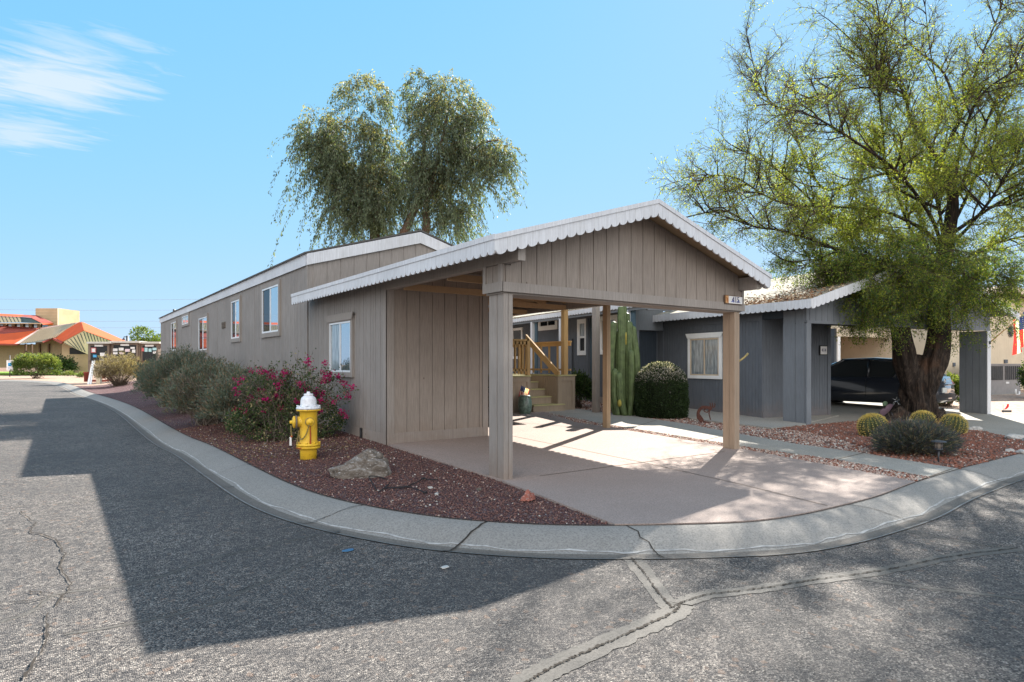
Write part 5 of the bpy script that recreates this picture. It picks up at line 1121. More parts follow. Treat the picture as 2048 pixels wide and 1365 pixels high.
# ---- far trees and bushes at left
def blobtree(name, lab, base, trunk_h, rad, n, mats, L, cat_='tree', low=-.7):
    th = thing(name, base, lab, cat_); c = Vector(base)+Vector((0, 0, trunk_h+rad[2])); P = []; Dd = []; mb = MB(); mb.tube([Vector(base), Vector(base)+Vector((.2, 0, trunk_h)), c], [.25, .2, .08], 8)
    for k_ in range(7): v = rv().normalized(); mb.tube([c-Vector((0, 0, rad[2]*.6)), c+Vector((v.x*rad[0], v.y*rad[1], abs(v.z)*rad[2]))*.0+Vector((c.x+v.x*rad[0]*.7, c.y+v.y*rad[1]*.7, c.z+v.z*rad[2]*.6))*1 if False else c+Vector((v.x*rad[0]*.7, v.y*rad[1]*.7, v.z*rad[2]*.6))], [.1, .03], 5)
    mk(mb, 'trunk', 'bark2', th)
    lobes = [(c+Vector((R.uniform(-.6, .6)*rad[0], R.uniform(-.6, .6)*rad[1], R.uniform(-.6, .6)*rad[2])), R.uniform(.3, .52)) for _ in range(16)]
    for q, s in lobes:
        for _ in range(n//16):
            v = rv().normalized(); P.append(q+Vector((v.x*rad[0]*s, v.y*rad[1]*s, v.z*rad[2]*s))*R.uniform(.9, 1.0) if False else q+Vector((v.x*rad[0]*s, v.y*rad[1]*s, v.z*rad[2]*s))*R.uniform(.65, 1.)); Dd.append(v+Vector((0, 0, .3)))
    leafcloud('crown', np.array(P), np.array(Dd), L, L*.5, mats, th); return th
p = AD(300, 728, 80); blobtree('pine_tree', 'dense rounded olive green tree beyond the notice boards at the end of the road', (p[0], p[1], 0), 1.0, (2.4, 2.4, 2.6), 9000, ['hd2', 'hd1', 'mq1'], .28)
# ================================================================== THINGS
# ---- hydrant
hp = G(617, 917); hy = thing('fire_hydrant', hp, 'yellow fire hydrant with white bonnet and rust streaks in the maroon gravel', 'hydrant')
hd = depth(hp); K = hd/F                       # metres per source pixel at the hydrant
hz = lambda py: (917-py)*K; X0, Y0, Z0 = hp
vx = Vector((rt[0], rt[1], 0)); vf = Vector((-fw[0], -fw[1], 0)); up = Vector((0, 0, 1))
m = MB(); m.lathe(hp, [(.115, -.05), (.118, hz(900)), (.12, hz(897)), (.165, hz(896.5)), (.167, hz(893)), (.165, hz(892.5))], 32)
m.lathe(hp, [(.165, hz(891.5)), (.167, hz(887)), (.13, hz(886)), (.122, hz(882)), (.122, hz(824)), (.13, hz(822.5)), (.165, hz(821.8)), (.17, hz(820.5)), (.168, hz(818.6))], 32); mk(m, 'barrel', 'hy', hy)
m = MB(); m.lathe(hp, [(.17, hz(818.4)), (.172, hz(815.5)), (.16, hz(813.8)), (.118, hz(812)), (.112, hz(809)), (.11, hz(801)), (.098, hz(796)), (.075, hz(793)), (.06, hz(792)), (.065, hz(791.5)), (.065, hz(788)), (.03, hz(787.5)), (.024, hz(787)), (.024, hz(783.6))], 32); mk(m, 'bonnet', 'hw', hy)
for z_, mat_, r_ in ((hz(889.6), 'hy', .15), (hz(816.6), 'hw', .152)):
    for k in range(8):
        a_ = k*PI/4+.3; m = MB(); q = Vector(hp)+Vector((math.cos(a_)*r_, math.sin(a_)*r_, z_-.02)); m.lathe(q, [(.016, -.012), (.016, 0), (.011, .004), (.011, .045), (.016, .048), (.016, .062)], 6); mk(m, 'bolt', mat_, hy)
def nozzle(dirv, r, L0, L1, zc, name):
    d_ = dirv.normalized(); c = Vector(hp)+up*zc; m = MB(); m.lathe(c, [(r*1.02, .02), (r, .09), (r, L0-.012)], 24, 0, d_); no_ = mk(m, name, 'hy', hy)
    m = MB(); m.lathe(c, [(r*1.2, L0-.012), (r*1.22, L0+.006), (r*1.0, L0+.010)], 24, 0, d_); mk(m, 'gasket', 'twig_g', no_)
    m = MB(); m.lathe(c, [(r*.95, L0+.01), (r*1.12, L0+.014), (r*1.14, L1-.012), (r*.9, L1), (r*.4, L1+.008), (r*.3, L1+.012), (r*.3, L1+.04), (.01, L1+.042)], 24, 0, d_); mk(m, 'cap', 'brass' if False else 'hy', no_)
nozzle(-vx*.98+vf*.42, .078, .17, .215, hz(843.5), 'pumper_nozzle'); nozzle(vf*.86+vx*.42, .052, .125, .15, hz(843), 'hose_nozzle'); nozzle(-vf*.8-vx*.4, .052, .125, .15, hz(843), 'hose_nozzle')
m = MB(); c = Vector(hp)+vf*.118+vx*.058; m.prism([c+up*hz(851), c+up*hz(851)+vx*.014, c+up*hz(866)+vx*.02, c+up*hz(893)+vx*.022, c+up*hz(893)-vx*.006, c+up*hz(870)+vx*.0], tuple(vf*.006)); m2 = Vector(hp)+up*hz(894.5); m.tube([m2+(vf*math.cos(t)-vx*math.sin(t))*.166 for t in (.3, .55, .8, 1.0)], .010, 6); mk(m, 'rust_streak', 'rust', hy)
def chain(pts, name, par, r=.006):
    m = MB(); C = cat(pts, 10)
    for i, q in enumerate(C[:-1]):
        d_ = (C[i+1]-q).normalized(); s_ = d_.orthogonal() if i % 2 else d_.cross(d_.orthogonal()); s_.normalize(); o_ = []
        for k in range(7): a_ = 2*PI*k/6; o_.append(q+d_*math.cos(a_)*.014+s_*math.sin(a_)*.008)
        m.tube(o_, .0028, 4)
    mk(m, name, 'brass', par)
c = Vector(hp)
chain([c+vf*.16+vx*.06+up*hz(849), c+vf*.15+vx*.01+up*hz(868), c+vf*.14-vx*.06+up*hz(877), c+vf*.1-vx*.11+up*hz(868)], 'chain', hy); chain([c+vf*.1-vx*.11+up*hz(862), c+vf*.1-vx*.125+up*hz(880), c+vf*.1-vx*.12+up*hz(893)], 'chain', hy)
chain([c+vf*.11-vx*.215+up*hz(852), c+vf*.11-vx*.212+up*hz(862), c+vf*.11-vx*.205+up*hz(871)], 'chain', hy)
m = MB(); q = c+vf*.11-vx*.205+up*hz(871); m.lathe(q-up*.02, [(.004, 0), (.018, .008), (.018, .02), (.004, .028)], 8); mk(m, 'tag_clip', 'rust', hy)
m = MB(); q = c+vf*.112-vx*.218+up*hz(889.5); m.prism([q-vx*.016, q+vx*.016, q+vx*.013+up*.12, q+up*.135, q-vx*.013+up*.12], tuple(vf*.003)); mk(m, 'paper_tag', 'tile_w', hy)
# ---- stones
def rock(name, lab, base, dims, rz, mat_, seed, amp=.35, tilt=0, fn=None):
    bm = bmesh.new(); bmesh.ops.create_icosphere(bm, subdivisions=5, radius=1)
    for v in bm.verts:
        p = v.co.copy(); k = 1+amp*noise.noise(p*1.1+Vector((seed, 0, 0)))+amp*.45*noise.noise(p*2.6+Vector((0, seed, 0)))+amp*.18*noise.noise(p*7+Vector((seed, seed, 0)))
        rdg = abs(noise.noise(p*1.7+Vector((seed*2, 1, 0)))); k *= 1-.16*max(0, .25-rdg)*4*amp
        p = p*k
        if fn: p = fn(p)
        v.co = (p.x*dims[0], p.y*dims[1], max(-.25, p.z)*dims[2])
    me = bpy.data.meshes.new(name); bm.to_mesh(me); bm.free(); me.materials.append(MT[mat_]); me.polygons.foreach_set('use_smooth', [True]*len(me.polygons)); o = bpy.data.objects.new(name, me); COL.objects.link(o); o.location = base; o.rotation_euler = (0, tilt, rz)
    return tag(o, lab, 'rock')
p = G(718, 957)
def wedge(q):      # tall rounded head at one end, long low tail at the other
    t = max(0, min(1.2, (q.x+1)/2)); return Vector((q.x, q.y*(.55+.5*t), q.z*(.40+.75*t**1.3)-(0 if t > .55 else .08)))
rock('boulder', 'long grey brown boulder with a raised head lying by the driveway corner', (p[0]+.08, p[1]+.14, p[2]+.07), (.36, .21, .31), -TH+.30, 'rock', 3.1, .34, 0, wedge)
p = G(1058, 1003); rock('red_stone', 'fist sized angular red stone beside the pink driveway edge', (p[0], p[1]+.02, .03), (.075, .055, .075), .4, 'rrock', 7.7, .55)
for px, py, s_, lab, mt_ in ((911, 937, .035, 'small blue grey stone against the driveway edge', 'grock'), (861, 977, .022, 'pale pebble near the black wire loop', 'grock'), (873, 990, .02, 'cream pebble below the black wire loop', 'grock'), (958, 981, .024, 'flat tan pebble left of the red stone', 'rock')):
    p = G(px, py); rock('pebble', lab, (p[0], p[1], .008), (s_*1.5, s_, s_*.8), R.uniform(0, 3), mt_, px*.1)
for px, py, s_, lab in ((2032, 880, .12, 'left pale round stone at the edge of the grey driveway'), (2060, 884, .12, 'right pale round stone at the edge of the grey driveway'), (2020, 905, .06, 'flat white stone in the sunlit red gravel at far right'), (2044, 908, .07, 'larger flat white stone in the sunlit red gravel at far right'), (1950, 862, .1, 'tan half buried stone behind the leaning barrel cactus')):
    p = G(px, py); rock('stone', lab, (p[0], p[1], .02), (s_*1.3, s_, s_*.7), R.uniform(0, 3), 'grock', px*.13)
# ---- loose black wire in the gravel
wi = MB(); wp = [G(*q) for q in ((753, 984), (742, 968), (738, 960), (752, 957), (775, 960), (779, 966), (770, 978), (758, 990))]
wi.tube(cat([Vector(q)+Vector((0, 0, .02+.02*math.sin(i))) for i, q in enumerate(wp)], 6), .006, 6)
for pl in (((775, 980), (800, 978), (815, 976), (830, 970), (846, 961)), ((770, 980), (800, 979), (820, 978), (838, 984), (850, 989)), ((846, 961), (860, 963), (876, 963))):
    wi.tube(cat([Vector(G(*q))+Vector((0, 0, .02)) for q in pl], 5), .006, 6)
for q in ((846, 961), (850, 989)): wi.tube([Vector(G(*q))+Vector((-.02, 0, .02)), Vector(G(*q))+Vector((.025, 0, .022))], .012, 8)
tag(mk(wi, 'wire', 'black', None, G(800, 978)), 'tangled loop of black wire lying on the gravel right of the boulder', 'wire')
# ---- drum stool, small flag, hose
MT['glaze'] = flat('green_glaze', (.12, .17, .14), .3, .6, var=.6, vs=18)
p = G(1050, 829); ds = thing('ceramic_stool', p, 'mottled green ceramic drum stool in front of the deck steps', 'stool'); kd = depth(p)/F; hh = 38*kd; rr = 13.5*kd
m = MB(); m.lathe(p, [(rr*.7, 0), (rr*.8, hh*.04), (rr, hh*.3), (rr*1.04, hh*.5), (rr, hh*.72), (rr*.82, hh*.95), (rr*.76, hh), (rr*.5, hh*1.0)], 28); b0_ = mk(m, 'body', 'glaze', ds)
for zz1 in (.1, .88):
    m = MB()
    for k in range(16): a_ = 2*PI*k/16; r1 = rr*(.86 if zz1 < .5 else .90); m.lathe(Vector(p)+Vector((math.cos(a_)*r1, math.sin(a_)*r1, hh*zz1)), [(.012, 0), (.012, .02)], 6)
    mk(m, 'stud_row', 'pear_g', b0_)
MT['fr'] = flat('flag_red', (.55, .03, .04), .6, trans=.3, var=.05); MT['fwh'] = flat('flag_white', (.75, .74, .72), .6, trans=.3, var=.05); MT['fb'] = flat('flag_blue', (.02, .03, .14), .6, trans=.3, var=.05)
def flagcloth(name, O, U, V, w, h, par, wave, star=True, nx=26, ny=13, mirror=False):
    """O hoist top corner, U along the fly, V down the hoist"""
    m = MB(); vs = []
    for j in range(ny+1):
        for i in range(nx+1): vs.append(Vector(O)+Vector(U)*(w*i/nx)+Vector(V)*(h*j/ny)+wave(i/nx, j/ny))
    for j in range(ny):
        for i in range(nx):
            mi_ = 2 if (i < nx*.4 and j < 7) else (0 if j % 2 == 0 else 1); a_ = j*(nx+1)+i; m.f.append((a_, a_+1, a_+nx+2, a_+nx+1)); m.m.append(mi_); m.sm.append(True)
    m.v = [tuple(v) for v in vs]; fo = mk(m, name, ['fr', 'fwh', 'fb'], par)
    if star:
        s_ = MB()
        for j in range(5):
            for i in range(6):
                q = Vector(O)+Vector(U)*(w*(.035+.065*i))+Vector(V)*(h*(.06+.1*j))+wave((.035+.065*i), (.06+.1*j)); n_ = Vector(U).cross(Vector(V)).normalized()
                for sg_ in (-1, 1): s_.lathe(q+n_*.001*sg_, [(h*.018, 0), (h*.010, .0012)], 5, 0, n_*sg_)
        mk(s_, 'stars', 'fwh', fo)
    return fo
sf = thing('small_flag', (p[0]-.1, p[1]+.1, .2), 'small stars and stripes flag on a stick behind the ceramic stool', 'flag')
q0 = Vector(AD(1045, 812, depth(p)+.12)); q1 = Vector(AD(1042.5, 770, depth(p)+.12)); m = MB(); m.tube([q0, q1], .006, 6); mk(m, 'stick', 'twig', sf)
vv_ = (vx*.75-up*.65).normalized(); flagcloth('cloth', q1-up*.02, tuple((-vx*.3-up*.9).normalized()), tuple((vx*.85-up*.4).normalized()), .30, .22, sf, lambda a, b: vf*(.03*math.sin(a*7+b*3))+vx*(.0+.03*a))
hr = thing('hose_coil', (7.9, 12.95, .2), 'black hose coiled on the ground behind the left carport post', 'hose'); hq = AY(974, 806, 12.95)
m = MB(); pts = []
for k in range(8*28):
    a_ = 2*PI*k/28; rr = .27+.04*math.sin(k*.13)+.02*math.sin(a_*3+k*.05); pts.append(Vector((hq[0]+math.cos(a_)*rr, 12.9+.10*math.sin(k*.09)*.8, hq[2]+math.sin(a_)*rr*1.25-.02)))
m.tube(pts, .016, 6); mk(m, 'hose', 'black', hr); m = MB(); m.lathe((hq[0], 12.75, hq[2]), [(.12, 0), (.12, .02), (.05, .03), (.05, .4), (.12, .41), (.12, .43)], 16, 0, (0, 1, 0)); mk(m, 'reel_hub', 'twig', hr)
# ---- rusty bent flute player silhouette
p = G(1412, 846); kf = thing('metal_garden_figure', p, 'rusty metal cutout of a bent flute player in the pink pebbles', 'garden figure'); dd = depth(p)
A_ = lambda x, y: Vector(AD(x, y, dd))
m = MB()
for pl, r0, r1 in (([(1397, 838), (1396, 828), (1399, 820), (1405, 815), (1412, 815), (1418, 816)], .035, .03), ([(1396, 834), (1402, 843), (1410, 845), (1422, 846)], .034, .016), ([(1397, 830), (1405, 840), (1404, 846)], .03, .014), ([(1417, 816), (1424, 818)], .042, .03), ([(1411, 817), (1408, 822), (1414, 825), (1418, 821)], .013, .01), ([(1420, 820), (1418, 828), (1421, 840)], .011, .011), ([(1422, 815), (1420, 808), (1419, 806)], .012, .005), ([(1425, 815), (1425, 808), (1423, 806)], .012, .005), ([(1427, 816), (1430, 810), (1428, 807)], .012, .005)):
    pts = cat([A_(*q) for q in pl], 6); k = len(pts); L_ = []; Rr = []
    for i, q in enumerate(pts):
        t = (pts[min(i+1, k-1)]-pts[max(i-1, 0)]).normalized(); s_ = t.cross(vf).normalized(); w_ = r0+(r1-r0)*i/(k-1); L_.append(q+s_*w_); Rr.append(q-s_*w_)
    off_ = R.uniform(-.002, .002)
    m.prism([q+vf*off_ for q in L_+Rr[::-1]], tuple(vf*.012))
mk(m, 'cutout', 'rust2' if MT.setdefault('rust2', flat('dark_rust', (.075, .03, .022), .9, var=.4, vs=30)) else '', kf)
m = MB(); m.prism([A_(1402, 846)+vf*.05, A_(1424, 846)+vf*.05, A_(1424, 846)-vf*.06, A_(1402, 846)-vf*.06], (0, 0, .01)); mk(m, 'base_plate', 'rust2', kf)
# ---- path light
p = G(1877, 928); pl_ = thing('path_light', p, 'black mushroom path light standing in front of the dark mounded shrub', 'lamp'); kd = depth(p)/F
m = MB(); m.tube([Vector(p), Vector(p)+up*28*kd], [.008, .016], 8); mk(m, 'stake', 'bmetal', pl_)
m = MB(); m.lathe(p, [(.03, 27*kd), (.05, 28*kd), (.052, 29*kd), (.052, 31*kd)], 20); m.lathe(p, [(.055, 43*kd), (.095, 43.4*kd), (.098, 44.6*kd), (.05, 47*kd), (.02, 47.8*kd)], 24); mk(m, 'hood', 'bmetal', pl_)
m = MB(); m.lathe(p, [(.046, 31*kd), (.046, 43*kd)], 20)
for k in range(6): a_ = k*PI/3; m.tube([Vector(p)+Vector((math.cos(a_)*.05, math.sin(a_)*.05, 30*kd)), Vector(p)+Vector((math.cos(a_)*.05, math.sin(a_)*.05, 43.5*kd))], .005, 4, 1)
mk(m, 'lantern', ['glaze' if False else 'twig_g', 'bmetal'], pl_)
# ---- cardinal sign at far right
p = G(2008, 829); cd_ = thing('bird_sign', p, 'small red bird ornament on a dark plaque at the right driveway edge', 'ornament'); dd = depth(p); q = Vector(AD(2012, 825, dd))
m = MB(); m.prism([q-vx*.12, q+vx*.14, q+vx*.14+up*.06, q-vx*.12+up*.06], tuple(vf*.02)); m.tube([q-vx*.08+up*-.05, q-vx*.08+up*.22], .004, 4); mk(m, 'plaque', 'bmetal', cd_)
m = MB(); b_ = q+up*.08; m.prism([b_-vx*.10+up*.0, b_-vx*.02-up*.0, b_+vx*.05+up*.06, b_+vx*.065+up*.15, b_+vx*.03+up*.15, b_+vx*.02+up*.10, b_-vx*.02+up*.05], tuple(vf*.03)); mk(m, 'bird', 'fr', cd_)
# ---- flag on the grey post
fp0 = Vector(W4(7.36, -.03, 1.98)); fp1 = Vector(W4(8.25, -.1, 2.48)); fl = thing('house_flag', fp0, 'stars and stripes flag on an angled wooden pole at the right frame edge', 'flag')
m = MB(); m.tube([fp0, fp1, fp1+(fp1-fp0)*.55], .016, 8); mk(m, 'pole', 'rail', fl); m = MB(); m.lathe(fp0-Vector((0, 0, .04)), [(.03, 0), (.03, .08)], 8); mk(m, 'bracket', 'bmetal', fl)
fu = (fp1-fp0).normalized(); o_ = fp1+fu*.95; flagcloth('cloth', o_, tuple(Vector((.12, -.05, -.97)).normalized()), tuple(-fu), .85, .95, fl, lambda a, b: Vector((.05*math.sin(b*9), .07*math.sin(b*11+a*2), -.0))+Vector((1, -.3, 0))*(.28*a*(1-b)))
# ---- sun face ornament, air conditioner and pipe by the cream house
q = LB(2022, 663, 6.95); sn = thing('sun_ornament', W4(q[0], 6.95, q[1]), 'dark wavy rayed metal sun ornament on the cream house wall', 'ornament'); m = MB(); c = Vector(W4(q[0], 6.96, q[1])); N_ = Vector((-e2[0], -e2[1], 0)); E1 = Vector((e1[0], e1[1], 0))
m.lathe(c, [(.15, 0), (.14, .03), (.05, .05)], 20, 0, N_)
for k in range(14):
    a_ = 2*PI*k/14; d_ = E1*math.cos(a_)+up*math.sin(a_); s_ = -E1*math.sin(a_)+up*math.cos(a_); m.tube([c+d_*.14, c+d_*.2+s_*.02, c+d_*.26-s_*.02, c+d_*.33+s_*.01], [.03, .026, .018, .004], 5)
mk(m, 'sun_disc', 'bmetal', sn)
MT['acg'] = flat('ac_grey', (.24, .22, .21), .5, .4, var=.1)
a0 = LB(1979, 788, 5.2)[0]; a1 = LB(2041, 788, 5.2)[0]; ac = thing('air_conditioner', W4((a0+a1)/2, 5.6, 0), 'large grey air conditioning unit on the gravel beside the cream house', 'air conditioner'); zt = LB(2000, 728, 5.2)[1]; zb = .0
m = MB(F4); m.box(a0, a1, 5.2, 6.3, zb+.1, zt-.04); m.box(a0-.03, a1+.03, 5.17, 6.33, zt-.04, zt); m.box(a0+.05, a0+(a1-a0)*.42, 5.185, 5.2, zb+(zt-zb)*.5, zt-.1, 1); m.box(a0+(a1-a0)*.5, a1-.06, 5.185, 5.2, zb+(zt-zb)*.5, zt-.1, 1)
for k in range(16): x_ = a0+.07+(a1-a0-.14)*k/15; m.box(x_-.008, x_+.008, 5.175, 5.185, zb+(zt-zb)*.5, zt-.1, 0)
mk(m, 'casing', ['acg', 'black'], ac)
m = MB(F4); m.box(a0+(a1-a0)*.52, a0+(a1-a0)*.62, 5.19, 5.2, zb+(zt-zb)*.38, zb+(zt-zb)*.44); mk(m, 'badge', 'tile_w', ac); m = MB(F4); m.box(a0-.1, a1+.1, 5.05, 6.4, -.1, .1); mk(m, 'concrete_pad', 'walk', ac)
m = MB(F4); b_ = a0+(a1-a0)*.62; pt = [(b_, 5.0, .0), (b_, 5.0, .26)]; m.tube([Vector((b_, 4.95, .30)), Vector((b_, 4.95, .06)), Vector((b_+.3, 4.95, .06)), Vector((b_+.32, 4.95, .2))], .03, 8); tag(mk(m, 'drain_pipe', 'white2', None, W4(b_, 4.95, 0)), 'bent white plastic pipe standing in front of the air conditioner', 'pipe')
# ---- the car in the grey carport
MT['carp'] = flat('car_paint', (.022, .026, .036), .18, .6, coat=1., var=.05); MT['tyre'] = flat('tyre', (.012, .012, .012), .8); MT['rim'] = flat('rim_alloy', (.42, .43, .45), .25, .6, .8, var=.05)
MT['cglass'] = glassy('car_glass', (.03, .034, .034), .14); MT['tail'] = flat('tail_light', (.4, .01, .012), .15, .7, var=.05); MT['plate'] = flat('licence_plate', (.6, .63, .62), .4, var=.05); MT['chrome'] = flat('chrome', (.6, .6, .62), .12, .8, 1., var=.02); MT['plast'] = flat('bumper_plastic', (.02, .02, .022), .5)
hd_ = math.radians(37.5)-TH; hv = Vector((-math.sin(hd_), math.cos(hd_), 0)); sv_ = Vector((hv.y, -hv.x, 0))        # heading; sv_ = its right hand side
RL = Vector((fw[0]*17+rt[0]*11.38, fw[1]*17+rt[1]*11.38, .05)); car_o = RL+sv_*.9+hv*2.15
car = thing('parked_car', tuple(car_o), 'black compact hatchback parked under the grey carport behind the big tree', 'car')
def C_(x, y, z): q = RL+sv_*(.9+y)+hv*x+up*z; return (q.x, q.y, q.z)           # x forward from the rear bumper, y right of the centre line
secs = [(0.0, .80, .34, .70, .80, .62), (.07, .86, .26, .80, .98, .66), (.35, .89, .22, .90, 1.02, .68), (.9, .90, .22, .92, .98, .7), (1.8, .90, .22, .93, .96, .72), (2.7, .90, .22, .92, .95, .73), (3.2, .90, .22, .90, .94, .74), (3.75, .88, .22, .82, .90, .74), (4.1, .82, .25, .68, .80, .7), (4.25, .66, .34, .6, .70, .55)]
m = MB(C_); vs = []
for x, hw_, z0, zs, zt_, tw_ in secs:
    ring = [(-hw_*.9, z0), (-hw_, z0+.12), (-hw_*1.0, (z0+zs)/2), (-hw_*.975, zs-.02), (-hw_*.9, zs+.04), (-tw_, zt_), (0, zt_+.03)]
    vs += [(x, y, z) for y, z in ring]+[(x, -y, z) for y, z in ring[-2::-1]]
n_ = 13; m.add(vs, [(i*n_+j, i*n_+(j+1) % n_, (i+1)*n_+(j+1) % n_, (i+1)*n_+j) for i in range(len(secs)-1) for j in range(n_)]+[tuple(range(n_)), tuple((len(secs)-1)*n_+j for j in range(n_))], 0, True)
bo = mk(m, 'body', 'carp', car)
m = MB(C_)   # greenhouse: roof and pillars
top = [(.30, .60, .98), (.62, .60, 1.36), (.95, .60, 1.46), (1.7, .61, 1.52), (2.4, .60, 1.50), (2.85, .58, 1.36), (3.42, .66, .93)]; vs = []
for x, hw_, z in top: vs += [(x, -hw_, z-.05), (x, -hw_*.9, z), (x, 0, z+.025), (x, hw_*.9, z), (x, hw_, z-.05)]
m.add(vs, [(i*5+j, i*5+j+1, i*5+5+j+1, i*5+5+j) for i in range(1, 5) for j in range(4)], 0, True)
for s_ in (-1, 1):
    def bar3(a, b, w): 
        m.tube([Vector(a), Vector(b)], w, 5)
    bar3((.62, .61*s_, 1.31), (.20, .74*s_, .96), .055); bar3((2.45, .61*s_, 1.47), (3.42, .78*s_, .92), .035); bar3((1.72, .62*s_, 1.48), (1.68, .8*s_, .94), .035); bar3((.72, .62*s_, 1.40), (.98, .80*s_, .95), .05); bar3((.55, .61*s_, 1.36), (1.72, .62*s_, 1.49), .03); bar3((1.72, .62*s_, 1.49), (2.5, .61*s_, 1.47), .03)
mk(m, 'roof', 'carp', car)
for s_ in (-1, 1):
    for a_, b_, c_2, d_ in (((.98, .95), (1.65, .95), (1.68, 1.45), (.82, 1.38)), ((1.72, .95), (3.3, .94), (2.45, 1.44), (1.75, 1.46)), ((.3, .96), (.92, .95), (.72, 1.36), (.60, 1.30))):
        m = MB(C_); q = [(x, (.80-.19*(z-.95)/.5)*s_, z) for x, z in (a_, b_, c_2, d_)]; m.prism(q, (0, 0, 0)) if False else m.add(q+[(x, y-.012*s_, z) for x, y, z in q], [(0, 1, 2, 3), (4, 7, 6, 5), (0, 4, 5, 1), (1, 5, 6, 2), (2, 6, 7, 3), (3, 7, 4, 0)]); mk(m, 'side_window', 'cglass', car)
m = MB(C_); m.add([(.22, -.66, .99), (.22, .66, .99), (.62, .55, 1.38), (.62, -.55, 1.38), (.24, -.66, .98), (.24, .66, .98), (.64, .55, 1.37), (.64, -.55, 1.37)], [(0, 1, 2, 3), (4, 7, 6, 5), (0, 4, 5, 1), (1, 5, 6, 2), (2, 6, 7, 3), (3, 7, 4, 0)]); mk(m, 'rear_window', 'cglass', car)
m = MB(C_); m.add([(3.42, -.70, .94), (3.42, .70, .94), (2.5, .56, 1.47), (2.5, -.56, 1.47), (3.40, -.70, .93), (3.40, .70, .93), (2.49, .56, 1.46), (2.49, -.56, 1.46)], [(0, 1, 2, 3), (4, 7, 6, 5), (0, 4, 5, 1), (1, 5, 6, 2), (2, 6, 7, 3), (3, 7, 4, 0)]); mk(m, 'windscreen', 'cglass', car)
m = MB(C_); m.box(.52, .72, -.56, .56, 1.375, 1.41); mk(m, 'spoiler', 'carp', car)
for s_ in (-1, 1):
    for xw_ in (.88, 3.45):
        wc = Vector(C_(xw_, .86*s_, .32)); ax_ = sv_*s_; m = MB(); m.lathe(wc-ax_*.2, [(.2, 0), (.32, .01), (.325, .1), (.325, .2), (.30, .225), (.23, .222)], 32, 0, ax_); wo = mk(m, 'wheel', 'tyre', car)
        m = MB(); m.lathe(wc, [(.232, .0), (.235, .024), (.215, .026), (.205, .008)], 32, 0, ax_)
        for k in range(5):
            a_ = 2*PI*k/5+.3; d_ = hv*math.cos(a_)+up*math.sin(a_); t_ = -hv*math.sin(a_)+up*math.cos(a_); m.tube([wc+ax_*.02, wc+ax_*.024+d_*.12+t_*.02, wc+ax_*.02+d_*.215+t_*.035], [.03, .018, .014], 5); m.tube([wc+ax_*.022+d_*.1, wc+ax_*.02+d_*.215-t_*.035], [.016, .012], 5)
        m.lathe(wc, [(.045, .01), (.045, .035), (.02, .038)], 12, 0, ax_); mk(m, 'rim', 'rim', wo)
        m = MB(); m.lathe(wc-ax_*.14, [(.37, 0), (.37, .165), (.355, .172), (.335, .172)], 32, 0, ax_); mk(m, 'wheel_arch', 'plast', bo)
    m = MB(C_); q = [(.02, .60, .80), (.0, .80, .78), (.10, .875, .82), (.13, .86, .93), (.07, .60, .94)]; m.add([(x, y*s_, z) for x, y, z in q]+[(x+.04, (y-.03)*s_, z) for x, y, z in q], [(0, 1, 2, 3, 4), (9, 8, 7, 6, 5)]+[(i, (i+1) % 5, 5+(i+1) % 5, 5+i) for i in range(5)]); mk(m, 'tail_light', 'tail', car)
    m = MB(C_); m.lathe((3.18, .93*s_, .99), [(.02, -.09), (.07, -.06), (.08, 0), (.07, .05), (.02, .07)], 10); mk(m, 'mirror', 'carp', car)
    m = MB(C_)
    for x_ in (1.70, 2.85): m.box(x_-.004, x_+.004, .897*s_-.006, .897*s_+.006, .4, .9)
    m.box(.5, 3.4, .812*s_-.004, .812*s_+.006, .942, .957, 1); mk(m, 'door_seam', ['tyre', 'chrome'], bo)
m = MB(C_); m.box(-.03, .10, -.78, .78, .33, .50, 0); m.box(-.035, -.0, -.5, .5, .36, .39, 1); mk(m, 'rear_bumper', ['plast', 'chrome'], car)
m = MB(C_); m.box(-.03, .05, -.74, .74, .745, .775); mk(m, 'tailgate_strip', 'carp', car)
m = MB(C_); m.box(-.022, .02, -.16, .16, .54, .68); pt_ = mk(m, 'licence_plate', 'plate', car)
m = MB(); c = Vector(C_(.00, 0, .87)); ax_ = -hv; ring = [c+(sv_*math.cos(t)+up*math.sin(t))*.065+ax_*.02 for t in [2*PI*k/24 for k in range(25)]]; m.tube(ring, .008, 5)
for a_, b_ in (((-.035, .04), (-.012, .0)), ((-.012, .0), (0, .035)), ((0, .035), (.012, .0)), ((.012, 0), (.035, .04)), ((-.05, -.005), (-.022, -.05)), ((-.022, -.05), (0, -.008)), ((0, -.008), (.022, -.05)), ((.022, -.05), (.05, -.005))): m.tube([c+sv_*a_[0]+up*a_[1]+ax_*.02, c+sv_*b_[0]+up*b_[1]+ax_*.02], .006, 4)
mk(m, 'badge', 'chrome', car)
# ================================================================== THE FAR END OF THE ROAD
MT['orange'] = flat('orange_roof', (.52, .085, .02), .8, var=.1, vs=.6); MT['orange_d'] = flat('oxide_red_roof', (.25, .055, .04), .85, var=.12, vs=.6); MT['cream'] = flat('cream_panel', (.50, .44, .29), .8, var=.06); MT['seam'] = flat('dark_seam', (.05, .08, .08), .7)
MT['sand'] = flat('sand_block', (.46, .34, .21), .85, var=.12, vs=.8); MT['oliv'] = flat('olive_roof', (.17, .155, .115), .85, var=.2, vs=1); MT['olw'] = flat('tan_wall', (.28, .21, .13), .85, var=.12); MT['dkgl'] = glassy('dark_strip_glass', (.02, .025, .03), .1); MT['pink'] = flat('pale_pink_flashing', (.62, .42, .36), .7, var=.08)
DC = 92.
cl = thing('clubhouse', tuple(Vector(AD(120, 745, DC))), 'low clubhouse with orange folded roofs and square tan tower at the far left', 'building')
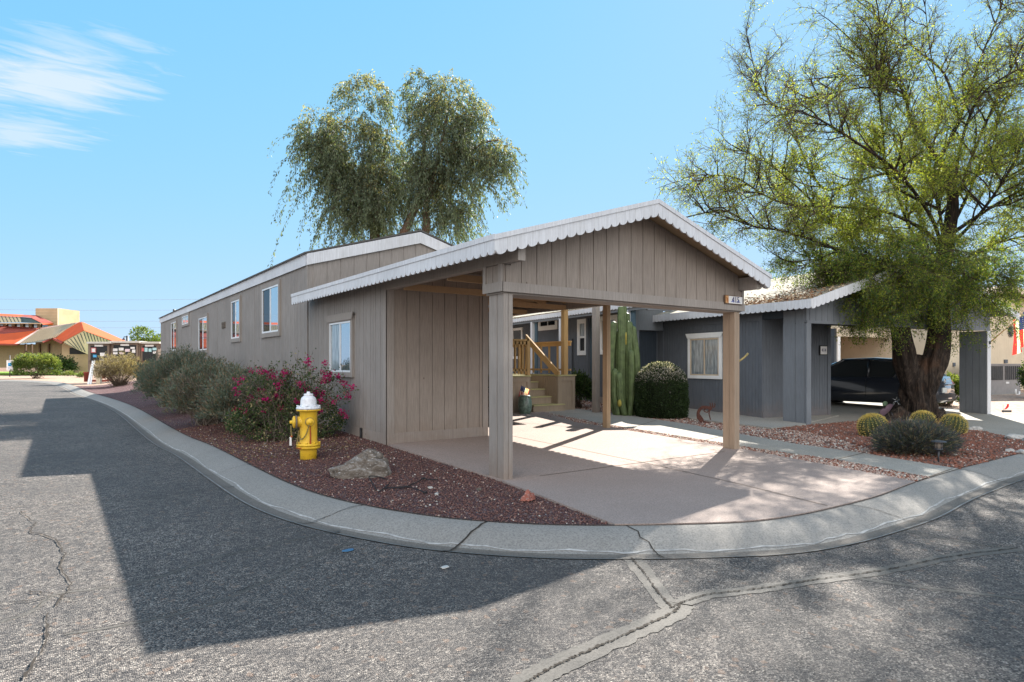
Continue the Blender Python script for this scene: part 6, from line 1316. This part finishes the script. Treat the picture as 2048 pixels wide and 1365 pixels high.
def A(x, y, d=0): return Vector(AD(x, y, DC+d))
DV = Vector((fw[0], fw[1], 0))
def pan(name, pts, mat_, th=.35, par=None, dirv=None):
    m = MB(); v = [A(*p) for p in pts]; m.prism(v, tuple((dirv or DV)*th)); return mk(m, name, mat_, par or cl)
def block(name, x0, x1, y0, y1, d, dep, mat_, par=None):
    m = MB(); p = [A(x0, y1, d), A(x1, y1, d), A(x1, y0, d), A(x0, y0, d)]; m.prism(p, tuple(DV*dep)); return mk(m, name, mat_, par or cl)
tw_ = block('tower', 71, 115, 617, 740, 6, 5, 'sand')
m = MB(); m.prism([A(115, 617, 5.99), A(127, 618.2, 8.5), A(127, 740, 8.5), A(115, 740, 5.99)], tuple(DV*.3)); mk(m, 'tower_side', 'beige', tw_)
m = MB()
for k in range(9): m.prism([A(71, 620+k*6, 5.98), A(115, 620+k*6, 5.98), A(115, 620.25+k*6, 5.98), A(71, 620.25+k*6, 5.98)], tuple(DV*-.03))
mk(m, 'course_lines', 'olw', tw_)
# upper lantern roof
for k in range(1): pass
pan('upper_roof', [(-400, 610, 4), (48, 630, 4), (42, 634, 2), (-400, 616, 2)], 'orange', .3)
pan('upper_roof', [(48, 630, 4), (72, 631, 5), (104, 646, 3), (84, 647, 1.5), (62, 636, 2), (42, 634, 2)], 'orange_d', .3)
pan('panel_wall', [(-400, 618, 2.2), (42, 634.5, 2.2), (42, 645, 1.5), (-400, 645, 1.5)], 'cream', .3)
pan('louvre_wall', [(42, 634.5, 2.2), (64, 636.5, 2.2), (84, 647, 1.7), (42, 645.2, 1.5)], 'seam', .3)
pan('eave_edge', [(-400, 645, 1.4), (84, 646.5, 1.4), (84, 648, 1.4), (-400, 647, 1.4)], 'sand', .4)
pan('eave_end', [(84, 646.5, 1.3), (104, 647, 2.8), (102, 650, 2.8), (86, 650, 1.3)], 'orange', .4)
block('clerestory', -400, 86, 648, 662, 3.5, 1, 'dkgl')
m = MB()
for x in range(-400, 86, 17): m.prism([A(x, 648, 3.45), A(x+6, 648, 3.45), A(x+6, 662, 3.45), A(x, 662, 3.45)], tuple(DV*-.2))
mk(m, 'clerestory_piers', 'olw', cl)
def battens(pts_fn, n, name='roof_seams', mat_='seam'):
    m = MB()
    for k in range(n):
        a, b = pts_fn(k/(n-1)); s_ = Vector((rt[0], rt[1], 0))*.035; m.prism([a-s_, a+s_, b+s_, b-s_], tuple(DV*-.08))
    return mk(m, name, mat_, cl)
battens(lambda t: (A(-400+440*t, 618+16*t, 2.1), A(-398+440*t+4, 645, 1.4)), 60)
# middle roofs
pan('lower_roof', [(-400, 650, 3), (0, 652, 3), (78, 656, 3), (62, 662, 1), (8, 668, 0), (-400, 660, 0)], 'orange_d', .3)
pan('lower_roof', [(-400, 662, 0), (8, 668, 0), (66, 662, 1), (76, 660, 1.5), (28, 688.5, -3), (-400, 690, -3)], 'orange', .3)
pan('roof_flashing', [(76, 659.5, 1.4), (80, 658.5, 1.6), (38, 688, -3), (28, 688.5, -3.1)], 'pink', .3)
pan('roof_edge', [(-400, 688.5, -3.1), (36, 688, -3.1), (34, 691, -3.1), (-400, 691, -3.1)], 'orange_d', .4)
pan('olive_roof', [(80, 659, 1.6), (150, 646, 1), (108, 675.5, -3), (84, 684, -4), (38, 688, -3.2)], 'oliv', .3)
battens(lambda t: (A(82+66*t, 659-12*t, 1.2), A(42+64*t, 688-11.5*t, -3.4)), 14, 'roof_ribs', 'olw')
pan('ridge_flashing', [(80, 656, 2.2), (160, 644.6, 1), (152, 649, .8), (82, 660, 1.7)], 'pink', .3)
pan('gable_roof', [(163, 644.5, 0), (124, 684.5, -4.5), (104, 676.2, -2.5), (152, 648, .6), (158, 645, .8)], 'orange', .35)
pan('gable_roof', [(163, 644.5, 0), (168, 661, -4.5), (124, 684.5, -4.6)], 'orange', .35)
pan('gable_roof', [(163, 644.5, 0), (262, 688, 1), (246, 690, -1), (168, 661.5, -4.5)], 'orange', .35)
for a_, b_, c_2, d_ in (((166, 650), (240, 681)), ((169, 655), (228, 684))) if False else (((166, 649.6, -1), (242, 681.5, .2), 0, 0), ((168, 655.3, -2.6), (230, 684.5, -.6), 0, 0)):
    m = MB(); m.prism([A(*a_)-DV*.08, A(*b_)-DV*.08, A(b_[0], b_[1]+1.3, b_[2])-DV*.08, A(a_[0], a_[1]+1.3, a_[2])-DV*.08], tuple(DV*-.1)); mk(m, 'roof_slot', 'seam', cl)
pan('gable_panel', [(168, 661.5, -4.4), (222, 683, -2), (222, 720, -1), (175, 709, -4), (124, 685.2, -4.5)], 'cream', .4)
def gl(t):
    x = 128+92*t; yt = 685-(x-128)*.55 if x < 168 else 661.5+(x-168)*.40; return A(x, yt+.5, -4.46+(.0 if x < 168 else (x-168)*.045)), A(x+18-6*t, min(719, 690+(x+14-128)*.36), -4.3+(.0 if x < 150 else (x-150)*.045))
battens(gl, 15)
pan('gable_edge', [(84, 683.6, -4.2), (104, 675.6, -3), (125, 684.6, -4.8), (122, 688, -4.8), (104, 679, -3), (86, 686, -4.2)], 'orange_d', .3)
block('wall', -400, 84, 689, 741, 0, 6, 'olw'); block('wall', 84, 124, 680, 745, -1, 5, 'olw'); block('wall', 124, 176, 684, 748, -2, 6, 'sand'); block('wall', 176, 300, 700, 748, 0, 6, 'olw')
for x in (49, 61, 77, 95): block('pilaster', x, x+2.5, 688, 741, -1.3, .25, 'bark2')
block('window', 139, 178, 696, 708.6, -2.1, .09, 'darkint'); block('low_wall', -60, 70, 736, 744, -8, .5, 'pink')
# lawn and pink dirt beyond the kerb
lw = [AZ(-600, 741.5, 0), AZ(330, 741.5, 0)]
def far4(y0, y1): a_ = AZ(-900, y0, 0); b_ = AZ(420, y0, 0); c_ = AZ(420, y1, 0); d_ = AZ(-900, y1, 0); return [(q[0], q[1]) for q in (a_, b_, c_, d_)]
o = sheet('lawn', far4(749.2, 741.0), .01, 'lawn', flatz=0); o['kind'] = 'structure'
# clipped round bush, sign, low plants
def fp(px, py, z=0): q = AZ(px, py, z); return (q[0], q[1], z-.01)
p = fp(74, 757); kq = depth(p)/F; shrub('round_bush', 'wide clipped yellow green bush on the far side of the road', p, (38*kq, 34*kq, 47*kq), 1700, .16, .09, ['hd2', 'hd1', 'hd3'], 'bush', up=.2, amp=.1, sq=.7, clump=6, stems=60, topm=(.45, .6), shell=.8)
for px, py, r_, lab in ((136, 752, 14, 'low lime green ground plant, nearer the round bush'), (166, 755, 10, 'low lime green ground plant, nearer the notice boards')): p = fp(px, py); shrub('ground_plant', lab, p, (r_*kq, r_*kq, 9*kq), 140, .16, .07, ['hd3', 'hd1'], 'plant', up=.3, clump=5, stems=8)
p = AD(110, 744, 86); shrub('dark_hedge', 'dark leafy hedge against the tan clubhouse wall', (p[0], p[1], 0), (2.6, 1.2, 2.3), 700, .3, .16, ['bx1', 'hd2', 'bx1'], 'hedge', up=.2, clump=5, stems=10); p = AD(92, 743, 87); shrub('dark_hedge', 'low clipped dark hedge left of the leafy one at the clubhouse', (p[0], p[1], 0), (2.2, 1.0, 1.7), 500, .25, .14, ['bx1', 'hd2'], 'hedge', up=.2, clump=5, stems=10, sq=.6)
p = fp(19.5, 753); kq = depth(p)/F; Q = lambda x, y, d: Vector(AD(x, y, depth(p)+d)); sg_ = thing('yard_sign', p, 'small white sign with a blue square on a dark post at the far left', 'sign')
m = MB(); m.tube([Q(19.5, 754, .05), Q(19.5, 711, .05)], .05, 8); mk(m, 'post', 'bmetal', sg_); m = MB(); m.prism([Q(13, 741.5, 0), Q(26, 741.5, 0), Q(26, 721, 0), Q(13, 721, 0)], tuple(DV*.04)); bd = mk(m, 'board', 'tile_w', sg_)
m = MB(); m.prism([Q(16, 733, -.01), Q(23, 733, -.01), Q(23, 726, -.01), Q(16, 726, -.01)], tuple(DV*.008)); mk(m, 'blue_square', 'bluesq' if MT.setdefault('bluesq', flat('sign_blue', (.03, .28, .6), .5)) else '', bd)
m = MB()
for y in (723.2, 735.2, 737, 738.8): m.prism([Q(15.5, y, -.01), Q(23.5, y, -.01), Q(23.5, y-.6, -.01), Q(15.5, y-.6, -.01)], tuple(DV*.008))
mk(m, 'text_lines', 'ink2', bd)
# notice boards
KD = 47.
ks = thing('notice_board', tuple(Vector(AD(240, 765, KD))), 'row of three brown roofed notice boards with pinned white papers by the mailboxes', 'notice board'); Kq = lambda x, y, d=0: Vector(AD(x, y, KD+d))
MT['kbrown'] = paint('kiosk_brown', (.19, .145, .115), .3); MT['kroof'] = flat('kiosk_roof', (.5, .47, .42), .8)
def kb_(name, x0, x1, y0, y1, d, dep, mat_, par=None): m = MB(); m.prism([Kq(x0, y1, d), Kq(x1, y1, d), Kq(x1, y0, d), Kq(x0, y0, d)], tuple(DV*dep)); return mk(m, name, mat_, par or ks)
for bx0, bx1, yr, d in ((176, 218, 686, -.2), (222, 276, 684.5, 0), (280, 316, 686, .2)):
    bd = kb_('case', bx0, bx1, yr+2, 722, d, .5, 'kbrown'); kb_('roof', bx0-3, bx1+3, yr-2.2, yr+1.6, d-.25, 1.0, 'kroof', bd); kb_('case_glass', bx0+5, bx1-4, yr+6, 722, d-.012, .01, 'darkint', bd)
    kb_('header_strip', (bx0+bx1)/2-8, (bx0+bx1)/2+9, yr+4, yr+7.5, d-.04, .02, 'tile_w', bd)
    for px in (bx0, bx1-4): kb_('leg', px, px+4, 722, 766, d+.1, .25, 'kbrown')
kb_('panel', 218, 222, 686, 766, .1, .3, 'kbrown'); kb_('panel', 276, 280, 686, 766, .1, .3, 'kbrown')
MT['ppink'] = flat('pink_paper', (.62, .5, .53), .8, var=.05); MT['pteal'] = flat('teal_paper', (.35, .55, .58), .8, var=.05); MT['pblue'] = flat('blue_paper', (.08, .35, .6), .8); MT['pred'] = flat('red_paper', (.5, .12, .12), .8)
for x0, y0, x1, y1, d, mt_ in ((182, 696, 192, 706, -.2, 'pred'), (183.5, 697.5, 190.5, 704.5, -.23, 'tile_w'), (200, 706, 209.5, 713, -.2, 'tile_w'), (186, 710, 193, 715, -.2, 'pblue'), (226, 697.5, 235, 703, 0, 'tile_w'), (237.5, 696, 247, 701.5, 0, 'tile_w'), (250, 698.5, 260, 704, 0, 'ppink'), (261, 694.5, 269.5, 698, 0, 'tile_w'), (264, 699.5, 270.5, 706, 0, 'tile_w'), (226, 705, 235, 709, 0, 'tile_w'), (239, 705, 248, 709, 0, 'ppink'), (283, 696, 288, 703, .2, 'pred'), (289, 696, 295, 704, .2, 'pteal'), (297, 697.5, 303, 704, .2, 'pteal'), (305, 696, 313, 701, .2, 'pteal'), (306, 703.5, 312, 708, .2, 'tile_w')):
    kb_('paper', x0, x1, y0, y1, d-.035, .012, mt_)
mbx = thing('mailbox_cluster', tuple(Vector(AD(196, 768, 44))), 'white cluster mailbox on a pedestal beside the dry bush', 'mailbox'); Mq = lambda x, y, d=0: Vector(AD(x, y, 44+d))
for nm, x0, x1, y0, y1, d in (('pedestal', 192, 200, 748, 770, 0), ('box', 187, 204, 728, 750, -.15)): m = MB(); m.prism([Mq(x0, y1, d), Mq(x1, y1, d), Mq(x1, y0, d), Mq(x0, y0, d)], tuple(DV*(.4 if nm == 'box' else .2))); bx_ = mk(m, nm, 'beige_l', mbx)
m = MB(); m.lathe(Mq(193, 741, -.17), [(.06, 0), (.04, .02)], 8, 0, -DV); mk(m, 'emblem', 'ink', bx_)
for nm_, x0, x1, x2, x3, lab in (('leaning_board', 174, 178, 184, 187.5, 'white board leaning on the notice board, the left one'), ('leaning_board', 179.5, 182, 187.5, 189.5, 'narrower white board leaning on the notice board, the right one')):
    m = MB(); m.prism([Mq(x0, 770, -.4), Mq(x1, 770, -.4), Mq(x3, 722, .6), Mq(x2, 722, .6)], tuple(DV*.05)); tag(mk(m, nm_, 'white2', None, tuple(Mq(x0, 770, 0))), lab, 'board')
tc_ = thing('trash_can', tuple(Mq(172.5, 763, 2)), 'rust red slatted litter bin left of the notice boards', 'litter bin'); m = MB(); m.lathe(Mq(172.5, 764, 2), [(.14, 0), (.15, .62), (.19, .64), (.19, .72)], 14); mk(m, 'bin', 'orange_d', tc_)
m = MB(); m.prism([Kq(174, 764, -.5), Kq(222, 764, -.5), Kq(222, 760, -.5), Kq(174, 760, -.5)], tuple(DV*.1)); m.prism([Kq(198, 758, -.4), Kq(206, 758, -.4), Kq(206, 744, -.4), Kq(198, 744, -.4)], tuple(DV*.3)); tag(mk(m, 'planter_edging', 'orange_d', None, tuple(Kq(198, 766, 0))), 'low rust red bench edging under the notice boards', 'bench')
# street lamp, wires
sl = thing('street_lamp', tuple(Vector(AD(248, 745, 84))), 'small dark bell shaped street lamp showing above the notice boards', 'street lamp'); m = MB(); m.tube([Vector(AD(254.5, 745, 84)), Vector(AD(254.5, 672, 84))], .14, 6); m.tube([Vector(AD(254.5, 674, 84)), Vector(AD(248, 674, 84)), Vector(AD(248, 677, 84))], .05, 5); mk(m, 'pole', 'bmetal', sl); m = MB(); m.lathe(Vector(AD(248, 680.5, 84)), [(.28, 0), (.2, .1), (.06, .3)], 10); mk(m, 'lamp_head', 'bmetal', sl)
for k, (y0, y1, y2) in enumerate(((594, 600, 600.5), (616, 621, 621), (638, 643, 643), (652, 656, 656))):
    m = MB(); a_ = Vector(AD(-500, y0-8, 170)); b_ = Vector(AD(120, y1, 170)); c_ = Vector(AD(900, y2-6, 170)); m.tube(cat([a_, b_, c_], 14), .045, 4, 0, True, False)
    tag(mk(m, 'power_line', 'wireg' if MT.setdefault('wireg', flat('wire_grey', (.3, .36, .42), .7)) else '', None, tuple(b_)), ('highest', 'second highest', 'third highest', 'lowest')[k]+' of the four thin power lines crossing the sky at left', 'power line', 'power lines')
fg = thing('golf_flag', tuple(Vector(AD(25, 745, 88))), 'tiny green flag in the lawn at far left', 'flag'); m = MB(); q = Vector(AD(26, 745, 88)); m.tube([q, q+up*1.0], .03, 5); mk(m, 'stick', 'bmetal', fg); m = MB(); m.prism([q+up*.9, q+up*.5, q-vx*.4+up*.55], tuple(DV*.02)); mk(m, 'cloth', 'pear_g' if False else 'tealf' if MT.setdefault('tealf', flat('teal_flag', (.05, .45, .3), .6)) else '', fg)
fg = thing('golf_flag', tuple(Vector(AD(106, 745, 80))), 'tiny pale blue flag behind the round bush', 'flag'); m = MB(); q = Vector(AD(107, 748, 70)); m.tube([q, q+up*1.2], .03, 5); mk(m, 'stick', 'bmetal', fg); m = MB(); m.prism([q+up*1.2, q+up*.55, q-vx*.55+up*.6], tuple(DV*.02)); mk(m, 'cloth', 'ink2' if False else 'bluef' if MT.setdefault('bluef', flat('pale_blue_flag', (.2, .33, .75), .6)) else '', fg)
SKY_STR=.095; SUN_STR=4.6; EXPO=1.75; FILL_VEIL=9.
# ================================================================== LIGHT, SKY, CAMERA
sv = Vector((1.19, .64, 1.0)).normalized()
el = math.asin(sv.z); azr = math.atan2(sv.x, sv.y)
w = bpy.data.worlds.new('World'); sc.world = w; w.use_nodes = True
n = w.node_tree.nodes; l = w.node_tree.links; n.clear()
sky = n.new('ShaderNodeTexSky'); sky.sky_type = 'NISHITA'; sky.sun_disc = False; sky.sun_elevation = el; sky.sun_rotation = azr
sky.altitude = 300; sky.air_density = 1.0; sky.dust_density = .1; sky.ozone_density = 2.0
# the air near the sun is far brighter than film can hold: roll the sky off softly, keeping its hue
ax = n.new('ShaderNodeVectorMath'); ax.operation = 'MULTIPLY_ADD'; l.new(sky.outputs[0], ax.inputs[0]); ax.inputs[1].default_value = (.27, .96, 1.9); ax.inputs[2].default_value = (1, 1, 1)
dv = n.new('ShaderNodeVectorMath'); dv.operation = 'DIVIDE'; gn = n.new('ShaderNodeVectorMath'); gn.operation = 'MULTIPLY'; l.new(sky.outputs[0], gn.inputs[0]); gn.inputs[1].default_value = (.76, 2.75, 6.8); l.new(gn.outputs[0], dv.inputs[0]); l.new(ax.outputs[0], dv.inputs[1])
hs = n.new('ShaderNodeHueSaturation'); hs.inputs['Saturation'].default_value = 1.0; hs.inputs['Hue'].default_value = .5
l.new(dv.outputs[0], hs.inputs['Color'])
# thin cirrus high in the north-west
tc = n.new('ShaderNodeTexCoord'); sp = n.new('ShaderNodeSeparateXYZ'); l.new(tc.outputs['Generated'], sp.inputs[0])
def mth(op, a, b=None, c=None):
    m = n.new('ShaderNodeMath'); m.operation = op
    for i, x in enumerate((a, b, c)):
        if x is None: continue
        if hasattr(x, 'is_output'): l.new(x, m.inputs[i])
        else: m.inputs[i].default_value = x
    return m.outputs[0]
zz = mth('MAXIMUM', sp.outputs[2], .02)
u = mth('DIVIDE', sp.outputs[0], zz); v_ = mth('DIVIDE', sp.outputs[1], zz)      # position on a flat cloud layer at unit height
cb = n.new('ShaderNodeCombineXYZ'); l.new(u, cb.inputs[0]); l.new(v_, cb.inputs[1])
def cloud(cx, cy, rx, ry, ang, scale, thr, seed):
    mp = n.new('ShaderNodeMapping'); mp.vector_type = 'TEXTURE'; mp.inputs['Location'].default_value = (cx, cy, 0); mp.inputs['Rotation'].default_value = (0, 0, ang); mp.inputs['Scale'].default_value = (rx, ry, 1)
    l.new(cb.outputs[0], mp.inputs[0])
    ln = n.new('ShaderNodeVectorMath'); ln.operation = 'LENGTH'; l.new(mp.outputs[0], ln.inputs[0])
    m2 = n.new('ShaderNodeMapping'); m2.inputs['Rotation'].default_value = (0, 0, -ang); m2.inputs['Scale'].default_value = (scale, scale*3.2, 1); m2.inputs['Location'].default_value = (seed, seed, 0)
    l.new(cb.outputs[0], m2.inputs[0])
    nz = n.new('ShaderNodeTexNoise'); nz.inputs['Scale'].default_value = 1; nz.inputs['Detail'].default_value = 9; nz.inputs['Roughness'].default_value = .6; nz.inputs['Distortion'].default_value = .7
    l.new(m2.outputs[0], nz.inputs[0])
    e = mth('SUBTRACT', 1, ln.outputs['Value']); e = mth('MULTIPLY', e, .55)
    s = mth('ADD', nz.outputs['Fac'], e); s = mth('SUBTRACT', s, thr); s = mth('MULTIPLY', s, 2.6)
    mm = n.new('ShaderNodeMath'); mm.operation = 'MINIMUM'; mm.use_clamp = True; l.new(s, mm.inputs[0]); mm.inputs[1].default_value = 1; return mm.outputs[0]
def cuv(px, py):
    r = ray(px, py); return (r[0]/r[2], r[1]/r[2])
a = cuv(110, 190); b = cuv(90, 270); c = cuv(260, 70); d = cuv(30, 325)
c1 = cloud(-.04, 2.78, .30, .46, .62, 4., .53, 3)
c2 = cloud(-.12, 3.45, .26, .42, .5, 4., .58, 9)
c3 = cloud(.17, 2.27, .17, .09, .1, 7, .66, 5)
c4 = cloud(.06, 2.42, .24, .2, .5, 5, .66, 12)
cs = mth('MAXIMUM', mth('MAXIMUM', mth('MAXIMUM', c1, mth('MULTIPLY', c2, .8)), mth('MULTIPLY', c3, .6)), mth('MULTIPLY', c4, .5))
mx = n.new('ShaderNodeMix'); mx.data_type = 'RGBA'; l.new(mth('MULTIPLY', cs, .8), mx.inputs[0]); l.new(hs.outputs[0], mx.inputs[6]); mx.inputs[7].default_value = (2.6, 2.9, 3.4, 1)
# unseen bright veil added behind the viewer as fill light for shaded walls
vd = n.new('ShaderNodeVectorMath'); vd.operation = 'DOT_PRODUCT'; l.new(tc.outputs['Generated'], vd.inputs[0]); vd.inputs[1].default_value = (-fw[0]*1., -fw[1]*1., .08)
mr = n.new('ShaderNodeMapRange'); mr.interpolation_type = 'SMOOTHSTEP'; l.new(vd.outputs['Value'], mr.inputs[0]); mr.inputs[1].default_value = .1; mr.inputs[2].default_value = .7
vn = n.new('ShaderNodeTexNoise'); vn.inputs['Scale'].default_value = 3.; vn.inputs['Detail'].default_value = 6; l.new(tc.outputs['Generated'], vn.inputs[0])
vv = mth('MULTIPLY', mr.outputs[0], mth('MULTIPLY_ADD', vn.outputs['Fac'], .5, .55))
m2 = n.new('ShaderNodeMix'); m2.data_type = 'RGBA'; l.new(vv, m2.inputs[0]); l.new(mx.outputs[2], m2.inputs[6]); m2.inputs[7].default_value = (FILL_VEIL, FILL_VEIL*.965, FILL_VEIL*.93, 1); mx = m2
bg = n.new('ShaderNodeBackground'); bg.inputs['Strength'].default_value = SKY_STR; l.new(mx.outputs[2], bg.inputs[0])
o = n.new('ShaderNodeOutputWorld'); l.new(bg.outputs[0], o.inputs[0])
sd = bpy.data.lights.new('sun', 'SUN'); sd.energy = SUN_STR; sd.angle = math.radians(.5); sd.color = (1, .94, .85)
so = bpy.data.objects.new('sun', sd); COL.objects.link(so); so.rotation_euler = sv.to_track_quat('Z', 'Y').to_euler(); so.location = (20, 10, 20)
cd = bpy.data.cameras.new('camera'); co = bpy.data.objects.new('camera', cd); COL.objects.link(co); sc.camera = co
cd.sensor_width = 36; cd.lens = 36*F/2048; cd.clip_end = 3000; cd.clip_start = .05
cd.shift_y = (HY-682.5)/2048
co.location = (0, 0, H); co.rotation_euler = (PI/2, 0, -TH)
sc.view_settings.view_transform = 'Standard'; sc.view_settings.look = 'None'; sc.view_settings.exposure = EXPO; sc.view_settings.gamma = 1
sc.cycles.max_bounces = 7; sc.cycles.diffuse_bounces = 4; sc.cycles.glossy_bounces = 3; sc.cycles.transmission_bounces = 3; sc.cycles.transparent_max_bounces = 4
sc.cycles.sample_clamp_indirect = 6; sc.cycles.use_denoising = True
